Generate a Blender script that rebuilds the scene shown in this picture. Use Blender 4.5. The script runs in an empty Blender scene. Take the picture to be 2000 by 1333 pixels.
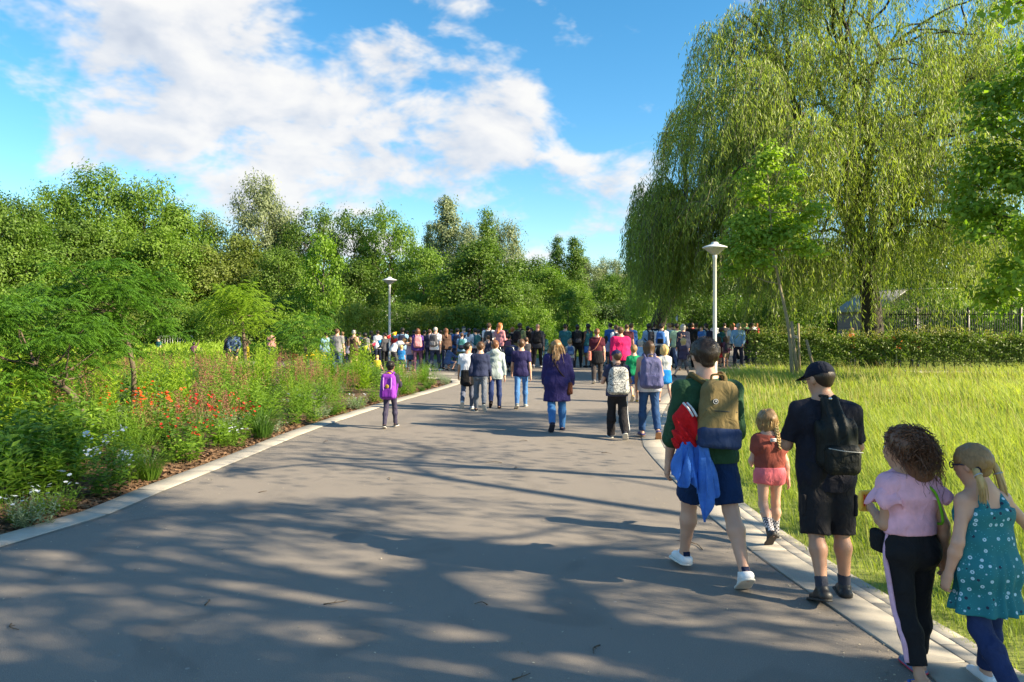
import bpy, math, random
import numpy as np
from math import radians, sin, cos, pi, atan2, sqrt

# ------------------------------------------------------------------ camera, world, sun, exposure
SC = bpy.context.scene
COL = SC.collection
CAM_H = 1.9          # the phone is held at about eye height
FPX, CX, HY = 1400.0, 1000.0, 632.0      # focal length and horizon in photograph pixels

cam_data = bpy.data.cameras.new('camera')
cam_data.sensor_width = 36.0
cam_data.lens = 36.0 * FPX / 2000.0
cam_data.shift_y = -(666.5 - HY) / 2000.0
cam_data.clip_end = 3000
cam = bpy.data.objects.new('camera', cam_data)
COL.objects.link(cam)
cam.location = (0, 0, CAM_H)
cam.rotation_euler = (radians(90), 0, 0)
SC.camera = cam

SUN_EL = radians(29.5)
SUN_AZ = radians(108)                       # clockwise from +Y: the sun stands to the right, a little behind
SUN_DIR = np.array([sin(SUN_AZ) * cos(SUN_EL), cos(SUN_AZ) * cos(SUN_EL), sin(SUN_EL)])

sun_data = bpy.data.lights.new('sun', 'SUN')
sun_data.energy = 5.0
sun_data.angle = radians(0.53)
sun_data.color = (1.0, 0.85, 0.60)
sun = bpy.data.objects.new('sun', sun_data)
COL.objects.link(sun)
sun.rotation_euler = (pi / 2 - SUN_EL, 0, pi - SUN_AZ)

SC.view_settings.view_transform = 'Standard'
SC.view_settings.look = 'None'
SC.view_settings.gamma = 1.0
SC.view_settings.exposure = 1.55
SC.view_settings.use_curve_mapping = False
SC.cycles.use_denoising = True
SC.cycles.max_bounces = 7
SC.cycles.diffuse_bounces = 3
SC.cycles.glossy_bounces = 2
SC.cycles.transmission_bounces = 5
SC.cycles.transparent_max_bounces = 4
SC.cycles.caustics_reflective = False
SC.cycles.caustics_refractive = False
SC.cycles.sample_clamp_indirect = 6.0


class NT:
    """small wrapper to write node trees briefly"""
    def __init__(self, tree):
        self.t = tree
        tree.nodes.clear()

    def n(self, kind, **kw):
        nd = self.t.nodes.new(kind)
        ins = kw.pop('ins', {})
        for k, v in kw.items():
            setattr(nd, k, v)
        for k, v in ins.items():
            sock = nd.inputs[k]
            if hasattr(v, 'is_output') or isinstance(v, bpy.types.NodeSocket):
                self.t.links.new(v, sock)
            else:
                if sock.type == 'RGBA' and len(v) == 3:
                    v = (*v, 1)
                sock.default_value = v
        return nd

    def math(self, op, a, b=None, c=None, clamp=False):
        nd = self.t.nodes.new('ShaderNodeMath')
        nd.operation = op
        nd.use_clamp = clamp
        for i, v in enumerate((a, b, c)):
            if v is None:
                continue
            if isinstance(v, bpy.types.NodeSocket):
                self.t.links.new(v, nd.inputs[i])
            else:
                nd.inputs[i].default_value = v
        return nd.outputs[0]

    def mix(self, fac, a, b, blend='MIX'):
        nd = self.t.nodes.new('ShaderNodeMix')
        nd.data_type = 'RGBA'
        nd.blend_type = blend
        for s, v in ((nd.inputs[0], fac), (nd.inputs[6], a), (nd.inputs[7], b)):
            if isinstance(v, bpy.types.NodeSocket):
                self.t.links.new(v, s)
            elif isinstance(v, (int, float)):
                s.default_value = v
            else:
                s.default_value = (*v, 1) if len(v) == 3 else v
        return nd.outputs[2]

    def ramp(self, fac, stops, interp='LINEAR'):
        nd = self.t.nodes.new('ShaderNodeValToRGB')
        cr = nd.color_ramp
        cr.interpolation = interp
        while len(cr.elements) < len(stops):
            cr.elements.new(0.5)
        for e, (p, c) in zip(cr.elements, stops):
            e.position = p
            e.color = (*c, 1) if len(c) == 3 else c
        self.t.links.new(fac, nd.inputs[0])
        return nd.outputs[0]

    def noise(self, vec, scale, detail=4, rough=0.55, dist=0.0):
        nd = self.n('ShaderNodeTexNoise', ins={'Scale': scale, 'Detail': detail, 'Roughness': rough, 'Distortion': dist})
        if vec is not None:
            self.t.links.new(vec, nd.inputs['Vector'])
        return nd.outputs[0]

    def link(self, a, b):
        self.t.links.new(a, b)


# clear air and a bank of fair-weather cloud, all laid out by direction in the sky
def px_dir(x, y):
    v = np.array([(x - CX) / FPX, 1.0, (HY - y) / FPX])
    return v / np.linalg.norm(v)


world = bpy.data.worlds.new('World')
SC.world = world
world.use_nodes = True
world.cycles.sampling_method = 'MANUAL'
world.cycles.sample_map_resolution = 512
W = NT(world.node_tree)
sky = W.n('ShaderNodeTexSky', sky_type='NISHITA', sun_disc=False, sun_elevation=SUN_EL, sun_rotation=SUN_AZ,
          altitude=0.0, air_density=1.0, dust_density=0.25, ozone_density=2.6)
hs = W.n('ShaderNodeHueSaturation', ins={'Hue': 0.489, 'Saturation': 1.30, 'Value': 1.0, 'Color': sky.outputs[0]})
bg_sky = W.n('ShaderNodeBackground', ins={'Color': hs.outputs[0], 'Strength': 0.082})
tc = W.n('ShaderNodeTexCoord')
dirv = tc.outputs['Generated']
sep = W.n('ShaderNodeSeparateXYZ', ins={0: dirv})
# (pixel x, y, angular radius in degrees, weight)
BANK = [(90, 10, 6, .42), (200, 60, 8.5, .55), (330, 40, 9, .6), (480, 20, 7, .5), (150, 215, 6, .42), (330, 180, 10, .62), (500, 140, 8, .62),
        (630, 160, 6, .5), (480, 270, 10, .6), (680, 230, 9, .62), (790, 245, 6, .52), (860, 290, 8, .5), (980, 240, 5.5, .5),
        (660, 330, 9, .5), (1000, 330, 7.5, .42), (1140, 350, 6, .36), (1250, 335, 4, .34), (480, 370, 7, .36), (1150, 450, 8, .32), (900, 420, 8, .32), (700, 400, 7, .34),
        (1080, 265, 3, .3), (250, 260, 6, .35)]
acc = None
for (bx_, by_, rad, wt) in BANK:
    d = px_dir(bx_, by_)
    dp = W.n('ShaderNodeVectorMath', operation='DOT_PRODUCT', ins={0: dirv, 1: tuple(d)})
    mr = W.n('ShaderNodeMapRange', interpolation_type='SMOOTHSTEP',
             ins={0: dp.outputs['Value'], 1: cos(radians(rad * 1.08)), 2: cos(radians(rad * .15)), 3: 0.0, 4: wt})
    acc = mr.outputs[0] if acc is None else W.math('MAXIMUM', acc, W.math('ADD', W.math('MULTIPLY', acc, .35), mr.outputs[0])) if False else (W.math('SMOOTH_MAX', acc, mr.outputs[0], .15))
warp = W.n('ShaderNodeMapping', ins={0: dirv, 3: (1.0, 1.0, 1.75)})
n1 = W.noise(warp.outputs[0], 6.5, 5, .56, .25)
n2 = W.noise(warp.outputs[0], 21.0, 3, .62, .2)
off = W.n('ShaderNodeVectorMath', operation='ADD', ins={0: warp.outputs[0], 1: (0.028, -0.01, 0.030)})
n1b = W.noise(off.outputs[0], 6.5, 3, .56, .25)
n0 = W.noise(warp.outputs[0], 2.1, 3, .5, 0)
up = W.n('ShaderNodeMapRange', ins={0: sep.outputs[2], 1: 0.0, 2: 0.12, 3: 0.0, 4: 1.0}).outputs[0]
# density = bank + noise, elsewhere only scattered puffs
dens = W.math('ADD', acc, W.math('MULTIPLY', W.math('SUBTRACT', n1, .5), 1.85))
dens = W.math('ADD', dens, W.math('MULTIPLY', W.math('SUBTRACT', n2, .5), .55))
dens = W.math('ADD', dens, W.math('MULTIPLY', W.math('SUBTRACT', n0, .5), .30))
# broken cloud added round the unseen sky to whiten the fill light
front = W.n('ShaderNodeVectorMath', operation='DOT_PRODUCT', ins={0: dirv, 1: (0.0, .97, .24)})
dens = W.math('ADD', dens, W.n('ShaderNodeMapRange', interpolation_type='SMOOTHSTEP', ins={0: front.outputs['Value'], 1: .74, 2: .45, 3: 0.0, 4: .12}).outputs[0])
cov = W.n('ShaderNodeMapRange', interpolation_type='SMOOTHSTEP', ins={0: dens, 1: 0.22, 2: 0.60, 3: 0.0, 4: 0.96}).outputs[0]
lit = W.math('ADD', W.math('MULTIPLY', W.math('SUBTRACT', n1, n1b), 2.6), .62, clamp=True)
lit = W.math('ADD', W.math('MULTIPLY', W.math('SUBTRACT', n2, .5), .5), lit, clamp=True)
ccol = W.ramp(lit, [(0.0, (.55, .61, .72)), (.40, (.70, .74, .81)), (.75, (.87, .87, .88)), (1.0, (.94, .93, .91))])
bg_cl = W.n('ShaderNodeBackground', ins={'Color': ccol, 'Strength': 0.365})
mixw = W.n('ShaderNodeMixShader', ins={0: cov, 1: bg_sky.outputs[0], 2: bg_cl.outputs[0]})
outw = W.n('ShaderNodeOutputWorld', ins={0: mixw.outputs[0]})

# ------------------------------------------------------------------ helpers
RNG = np.random.default_rng(7)
random.seed(7)


def gp(x, y, z=0.0):
    """ground point (height z) seen at photograph pixel x, y"""
    d = (CAM_H - z) * FPX / (y - HY)
    return ((x - CX) / FPX * d, d)


def at(x, d):
    """X of pixel column x at distance d"""
    return (x - CX) / FPX * d


def zz(y, d):
    return CAM_H - (y - HY) * d / FPX


def mesh_from(V, F, smooth=False, attr=None, attrs=None):
    """V (n,3); F (m,3) or (m,4) numpy, or a list of such arrays"""
    me = bpy.data.meshes.new('m')
    V = np.ascontiguousarray(V, dtype=np.float32)
    Fs = F if isinstance(F, (list, tuple)) else [F]
    Fs = [np.asarray(f, dtype=np.int32) for f in Fs if len(f)]
    tot = np.concatenate([np.full(len(f), f.shape[1], dtype=np.int32) for f in Fs])
    idx = np.concatenate([f.ravel() for f in Fs])
    me.vertices.add(len(V))
    me.vertices.foreach_set('co', V.ravel())
    me.loops.add(len(idx))
    me.loops.foreach_set('vertex_index', idx)
    me.polygons.add(len(tot))
    st = np.zeros(len(tot), dtype=np.int32)
    st[1:] = np.cumsum(tot)[:-1]
    me.polygons.foreach_set('loop_start', st)
    me.polygons.foreach_set('loop_total', tot)
    if smooth:
        me.polygons.foreach_set('use_smooth', np.ones(len(tot), dtype=bool))
    for nm, arr in (attrs or {}).items():
        a = me.attributes.new(nm, 'FLOAT', 'POINT')
        a.data.foreach_set('value', np.asarray(arr, dtype=np.float32))
    me.update(calc_edges=True)
    return me


def link(name, data, mat=None, parent=None, loc=None, rot=None, scale=None):
    o = bpy.data.objects.new(name, data)
    COL.objects.link(o)
    if mat is not None and data is not None:
        if len(data.materials) == 0:
            data.materials.append(mat)
        elif data.materials[0] is not mat:
            o.material_slots[0].link = 'OBJECT'
            o.material_slots[0].material = mat
    if parent is not None:
        o.parent = parent
    if loc is not None:
        o.location = loc
    if rot is not None:
        o.rotation_euler = rot if not isinstance(rot, (int, float)) else (0, 0, rot)
    if scale is not None:
        o.scale = (scale,) * 3 if isinstance(scale, (int, float)) else scale
    return o


def tag(o, label=None, cat=None, group=None, kind=None):
    if label:
        o['label'] = label
    if cat:
        o['category'] = cat
    if group:
        o['group'] = group
    if kind:
        o['kind'] = kind
    return o


def empty(name, loc=(0, 0, 0), rz=0, label=None, cat=None, group=None):
    o = bpy.data.objects.new(name, None)
    COL.objects.link(o)
    o.location = loc
    o.rotation_euler = (0, 0, rz)
    o.empty_display_size = .1
    return tag(o, label, cat, group)


def copy_tree(o, parent=None):
    c = o.copy()
    COL.objects.link(c)
    c.parent = parent
    for ch in o.children:
        copy_tree(ch, c)
    return c


class MB:
    """collects simple solids into one mesh"""
    def __init__(self):
        self.V, self.Q, self.T, self.n = [], [], [], 0

    def add(self, V, Q=(), T=()):
        V = np.asarray(V, float)
        if len(Q):
            self.Q.append(np.asarray(Q) + self.n)
        if len(T):
            self.T.append(np.asarray(T) + self.n)
        self.V.append(V)
        self.n += len(V)
        return self

    def box(self, c, s, rz=0.0, bev=0.0):
        c = np.asarray(c, float)
        s = np.asarray(s, float) / 2
        if bev <= 0:
            v = np.array([[x, y, z] for z in (-1, 1) for y in (-1, 1) for x in (-1, 1)]) * s
            q = [[0, 2, 3, 1], [4, 5, 7, 6], [0, 1, 5, 4], [2, 6, 7, 3], [0, 4, 6, 2], [1, 3, 7, 5]]
        else:       # bevelled upper edge only: enough for slabs
            b = np.array([bev, bev, 0])
            lo = np.array([[-1, -1, -1], [1, -1, -1], [1, 1, -1], [-1, 1, -1]]) * s
            mi = np.array([[-1, -1, 1], [1, -1, 1], [1, 1, 1], [-1, 1, 1]]) * s - np.array([0, 0, bev])
            hi = np.array([[-1, -1, 1], [1, -1, 1], [1, 1, 1], [-1, 1, 1]]) * (s - b)
            v = np.concatenate([lo, mi, hi])
            q = [[3, 2, 1, 0], [8, 9, 10, 11]] + [[i, (i + 1) % 4, 4 + (i + 1) % 4, 4 + i] for i in range(4)] + [[4 + i, 4 + (i + 1) % 4, 8 + (i + 1) % 4, 8 + i] for i in range(4)]
        if rz:
            R = np.array([[cos(rz), -sin(rz), 0], [sin(rz), cos(rz), 0], [0, 0, 1]])
            v = v @ R.T
        return self.add(v + c, q)

    def tube(self, pts, r, seg=8, caps=True):
        V, Q, T = tube_arrays(np.asarray(pts, float), r, seg, caps)
        return self.add(V, Q, T)

    def lathe(self, prof, seg=20, c=(0, 0, 0)):
        prof = np.asarray(prof, float)
        a = np.linspace(0, 2 * pi, seg, endpoint=False)
        v = np.stack([prof[:, None, 0] * np.cos(a), prof[:, None, 0] * np.sin(a), np.repeat(prof[:, 1:2], seg, 1)], -1).reshape(-1, 3)
        q = []
        for i in range(len(prof) - 1):
            for j in range(seg):
                k = (j + 1) % seg
                q.append([i * seg + j, i * seg + k, (i + 1) * seg + k, (i + 1) * seg + j])
        return self.add(v + np.asarray(c), q)

    def mesh(self, smooth=False):
        F = []
        if self.Q:
            F.append(np.concatenate(self.Q))
        if self.T:
            F.append(np.concatenate(self.T))
        return mesh_from(np.concatenate(self.V), F, smooth)

    def build(self, name, mat, parent=None, smooth=False, **kw):
        return link(name, self.mesh(smooth), mat, parent, **kw)


def unit(v):
    return v / (np.linalg.norm(v, axis=-1, keepdims=True) + 1e-9)


def tube_arrays(P, r, seg=6, caps=True):
    n = len(P)
    r = np.broadcast_to(np.asarray(r, float), (n,))
    T = np.gradient(P, axis=0)
    T /= np.linalg.norm(T, axis=1, keepdims=True) + 1e-9
    ref = np.array([0.0, 0, 1]) if abs(T[:, 2]).mean() < .8 else np.array([1.0, 0, 0])
    A = np.cross(T, ref)
    A /= np.linalg.norm(A, axis=1, keepdims=True) + 1e-9
    B = np.cross(T, A)
    ang = np.linspace(0, 2 * pi, seg, endpoint=False)
    V = P[:, None] + r[:, None, None] * (A[:, None] * np.cos(ang)[None, :, None] + B[:, None] * np.sin(ang)[None, :, None])
    i = np.arange(n - 1)[:, None] * seg
    j = np.arange(seg)[None]
    k = (j + 1) % seg
    Q = np.stack([i + j, i + seg + j, i + seg + k, i + k], -1).reshape(-1, 4)
    V = V.reshape(-1, 3)
    Tt = []
    if caps:
        V = np.concatenate([V, P[:1], P[-1:]])
        a, b = n * seg, n * seg + 1
        for m in range(seg):
            Tt.append([a, m, (m + 1) % seg])
            Tt.append([b, (n - 1) * seg + (m + 1) % seg, (n - 1) * seg + m])
    return V, Q, np.array(Tt, int).reshape(-1, 3)


def spline(pts, n=24):
    """Catmull-Rom through the points"""
    P = np.asarray(pts, float)
    P = np.vstack([2 * P[0] - P[1], P, 2 * P[-1] - P[-2]])
    out = []
    m = len(P) - 3
    for t in np.linspace(0, m, n):
        i = min(int(t), m - 1)
        u = t - i
        a, b, c, d = P[i:i + 4]
        out.append(.5 * (2 * b + (c - a) * u + (2 * a - 5 * b + 4 * c - d) * u * u + (3 * b - a - 3 * c + d) * u ** 3))
    return np.array(out)


# ------------------------------------------------------------------ materials
MATS = {}


def lin(c):
    """sRGB 0-255 to linear"""
    c = np.asarray(c, float) / 255.0
    return tuple(np.where(c <= .04045, c / 12.92, ((c + .055) / 1.055) ** 2.4))


def new_mat(name):
    m = bpy.data.materials.new(name)
    m.use_nodes = True
    MATS[name] = m
    return m, NT(m.node_tree)


def principled(N, **ins):
    b = N.n('ShaderNodeBsdfPrincipled', ins=ins)
    o = N.n('ShaderNodeOutputMaterial', ins={0: b.outputs[0]})
    return b


def cloth(col, rough=.85, bump=.25, scale=70, var=.18, name=None):
    """woven cloth: colour in linear rgb with small uneven fading and a soft weave"""
    key = name or ('cloth_%.3f_%.3f_%.3f_%.2f' % (*col, rough))
    if key in MATS:
        return MATS[key]
    m, N = new_mat(key)
    t = N.n('ShaderNodeTexCoord').outputs['Object']
    f = N.noise(t, 9, 4, .6)
    w = N.noise(t, scale, 3, .6)
    c = N.mix(N.ramp(f, [(.3, (0, 0, 0)), (.7, (1, 1, 1))]), tuple(x * (1 - var) for x in col), tuple(min(1, x * (1 + var)) for x in col))
    wr = N.noise(N.n('ShaderNodeMapping', ins={0: t, 3: (1, 1, .6)}).outputs[0], 13, 3, .5, .8)
    bp0 = N.n('ShaderNodeBump', ins={'Strength': .85, 'Distance': .026, 'Height': wr})
    bp = N.n('ShaderNodeBump', ins={'Strength': bump, 'Distance': .004, 'Height': w, 'Normal': bp0.outputs[0]})
    principled(N, **{'Base Color': c, 'Roughness': rough, 'Normal': bp.outputs[0], 'Specular IOR Level': .25})
    return m


def cl(r, g, b, **k):
    """cloth by sRGB colour; sunlit colours in the picture are brighter than the dye"""
    c = lin((r, g, b))
    return cloth(tuple(x * .8 for x in c), **k)


def plain(name, col, rough=.5, metal=0.0, var=.12, scale=14, bump=.0):
    if name in MATS:
        return MATS[name]
    m, N = new_mat(name)
    t = N.n('ShaderNodeTexCoord').outputs['Object']
    f = N.noise(t, scale, 5, .6)
    c = N.mix(f, tuple(x * (1 - var) for x in col), tuple(min(1, x * (1 + var)) for x in col))
    ins = {'Base Color': c, 'Roughness': rough, 'Metallic': metal}
    if bump:
        ins['Normal'] = N.n('ShaderNodeBump', ins={'Strength': bump, 'Distance': .01, 'Height': N.noise(t, scale * 4, 4, .6)}).outputs[0]
    principled(N, **ins)
    return m


def leafmat(name, dark, light, trans=.35, rough=.5, tint=(1.0, 1.15, .4), spec=.35):
    """leaf: colour differs leaf by leaf (attribute rnd), some sunlight passes through the blade"""
    if name in MATS:
        return MATS[name]
    m, N = new_mat(name)
    a = N.n('ShaderNodeAttribute', attribute_name='rnd').outputs['Fac']
    oi = N.n('ShaderNodeObjectInfo').outputs['Random']
    f = N.math('ADD', N.math('MULTIPLY', a, .8), N.math('MULTIPLY', oi, .25), clamp=True)
    if dark[1] > dark[0] and light[1] > light[0]:        # greens a touch cooler
        dark, light = [(v[0] * .95, v[1], v[2]) for v in (dark, light)]
    c = N.ramp(f, [(0, dark), (.55, tuple((x + y) / 2 for x, y in zip(dark, light))), (1, light)])
    b = N.n('ShaderNodeBsdfPrincipled', ins={'Base Color': c, 'Roughness': rough, 'Specular IOR Level': spec})
    tcn = N.mix(1.0, c, tint, 'MULTIPLY')
    tr = N.n('ShaderNodeBsdfTranslucent', ins={0: tcn})
    mx = N.n('ShaderNodeMixShader', ins={0: trans, 1: b.outputs[0], 2: tr.outputs[0]})
    N.n('ShaderNodeOutputMaterial', ins={0: mx.outputs[0]})
    return m


def barkmat(name, c1, c2, scale=9):
    if name in MATS:
        return MATS[name]
    m, N = new_mat(name)
    t = N.n('ShaderNodeTexCoord').outputs['Object']
    mp = N.n('ShaderNodeMapping', ins={0: t, 3: (1, 1, .25)}).outputs[0]
    f = N.noise(mp, scale, 6, .65, .4)
    c = N.ramp(f, [(.3, c1), (.7, c2)])
    bp = N.n('ShaderNodeBump', ins={'Strength': .7, 'Distance': .03, 'Height': f})
    principled(N, **{'Base Color': c, 'Roughness': .9, 'Normal': bp.outputs[0]})
    return m
# ------------------------------------------------------------------ ground, road, kerbs, pavement
LEFT = np.array([(-9.5, -9), (-7.6, -4), (-6.2, 0), (-5.1, 3.5), (-4.34, 6.07), (-4.02, 7.04), (-3.94, 8.24), (-3.76, 10.1), (-3.57, 12.5), (-3.2, 14.9),
                 (-2.73, 17.4), (-2.14, 20.0), (-1.72, 22.0), (-1.58, 23.0), (-1.8, 24.1), (-2.9, 25.1), (-5.0, 25.8), (-8.5, 26.3), (-12, 26.9), (-13.4, 27.6)])
RIGHT = np.array([(2.9, -9), (2.55, -3), (2.38, 0), (2.25, 3.8), (2.14, 4.7), (2.0, 5.9), (1.94, 7.5), (1.99, 10.3), (2.1, 11.6), (2.5, 13.6),
                  (3.7, 18.0), (5.6, 23.0), (7.4, 26.5), (9.0, 29.0), (10.2, 32), (12.5, 37.0), (16, 46), (21, 58), (30, 76)])
FAR = np.array([(24, 78), (14.5, 58), (10, 48), (6, 42), (2.5, 39.5), (-3, 37.8), (-9, 36.6), (-13.8, 35.5)])
LEFTs = spline(np.c_[LEFT, np.zeros(len(LEFT))], 240)
RIGHTs = spline(np.c_[RIGHT, np.zeros(len(RIGHT))], 240)


def left_edge(y):
    return np.interp(y, LEFTs[:, 1], LEFTs[:, 0])


def right_edge(y):
    return np.interp(y, RIGHTs[:, 1], RIGHTs[:, 0])


def ground_material():
    m, N = new_mat('lawn_ground')
    t = N.n('ShaderNodeTexCoord').outputs['Object']
    f = N.noise(t, .35, 5, .6)
    g = N.noise(t, 9, 5, .7)
    c = N.mix(g, N.mix(f, (.075, .12, .02), (.16, .20, .035)), N.mix(f, (.12, .17, .03), (.22, .26, .05)))
    bp = N.n('ShaderNodeBump', ins={'Strength': .6, 'Distance': .08, 'Height': g})
    principled(N, **{'Base Color': c, 'Roughness': .95, 'Normal': bp.outputs[0], 'Specular IOR Level': .1})
    return m


def asphalt_material():
    m, N = new_mat('asphalt')
    t = N.n('ShaderNodeTexCoord').outputs['Object']
    big = N.noise(t, .42, 4, .6, .4)
    mid = N.noise(t, 3.2, 5, .65)
    fine = N.noise(t, 170, 3, .7)
    grit = N.n('ShaderNodeTexVoronoi', ins={'Vector': t, 'Scale': 230.0}).outputs['Distance']
    base = N.ramp(big, [(.3, (.182, .154, .128)), (.7, (.224, .190, .158))])
    base = N.mix(N.math('MULTIPLY', mid, .45), base, (.148, .130, .116))
    base = N.mix(N.ramp(fine, [(.42, (0, 0, 0)), (.68, (.75, .75, .75))]), base, (.30, .275, .25))
    base = N.mix(N.ramp(grit, [(.0, (.55, .55, .55)), (.35, (0, 0, 0))]), base, (.085, .078, .075))
    # damp seams along the laying direction and old spots
    sx = N.n('ShaderNodeMapping', ins={0: t, 3: (.9, .10, 1)}).outputs[0]
    seam = N.noise(sx, 2.2, 3, .5)
    base = N.mix(N.ramp(seam, [(.56, (0, 0, 0)), (.70, (.30, .30, .30))]), base, (.115, .106, .10))
    # darker repaired patches
    pt = N.noise(t, .9, 2, .4, 1.2)
    base = N.mix(N.ramp(pt, [(.60, (0, 0, 0)), (.66, (.35, .35, .35))]), base, (.125, .112, .10))
    st = N.n('ShaderNodeTexVoronoi', ins={'Vector': t, 'Scale': 1.9, 'Randomness': 1.0}).outputs['Distance']
    base = N.mix(N.ramp(st, [(.018, (.6, .6, .6)), (.03, (0, 0, 0))]), base, (.35, .33, .30))
    h = N.math('ADD', N.math('MULTIPLY', fine, .6), grit)
    bp = N.n('ShaderNodeBump', ins={'Strength': .35, 'Distance': .006, 'Height': h})
    principled(N, **{'Base Color': base, 'Roughness': .82, 'Normal': bp.outputs[0], 'Specular IOR Level': .3})
    return m


def stone_material(name, a, b, scale=6):
    m, N = new_mat(name)
    t = N.n('ShaderNodeTexCoord').outputs['Object']
    r = N.n('ShaderNodeObjectInfo').outputs['Random']
    wv = N.n('ShaderNodeVectorMath', operation='ADD', ins={0: t}).outputs[0]
    cmb = N.n('ShaderNodeCombineXYZ', ins={0: N.math('MULTIPLY', r, 31.0)}).outputs[0]
    wv = N.n('ShaderNodeVectorMath', operation='ADD', ins={0: t, 1: cmb}).outputs[0]
    f = N.noise(wv, scale, 5, .65)
    g = N.noise(wv, 160, 3, .7)
    c = N.ramp(f, [(.25, a), (.75, b)])
    c = N.mix(N.math('MULTIPLY', r, .45), c, tuple(x * .72 for x in a))
    c = N.mix(N.ramp(g, [(.35, (.4, .4, .4)), (.5, (0, 0, 0))]), c, tuple(x * .6 for x in a))
    dirt = N.noise(wv, 2.5, 4, .7)
    c = N.mix(N.ramp(dirt, [(.55, (0, 0, 0)), (.8, (.5, .5, .5))]), c, (.13, .12, .09))
    bp = N.n('ShaderNodeBump', ins={'Strength': .3, 'Distance': .004, 'Height': g})
    principled(N, **{'Base Color': c, 'Roughness': .85, 'Normal': bp.outputs[0]})
    return m


def soil_material():
    m, N = new_mat('bark_mulch')
    t = N.n('ShaderNodeTexCoord').outputs['Object']
    v = N.n('ShaderNodeTexVoronoi', ins={'Vector': t, 'Scale': 34.0}).outputs
    f = N.noise(t, 2.0, 4, .6)
    c = N.ramp(N.math('FRACT', N.math('MULTIPLY', v['Color'], 3.7)), [(0, (.035, .022, .014)), (.5, (.10, .055, .032)), (.85, (.17, .09, .05)), (1, (.27, .18, .10))])
    c = N.mix(N.ramp(f, [(.45, (0, 0, 0)), (.7, (.6, .6, .6))]), c, (.045, .032, .022))
    bp = N.n('ShaderNodeBump', ins={'Strength': .9, 'Distance': .03, 'Height': v['Distance']})
    principled(N, **{'Base Color': c, 'Roughness': .95, 'Normal': bp.outputs[0]})
    return m


M_LAWN, M_ASPHALT, M_SOIL = ground_material(), asphalt_material(), soil_material()
M_KERB = stone_material('kerb_concrete', (.36, .325, .275), (.47, .43, .37))
M_PAVER = stone_material('paver_concrete', (.36, .325, .275), (.47, .43, .37), 9)

S = 900.0
g = link('ground', mesh_from([(-S, -S, -.03), (S, -S, -.03), (S, S, -.03), (-S, S, -.03)], np.array([[0, 1, 2, 3]])), M_LAWN)
tag(g, kind='structure')

# asphalt: one sheet with fine rows, left edge to right edge, then the plaza beyond
ring = np.vstack([LEFTs[:, :2], FAR[::-1], RIGHTs[::-1, :2]])
me = bpy.data.meshes.new('road')
me.from_pydata([(x, y, 0.0) for x, y in ring], [], [list(range(len(ring)))[::-1]])
me.update()
if me.polygons[0].normal.z < 0:
    me.flip_normals()
tag(link('road', me, M_ASPHALT), kind='structure')


def offset_curve(P, d):
    T = np.gradient(P[:, :2], axis=0)
    T /= np.linalg.norm(T, axis=1, keepdims=True) + 1e-9
    Nn = np.c_[-T[:, 1], T[:, 0]]        # to the left of travel
    return np.c_[P[:, :2] + Nn * d, P[:, 2]]


def resample(P, step, s0=0.0):
    L = np.r_[0, np.cumsum(np.linalg.norm(np.diff(P[:, :2], axis=0), axis=1))]
    s = np.arange(s0, L[-1], step)
    return np.c_[np.interp(s, L, P[:, 0]), np.interp(s, L, P[:, 1])], s


def slab_row(parent, path, width, length, height, gap, name, mat, ymin, ymax, zt, jitter=0.0, s0=0.0, limit=300, bev=.006):
    """a row of separate slabs laid along a path, all sharing one mesh"""
    me = MB().box((0, 0, -height / 2), (length - gap, width - gap, height), bev=bev).mesh()
    me.materials.append(mat)
    pts, s = resample(path, length, s0)
    made = 0
    for a, b in zip(pts[:-1], pts[1:]):
        m = (a + b) / 2
        if not (ymin <= m[1] <= ymax) or made >= limit or m[0] < -26:
            continue
        rz = atan2(b[1] - a[1], b[0] - a[0])
        o = link(name, me, None, parent)
        o.location = (m[0], m[1], zt + random.uniform(-jitter, jitter))
        o.rotation_euler = (random.uniform(-.5, .5) * jitter, random.uniform(-.5, .5) * jitter, rz + random.uniform(-1, 1) * jitter * .8)
        made += 1
    return made


# bed of the kerbs (mortar), then slabs on it
def strip(name, path, d0, d1, z, mat, ymin, ymax, parent=None):
    a, b = offset_curve(path, d0), offset_curve(path, d1)
    k = (path[:, 1] >= ymin) & (path[:, 1] <= ymax)
    a, b = a[k], b[k]
    V = np.vstack([np.c_[a[:, :2], np.full(len(a), z)], np.c_[b[:, :2], np.full(len(b), z)]])
    n = len(a)
    i = np.arange(n - 1)
    F = np.stack([i, i + 1, n + i + 1, n + i], -1)
    if d1 > d0:
        pass
    else:
        F = F[:, ::-1]
    return link(name, mesh_from(V, F), mat, parent)


M_MORTAR = plain('joint_sand', (.20, .18, .145), .95, var=.3, scale=40)
kl = tag(strip('kerb', LEFTs, -.02, .34, .004, M_MORTAR, -9, 28), kind='structure')
slab_row(kl, offset_curve(LEFTs, .16), .32, 1.0, .08, .008, 'slab', M_KERB, -3, 28, .016, .004)
kr = tag(strip('pavement', RIGHTs, .0, -.52, .004, M_MORTAR, -9, 33), kind='structure')
slab_row(kr, offset_curve(RIGHTs, -.15), .30, 1.0, .08, .005, 'slab', M_KERB, -3, 33, .010, .0015, bev=.003)
for r_i, off_ in enumerate((-.355, -.46)):
    slab_row(kr, offset_curve(RIGHTs, off_), .105, .21, .07, .003, 'paver', M_PAVER, 2.6, 15.5, .010, .002, s0=.07 * r_i, limit=70, bev=.002)
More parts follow.
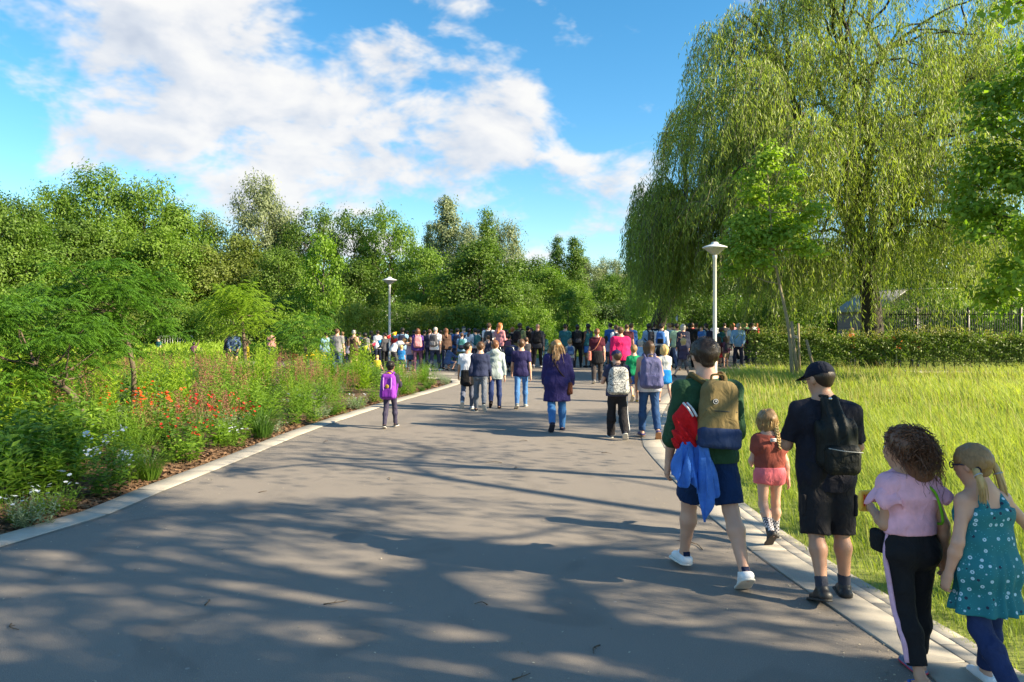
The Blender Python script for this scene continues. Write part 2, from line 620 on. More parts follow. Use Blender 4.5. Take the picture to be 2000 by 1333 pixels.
# wider brick apron where the road opens to the plaza
apron = tag(strip('brick_apron', RIGHTs, -.52, -1.5, .006, M_PAVER, 10.5, 32), kind='structure')
ap_path = offset_curve(RIGHTs, -1.06)
for r_i in range(4):
    slab_row(apron, offset_curve(RIGHTs, -.63 - .21 * r_i), .21, .21, .07, .012, 'paver', M_PAVER, 10.6, 21, .018, .005, s0=.05 * r_i, limit=55)
# flush stone bands across the plaza
for nm, pth in (('stone_band', [(-12.5, 27.6, 0), (-8, 26.95, 0), (-1.6, 26.8, 0), (-.4, 26.9, 0)]),
                ('stone_band', [(-13, 33.7, 0), (-4, 33.4, 0), (6, 33.0, 0), (12, 33.3, 0)])):
    P = spline(pth, 60)
    bnd = tag(strip(nm, P, -.14, .14, .003, M_MORTAR, 0, 90), kind='structure')
    slab_row(bnd, P, .27, .8, .06, .008, 'slab', M_KERB, 0, 90, .009, .002)


# soil of the flower bed and turf of the meadow: uneven sheets that start at the kerbs
def heave(x, y):
    return (np.sin(x * 1.7 + y * .9) + np.sin(y * 2.3 - x * .6) + .6 * np.sin(x * 5.1 + 1) * np.sin(y * 4.7)) / 2.6


def sheet(name, edge, ys, ss, sign, off, z0, rise, mat):
    Y, S_ = np.meshgrid(ys, ss, indexing='ij')
    X = edge(Y) + sign * (S_ + off)
    Z = z0 + rise * (1 - np.exp(-S_ / 1.2)) + .035 * heave(X, Y) * np.minimum(1, S_ / .5)
    n, m = Y.shape
    V = np.stack([X, Y, Z], -1).reshape(-1, 3)
    i, j = np.meshgrid(np.arange(n - 1), np.arange(m - 1), indexing='ij')
    a = (i * m + j).ravel()
    F = np.stack([a, a + 1, a + m + 1, a + m], -1)
    if sign > 0:
        F = F          # facing up for +x
    else:
        F = F[:, ::-1]
    return tag(link(name, mesh_from(V, F, True), mat), kind='structure')


SS = np.r_[0, .04, .1, .2, .4, .7, 1.0, 1.4, 2, 3, 4.5, 6, 8, 11, 15, 20, 27]
sheet('flower_bed_soil', left_edge, np.r_[np.arange(-8, 22, .35), np.arange(22, 27.2, .12)], SS, -1, .33, -.02, .10, M_SOIL)
M_TURF = plain('turf_soil', (.22, .25, .05), .95, var=.45, scale=7, bump=.5)
sheet('meadow_turf', right_edge, np.arange(-8, 28.6, .4), np.r_[0, .06, .15, .3, .6, 1, 2, 4, 7, 11, 16, 22, 30], 1, .53, -.012, .05, M_TURF)
tag(link('footpath', mesh_from([(15.0, 26.3, .075), (46, 23.2, .075), (46, 25.2, .075), (15.0, 28.2, .075)], np.array([[0, 1, 2, 3]])), M_PAVER), kind='structure')


def bed_z(x, y):
    s = np.maximum(left_edge(y) - .33 - x, 0)
    return -.02 + .10 * (1 - np.exp(-s / 1.2)) + .035 * heave(x, y) * np.minimum(1, s / .5)


def turf_z(x, y):
    s = np.maximum(x - right_edge(y) - .53, 0)
    return -.012 + .05 * (1 - np.exp(-s / 1.2)) + .035 * heave(x, y) * np.minimum(1, s / .5)


# ------------------------------------------------------------------ grass
def blades(P, H, Wd, lean, bend, rng, seeds=0.0):
    """arched grass blades: 5 points each"""
    n = len(P)
    az = rng.uniform(0, 2 * pi, n)
    side = np.c_[np.cos(az), np.sin(az), np.zeros(n)]
    la = rng.normal(lean, 1.1, n)
    ld = np.c_[np.cos(la), np.sin(la), np.zeros(n)]
    b = (bend * rng.uniform(.3, 1.3, n) * H)[:, None]
    up = np.array([0, 0, 1.0])
    m = P + up * (H * .55)[:, None] + ld * b * .3
    t = P + up * (H * rng.uniform(.85, 1.0, n))[:, None] + ld * b
    w = (Wd / 2)[:, None]
    V = np.stack([P - side * w, P + side * w, m + side * w * .8, m - side * w * .8, t], 1).reshape(-1, 3)
    k = np.arange(n)[:, None] * 5
    Q = k + np.array([[0, 1, 2, 3]])
    T = k + np.array([[3, 2, 4]])
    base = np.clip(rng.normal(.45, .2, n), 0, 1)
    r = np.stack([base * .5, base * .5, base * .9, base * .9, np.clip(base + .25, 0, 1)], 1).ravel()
    return V, Q, T, r


def meadow():
    rng = np.random.default_rng(3)
    bands = [(2.2, 5.5, .46, 4, 2400, .24, .0045), (5.5, 9, .46, 7, 1400, .30, .0062), (9, 14, .53, 11, 620, .36, .010), (14, 20, .7, 17, 270, .40, .016), (20, 28.3, .8, 26, 140, .44, .024)]
    VV, QQ, TT, RR, n0 = [], [], [], [], 0
    for y0, y1, s0, s1, dens, h, w in bands:
        n = int((y1 - y0) * (s1 - s0) * dens)
        y = rng.uniform(y0, y1, n)
        s = s0 + (s1 - s0) * rng.uniform(0, 1, n)
        x = right_edge(y) + s
        vis = (np.abs(x / np.maximum(y, .1)) < .80) & ~((y > 26.2 - (x - 15) * .1) & (x > 15))
        x, y, s = x[vis], y[vis], s[vis]
        clump = .62 + .38 * np.sin(x * 2.1 + np.sin(y * 1.3) * 2) * np.sin(y * 1.9 + np.sin(x * .9) * 2)
        patch = .75 + .35 * np.sin(x * .55 + 1) * np.sin(y * .42 + .5)
        keep = rng.uniform(0, 1, len(x)) < np.clip(clump + .25, .25, 1)
        x, y, s, clump, patch = x[keep], y[keep], s[keep], clump[keep], patch[keep]
        edge = np.clip(.25 + (s - .50) * 1.3, .3, 1)
        H = h * rng.uniform(.45, 1.25, len(x)) * (.7 + .4 * clump) * edge * patch
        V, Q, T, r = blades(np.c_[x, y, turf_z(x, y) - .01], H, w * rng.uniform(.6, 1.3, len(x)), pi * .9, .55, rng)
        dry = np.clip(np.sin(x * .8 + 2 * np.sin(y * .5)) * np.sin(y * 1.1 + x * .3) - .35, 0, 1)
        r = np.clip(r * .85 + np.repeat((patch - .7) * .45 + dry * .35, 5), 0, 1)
        VV.append(V); QQ.append(Q + n0); TT.append(T + n0); RR.append(r); n0 += len(V)
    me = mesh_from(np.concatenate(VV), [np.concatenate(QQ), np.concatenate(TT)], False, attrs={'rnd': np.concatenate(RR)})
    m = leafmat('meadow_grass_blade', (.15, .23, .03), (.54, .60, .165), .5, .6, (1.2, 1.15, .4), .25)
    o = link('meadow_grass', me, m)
    tag(o, 'long yellow green meadow grass between the pavement and the hedge', 'grass', kind='stuff')


meadow()


def seed_stalks():
    """thin straw-coloured flowering stalks over the meadow"""
    rng = np.random.default_rng(4)
    n = 6000
    y = 3 + 24 * rng.uniform(0, 1, n) ** .8
    x = right_edge(y) + .9 + rng.uniform(0, 1, n) * (2 + y * .8)
    k = (np.abs(x / y) < .8) & ~((y > 26.2 - (x - 15) * .1) & (x > 15))
    x, y = x[k], y[k]
    H = rng.uniform(.35, .62, len(x))
    V, Q, T, r = blades(np.c_[x, y, turf_z(x, y)], H, (.003 + y * .00055) * rng.uniform(.7, 1.2, len(x)), pi * .95, .35, rng)
    me = mesh_from(V, [Q, T], False, attrs={'rnd': r})
    m = leafmat('seed_stalk', (.26, .24, .06), (.50, .46, .16), .3, .6, (1.1, 1.05, .7))
    tag(link('flowering_grass_stalks', me, m), 'thin straw coloured flowering stalks above the meadow grass', 'grass', kind='stuff')


seed_stalks()


def mulch_chips():
    """loose bark chips along the edge of the flower bed"""
    rng = np.random.default_rng(5)
    n = 9000
    y = rng.uniform(4.5, 22.5, n) ** 1.0
    s = .34 + np.abs(rng.normal(0, .22, n))
    x = left_edge(y) - s
    a = rng.uniform(0, pi, n)
    L = rng.uniform(.012, .04, n) * (.8 + y * .03)
    Wd = L * rng.uniform(.25, .6, n)
    u = np.c_[np.cos(a), np.sin(a), rng.normal(0, .25, n)] * L[:, None]
    v = np.c_[-np.sin(a), np.cos(a), rng.normal(0, .3, n)] * Wd[:, None]
    P = np.c_[x, y, bed_z(x, y) + .008 + rng.uniform(0, .01, n)]
    V = np.stack([P - u - v, P + u - v, P + u + v, P - u + v], 1).reshape(-1, 3)
    F = np.arange(n)[:, None] * 4 + np.array([[0, 1, 2, 3]])
    me = mesh_from(V, F, attrs={'rnd': np.repeat(rng.uniform(0, 1, n), 4)})
    m = leafmat('bark_chip', (.04, .022, .014), (.24, .14, .075), .0, .9)
    tag(link('bark_chips', me, m), 'brown bark chips along the edge of the flower bed', 'mulch', kind='stuff')


mulch_chips()
# ------------------------------------------------------------------ foliage helpers
def leaves(P, D, Nn, L, Wd, fold=.18):
    """pointed leaves: base P, along D, facing Nn; 4 points, 2 triangles each"""
    n = len(P)
    D = unit(D)
    side = unit(np.cross(D, Nn))
    nn = np.cross(side, D)
    L = np.broadcast_to(L, (n,))[:, None]
    Wd = np.broadcast_to(Wd, (n,))[:, None] * .5
    m = P + D * L * .45 + nn * Wd * fold * 2
    V = np.stack([P, m + side * Wd, P + D * L, m - side * Wd], 1).reshape(-1, 3)
    k = np.arange(n)[:, None] * 4
    T = np.concatenate([k + np.array([[0, 1, 2]]), k + np.array([[0, 2, 3]])])
    return V, T


class Leafy:
    def __init__(self):
        self.V, self.T, self.R, self.n = [], [], [], 0

    def add(self, V, T, r, per=4):
        self.V.append(V)
        self.T.append(T + self.n)
        self.R.append(np.repeat(r, per) if len(r) * per == len(V) else r)
        self.n += len(V)

    def leaves(self, P, D, N, L, W, r, fold=.18):
        V, T = leaves(P, D, N, L, W, fold)
        self.add(V, T, np.asarray(r))

    def mesh(self):
        return mesh_from(np.concatenate(self.V), np.concatenate(self.T), False, attrs={'rnd': np.concatenate(self.R)})


def rand_dirs(rng, n):
    return unit(rng.normal(size=(n, 3)))


def limb(a, b, sag, n=10, rng=None, wob=.04):
    a, b = np.asarray(a, float), np.asarray(b, float)
    m = (a + b) / 2 + np.array([0, 0, sag])
    P = spline([a, m, b], n)
    if rng is not None:
        L = np.linalg.norm(b - a)
        P[1:-1] += rng.normal(0, wob * L / 3, (n - 2, 3))
    return P


def crown_tree(seed, lobes, nsub, nleaf, leafL, leafW, sub_r, trunk, limb_r, base=(0, 0, 0), droop=.35, under=.25, seg=7):
    """lobes: (x, y, z, r). Leaves sit in small clumps on the lobes' shells; limbs run to every lobe.
    Returns (wood mesh, crown mesh)"""
    rng = np.random.default_rng(seed)
    w = MB()
    tp = np.asarray(trunk['path'], float)
    tr = np.asarray(trunk['r'], float)
    n = 14
    P = spline(tp, n)
    r = np.interp(np.linspace(0, 1, n), np.linspace(0, 1, len(tr)), tr)
    w.tube(P, r, 9)
    lf = Leafy()
    lob = np.asarray(lobes, float)
    vol = lob[:, 3] ** 2
    for (x, y, z, R), share in zip(lob, vol / vol.sum()):
        c = np.array([x, y, z])
        zt = min(max(z - R * .9, tp[0][2] + (tp[-1][2] - tp[0][2]) * .35), tp[-1][2])
        i = np.argmin(abs(P[:, 2] - zt))
        lp = limb(P[i], c, -.05 * R, 8, rng)
        lr = min(limb_r * (R / lob[:, 3].mean()), r[i] * .8)
        w.tube(lp, np.linspace(lr, lr * .25, 8), 6)
        ns = max(6, int(nsub * share))
        d = rand_dirs(rng, ns)
        d[:, 2] = np.where(d[:, 2] < -.45, -d[:, 2] * .8, d[:, 2])
        d = unit(d)
        rad = R * (rng.uniform(.0, 1, ns) ** .22) * rng.uniform(.82, 1.12, ns)
        sc = c + d * rad[:, None]
        for k in range(min(5, ns)):
            w.tube(limb(lp[-2], sc[k], 0, 5, rng), np.linspace(lr * .3, lr * .06, 5), 4, False)
        nl = max(3, int(nleaf * share / ns))
        cc = np.repeat(sc, nl, 0)
        dd = np.repeat(d, nl, 0)
        sr = np.repeat(sub_r * rng.uniform(.6, 1.4, ns), nl)
        q = rng.normal(size=(len(cc), 3)) * np.array([1, 1, .62])
        p = cc + q * sr[:, None] * .62
        nrm = unit(dd * 1.1 + unit(q) * .7 + rng.normal(size=dd.shape) * .5 + np.array([0, 0, .45]))
        ax = unit(np.cross(nrm, rng.normal(size=nrm.shape))) + np.array([0, 0, -droop]) + unit(q) * .5
        rr = np.clip(np.repeat(rng.normal(.5, .16, ns), nl) + rng.normal(0, .14, len(cc)), 0, 1)
        lf.leaves(p, ax, nrm, leafL * rng.uniform(.6, 1.35, len(cc)), leafW * rng.uniform(.7, 1.3, len(cc)), rr)
    return w.mesh(True), lf.mesh()


def round_lobes(rng, H, R, z0=.3, n=16, rl=(.34, .5), top=.93, taper=1.0):
    """lobes for a crown of height H (from z0*H) and half width R"""
    out = []
    for i in range(n):
        t = (i + .5) / n
        z = H * (z0 + (top - z0) * t)
        prof = R * max(.12, math.sin(pi * (.12 + .80 * t ** taper)) ** .7)
        a = i * 2.4 + rng.uniform(-.4, .4)
        rr = R * rng.uniform(*rl) * (1.0 if t < .85 else .8)
        d = max(0, prof - rr * .75) * rng.uniform(.75, 1.1)
        out.append((d * cos(a), d * sin(a), min(z, H - rr * .9), rr))
    return out


def place_tree(name, wood, crown, bark, leaf, loc, rz, sx, sz, label, group=None, cat='tree', cname='crown', wname='trunk'):
    e = empty(name, loc, rz, label, cat, group)
    e.scale = (sx, sx, sz)
    link(wname, wood, bark, e)
    link(cname, crown, leaf, e)
    return e


BARK = barkmat('bark_grey_brown', (.035, .028, .02), (.10, .08, .06))
BARK_PALE = barkmat('bark_pale', (.10, .085, .06), (.22, .19, .14))
L_DARK = leafmat('leaf_dark_green', (.042, .092, .014), (.185, .280, .036), .42)
L_MID = leafmat('leaf_mid_green', (.062, .135, .016), (.250, .365, .044), .45)
L_OLIVE = leafmat('leaf_olive', (.080, .115, .020), (.280, .325, .058), .42)
L_SILVER = leafmat('leaf_silver', (.090, .120, .050), (.310, .340, .175), .30)
L_BRIGHT = leafmat('leaf_bright', (.080, .165, .014), (.280, .420, .045), .45)
L_GOLD = leafmat('leaf_golden', (.12, .17, .015), (.36, .39, .05), .40)
L_DEEP = leafmat('leaf_deep', (.024, .055, .012), (.105, .170, .030), .32)

TPL = {}


def template(kind):
    if kind in TPL:
        return TPL[kind]
    rng = np.random.default_rng(sum(map(ord, kind)) + 5)
    k = kind.rstrip('123')
    H, R = 14.0, 5.0
    if k == 'oak':
        lob = round_lobes(rng, H, R, .16, 24, (.30, .46))
        t = crown_tree(sum(map(ord, kind)), lob, 400, 20000, .31, .19, .92, {'path': [(0, 0, -.2), (.1, 0, 4), (.2, .1, 9)], 'r': [.34, .24, .1]}, .12)
    elif k == 'wind':
        lob = round_lobes(rng, H, R, .20, 26, (.24, .40))
        lob = [(x - .12 * (z - 5), y, z, r) for x, y, z, r in lob]
        t = crown_tree(sum(map(ord, kind)), lob, 420, 19000, .34, .15, .95, {'path': [(0, 0, -.2), (-.1, 0, 4), (-.5, .1, 10)], 'r': [.32, .22, .08]}, .10)
    elif k == 'poplar':
        R = 2.1
        lob = round_lobes(rng, H, R, .10, 20, (.40, .62), .96, .8)
        t = crown_tree(sum(map(ord, kind)), lob, 340, 12500, .26, .16, .56, {'path': [(0, 0, -.2), (0, 0, 6), (.1, .1, 12.5)], 'r': [.25, .16, .04]}, .07)
    elif k == 'airy':          # thinner crown with limbs and sky showing
        lob = round_lobes(rng, H, R, .34, 20, (.22, .36))
        t = crown_tree(sum(map(ord, kind)), lob, 320, 12000, .29, .18, .72, {'path': [(0, 0, -.2), (.2, 0, 3.5), (-.2, .1, 6.5), (.3, 0, 9.5)], 'r': [.30, .24, .18, .08]}, .13)
    elif k == 'young':
        H, R = 6.0, 1.7
        lob = round_lobes(rng, H, R, .22, 14, (.32, .5), .95, .8)
        t = crown_tree(sum(map(ord, kind)), lob, 260, 5200, .19, .12, .34, {'path': [(0, 0, -.1), (.05, 0, 2.5), (0, .05, 4.8)], 'r': [.09, .06, .02]}, .03)
    elif k == 'shrub':
        H, R = 3.4, 2.3
        lob = round_lobes(rng, H, R, .12, 15, (.32, .5))
        t = crown_tree(sum(map(ord, kind)), lob, 330, 6500, .17, .09, .36, {'path': [(0, 0, -.1), (.05, 0, .8), (0, .05, 1.8)], 'r': [.07, .05, .02]}, .03)
    TPL[kind] = (t, H, R)
    return TPL[kind]


# pixel x, pixel y of the top, distance, half width in pixels, form, leaf, words
LM = {'dark': (L_DARK, 'dark green'), 'mid': (L_MID, 'mid green'), 'olive': (L_OLIVE, 'olive green'), 'silver': (L_SILVER, 'silvery green'), 'bright': (L_BRIGHT, 'bright green'), 'deep': (L_DEEP, 'deep green')}
WOOD = [
    (-40, 350, 44, 85, 'oak1', 'dark', 'broad dark tree cut by the left edge of the photo'),
    (30, 372, 50, 70, 'oak2', 'dark', 'dark rounded tree at the far left of the skyline'),
    (115, 345, 58, 70, 'wind1', 'mid', 'wind-tossed tree left of the tallest treetop on the left'),
    (185, 322, 60, 85, 'wind2', 'mid', 'tallest wind-tossed tree of the left woodland'),
    (275, 334, 60, 80, 'wind1', 'mid', 'tall tree just right of the tallest left treetop'),
    (345, 392, 62, 68, 'oak1', 'mid', 'rounded tree where the left skyline drops towards the pale poplar'),
    (418, 412, 70, 55, 'wind2', 'olive', 'small olive treetop left of the pale wide poplar'),
    (498, 338, 66, 62, 'wind2', 'silver', 'wide silvery poplar rising from the left woodland'),
    (545, 395, 68, 45, 'wind1', 'silver', 'silvery shoulder tree right of the wide poplar'),
    (610, 392, 66, 62, 'airy1', 'dark', 'airy dark tree between the wide poplar and the lamp post'),
    (690, 398, 62, 58, 'airy2', 'dark', 'open crowned tree with bare limbs above the golden bush'),
    (762, 390, 60, 56, 'airy1', 'mid', 'spreading tree with visible limbs directly above the lamp post'),
    (838, 430, 76, 17, 'poplar2', 'silver', 'thin spindly poplar beside the tallest silvery poplar'),
    (872, 376, 74, 34, 'poplar1', 'silver', 'tallest silvery poplar right of the lamp post'),
    (905, 432, 72, 46, 'wind2', 'silver', 'pale tree tucked against the tallest silvery poplar'),
    (950, 402, 76, 25, 'poplar2', 'dark', 'dark pointed poplar with twin tips at mid skyline'),
    (992, 418, 78, 46, 'wind1', 'silver', 'silvery tree leaning right at mid skyline'),
    (1045, 497, 72, 52, 'oak2', 'dark', 'low dark tree right of the leaning silvery tree'),
    (1088, 458, 100, 21, 'poplar2', 'dark', 'left one of the two distant dark poplars'),
    (1124, 457, 100, 24, 'poplar1', 'dark', 'right one of the two distant dark poplars'),
    (1150, 500, 104, 36, 'wind2', 'silver', 'pale tree at the foot of the two distant poplars'),
    (1195, 496, 110, 36, 'wind1', 'silver', 'distant pale tree left of the willow curtain'),
    (1238, 506, 112, 34, 'oak1', 'dark', 'distant dark tree next to the willow curtain'),
    (1290, 500, 100, 45, 'oak2', 'dark', 'distant tree behind the left fringe of the willow'),
    (60, 432, 46, 80, 'oak1', 'mid', 'leafy tree behind the leaning sumac at far left'),
    (150, 415, 52, 78, 'oak2', 'dark', 'dense tree above the big sumac'),
    (235, 425, 54, 78, 'wind2', 'mid', 'dense tree right behind the big sumac crown'),
    (315, 440, 54, 75, 'oak1', 'mid', 'large leafy tree above the meadow gap on the left'),
    (395, 470, 56, 66, 'oak2', 'olive', 'olive leafed tree above the man in the blue hoodie'),
    (470, 455, 58, 60, 'oak1', 'olive', 'olive tree below the wide silvery poplar'),
    (548, 475, 54, 58, 'oak2', 'dark', 'dark tree between the olive tree and the bright conical tree'),
    (632, 446, 45, 40, 'young1', 'bright', 'bright green conical tree left of the golden bush'),
    (700, 500, 58, 60, 'oak1', 'dark', 'dark tree behind the golden bush'),
    (828, 472, 54, 58, 'oak2', 'mid', 'rounded tree just right of the lamp head'),
    (940, 462, 50, 82, 'oak1', 'dark', 'large dense round tree at the centre of the woodland'),
    (1018, 545, 56, 44, 'oak2', 'dark', 'dark low tree right of the large round central tree'),
    (1070, 520, 60, 58, 'oak1', 'mid', 'leafy tree behind the woman in the blue coat'),
    (1125, 545, 58, 48, 'wind2', 'mid', 'lighter tree above the man in the teal shirt'),
    (1195, 530, 66, 52, 'oak2', 'mid', 'neat round tree above the woman in pink'),
    (1255, 555, 52, 30, 'young2', 'bright', 'young bright tree at the left foot of the willow'),
    (1110, 560, 44, 26, 'young1', 'mid', 'young slim tree standing on the lawn behind the walkers'),
    (1360, 470, 74, 70, 'oak1', 'deep', 'deep green tree seen through the willow left of the lamp'),
    (1470, 450, 78, 80, 'oak2', 'deep', 'deep green tree behind the young maple'),
    (1600, 460, 74, 85, 'oak1', 'deep', 'deep green tree behind the willow trunk'),
    (1730, 440, 84, 80, 'oak2', 'dark', 'tree rising behind the brick shed roof'),
    (1850, 420, 70, 80, 'oak1', 'mid', 'tree right of the brick shed behind the railings'),
    (1965, 410, 66, 80, 'oak2', 'mid', 'tree behind the railings near the right edge'),
    (2080, 380, 60, 90, 'oak1', 'dark', 'dark tree behind the railings cut by the right edge'),
]
random.seed(11)
for (x, y, d, hw, form, lk, lab) in WOOD:
    (wm, cm), H0, R0 = template(form)
    Hh = zz(y, d) * .97
    Rr = hw * d / FPX * 1.06
    sx_ = Rr / R0
    place_tree('woodland_tree' if 'young' not in form else 'young_tree', wm, cm, BARK, LM[lk][0], (at(x, d), d, -.05), random.uniform(0, 6.28), sx_, Hh / H0, lab, 'trees of the woodland edge')

# shrubs that fill the foot of the woodland, each one its own
SHRUBS = [(-30, 555, 38, 90, 'mid'), (60, 560, 40, 80, 'dark'), (150, 570, 42, 70, 'mid'), (215, 585, 41, 60, 'olive'), (300, 575, 46, 75, 'dark'), (365, 590, 46, 60, 'mid'), (430, 585, 45, 60, 'mid'),
          (520, 575, 46, 60, 'dark'), (585, 570, 46, 50, 'mid'), (660, 560, 48, 60, 'dark'), (780, 588, 46, 60, 'dark'), (850, 596, 45, 55, 'olive'), (910, 590, 45, 55, 'dark'), (965, 598, 46, 55, 'mid'),
          (1030, 596, 48, 55, 'mid'), (1090, 592, 56, 60, 'dark'), (1150, 588, 60, 60, 'deep'), (1215, 590, 60, 60, 'deep'), (1285, 580, 56, 60, 'dark'), (1350, 570, 66, 70, 'dark'), (1440, 575, 66, 70, 'mid'), (1540, 560, 62, 80, 'dark'), (1650, 575, 66, 70, 'dark'), (1835, 555, 44, 62, 'mid'), (1905, 590, 42, 52, 'bright'), (1985, 570, 42, 60, 'mid'), (1755, 590, 44, 40, 'mid')]
SHW = ['left of the big sumac at the photo edge', 'low under the dark trees at far left', 'under the big sumac', 'beside the big sumac trunk top', 'left of the flowering gap with the playing children', 'over the metal barrier',
       'behind the yellow sumac on its left', 'behind the yellow sumac on its right', 'left of the bright conical tree', 'under the bright conical tree', 'right of the lamp post', 'above the man with the grey backpack',
       'above the squatting boy', 'above the red-haired woman', 'behind the bald man', 'behind the small far figure', 'behind the woman in burgundy', 'behind the man in pink', 'left of the willow fringe', 'behind the flag',
       'behind the lamp on the right', 'behind the young maple stem', 'behind the thick willow trunk', 'hiding the right half of the brick building', 'behind the railing near the right edge', 'behind the railing cut by the right edge', 'low in front of the brick gable']
SHK = ['leafy shrub', 'broad shrub', 'tangled shrub']
for i, ((x, y, d, hw, lk), wds) in enumerate(zip(SHRUBS, SHW)):
    (wm, cm), H0, R0 = template('shrub%d' % (i % 3 + 1))
    e = place_tree('shrub', wm, cm, BARK, LM[lk][0], (at(x, d), d, -.05), i * 1.9, hw * d / FPX / R0, zz(y, d) / H0, LM[lk][1] + ' ' + SHK[i % 3] + ' ' + wds, 'shrubs at the woodland foot', 'shrub', 'foliage', 'stem')
(wm, cm), H0, R0 = template('shrub1')
place_tree('golden_bush', wm, cm, BARK, L_GOLD, (at(700, 40), 40, 0), .8, 52 * 40 / FPX / R0, zz(592, 40) / H0, 'golden yellow leaved bush left of the lamp post', None, 'bush', 'foliage', 'stem')
place_tree('golden_bush', wm, cm, BARK, L_BRIGHT, (at(590, 30), 30, 0), 2.2, 46 * 30 / FPX / R0, zz(612, 30) / H0, 'fresh green bush left of the big man in grey', None, 'bush', 'foliage', 'stem')

# closed dark wood far behind, so that the horizon stays hidden
def far_wood():
    rng = np.random.default_rng(21)
    lf = Leafy()
    n = 20000
    x = rng.uniform(-150, 150, n)
    d = 125 + rng.normal(0, 3, n)
    top = 9.5 + 2.2 * np.sin(x * .21) + 1.4 * np.sin(x * .53 + 1) + .8 * np.sin(x * 1.3)
    z = top * rng.uniform(0, 1, n) ** .6
    lf.leaves(np.c_[x, d, z], rand_dirs(rng, n), unit(rng.normal(size=(n, 3)) + np.array([.6, -.5, .6])), rng.uniform(.8, 1.6, n), rng.uniform(.6, 1.1, n), rng.uniform(0, .8, n))
    tag(link('far_woodland', lf.mesh(), L_DARK), 'dark mass of far woodland closing the horizon', 'woodland', kind='stuff')


far_wood()

# ------------------------------------------------------------------ weeping willows
L_WILLOW = leafmat('leaf_willow', (.095, .150, .028), (.52, .58, .13), .48, .45, (1.05, 1.12, .45))
BARK_W = barkmat('bark_willow', (.022, .017, .013), (.075, .06, .045), 7)


def willow(name, base, trunk_r, fork, spots, seed, nstr, label, leafL=.27, leafW=.040):
    """spots: crowns' cascade tops (x, y, z, radius, hang). Strands fall from each of them."""
    rng = np.random.default_rng(seed)
    e = empty(name, base, 0, label, 'tree')
    B = np.asarray(base, float)
    w = MB()
    F = np.asarray(fork, float) - B
    tp = spline([(0, 0, -.2), F * .5 + np.array([.15, 0, 0]), F], 10)
    w.tube(tp, np.linspace(trunk_r * 1.25, trunk_r * .8, 10), 12)
    lf = Leafy()
    tw = MB()
    sp = np.asarray(spots, float)
    sp[:, :3] -= B
    # a few heavy limbs, the rest fork from the nearest limb
    order = np.argsort(-sp[:, 3] * sp[:, 2])
    heavy = []
    for q, i in enumerate(order):
        c = sp[i, :3] - np.array([0, 0, .2])
        if q < 9:
            P = limb(tp[-2], c, 1.2, 14, rng, .05)
            r = np.linspace(trunk_r * .46, .05, 14)
            heavy.append((P, r))
            w.tube(P, r, 8)
        else:
            best = None
            for P, r in heavy:
                k = np.argmin(np.linalg.norm(P[:10] - c, axis=1))
                dd = np.linalg.norm(P[k] - c)
                if best is None or dd < best[0]:
                    best = (dd, P[k], r[k])
            P = limb(best[1], c, .5, 9, rng, .06)
            w.tube(P, np.linspace(min(.11, best[2] * .7), .025, 9), 6)
    share = sp[:, 3] ** 1.6
    share = share / share.sum()
    for i, (x, y, z, R, hang) in enumerate(sp):
        ns = int(nstr * share[i])
        a = rng.uniform(0, 2 * pi, ns)
        rr = R * np.sqrt(rng.uniform(.02, 1, ns))
        ox, oy = rr * np.cos(a), rr * np.sin(a)
        oz = z - (rr / R) ** 2 * R * .55 + rng.normal(0, .15, ns)
        tuft = .5 + .5 * np.sin(a * 3 + i) * np.sin(rr * 3.1 + i)
        Ls = hang * rng.uniform(.35, 1.1, ns) * (.55 + .6 * tuft)
        Ls = np.minimum(Ls, oz + B[2] - .45 - rng.uniform(0, .8, ns))
        for j in range(ns):
            if Ls[j] < .5:
                continue
            m = max(5, int(Ls[j] / .165))
            t = np.linspace(0, 1, m)
            out = np.array([ox[j], oy[j]]) / (rr[j] + 1e-6)
            px_ = x + ox[j] + out[0] * .45 * np.sqrt(t) + .10 * np.sin(t * 5 + a[j] * 3) - .25 * t ** 2 + np.cos(i * 1.7) * .35 * t
            py_ = y + oy[j] + out[1] * .45 * np.sqrt(t) + .10 * np.cos(t * 4 + a[j] * 2)
            pz_ = oz[j] - Ls[j] * t ** 1.12 + .25 * np.sin(np.minimum(t * 6, pi)) * .6
            P = np.c_[px_, py_, pz_]
            if j % 3 == 0:
                idx = np.linspace(0, m - 1, min(m, 6)).astype(int)
                tw.tube(P[idx], np.linspace(.014, .006, len(idx)), 3, False)
            P = np.repeat(P, 2, 0) + rng.normal(0, .065, (2 * m, 3))
            D = rng.normal(size=(2 * m, 3)) * np.array([.36, .36, .2]) + np.array([0, 0, -.9])
            N = rng.normal(size=(2 * m, 3)) + np.array([.25, -.2, .3])
            shade = np.clip(rng.normal(.48 + .12 * np.sin(i * 2.1), .17), 0, 1)
            lf.leaves(P, D, N, leafL * rng.uniform(.55, 1.25, 2 * m), leafW * rng.uniform(.7, 1.3, 2 * m), np.clip(shade + rng.normal(0, .13, 2 * m), 0, 1))
    link('trunk', w.mesh(True), BARK_W, e)
    link('twigs', tw.mesh(), BARK_PALE, e)['kind'] = 'stuff'
    link('crown', lf.mesh(), L_WILLOW, e)
    return e


def willow_spots(rng, xs, tops, d0, dspread, n, rr, hang, ylow):
    out = []
    for i in range(n):
        x = rng.uniform(xs[0], xs[-1])
        yt = np.interp(x, xs, tops)
        y = yt + (ylow - yt) * rng.uniform(0, 1) ** 1.25
        d = d0 + rng.uniform(-1, 1) * dspread * (1 - .5 * (y < yt + 60))
        out.append((at(x, d), d, zz(y, d), rng.uniform(*rr), rng.uniform(*hang)))
    return out


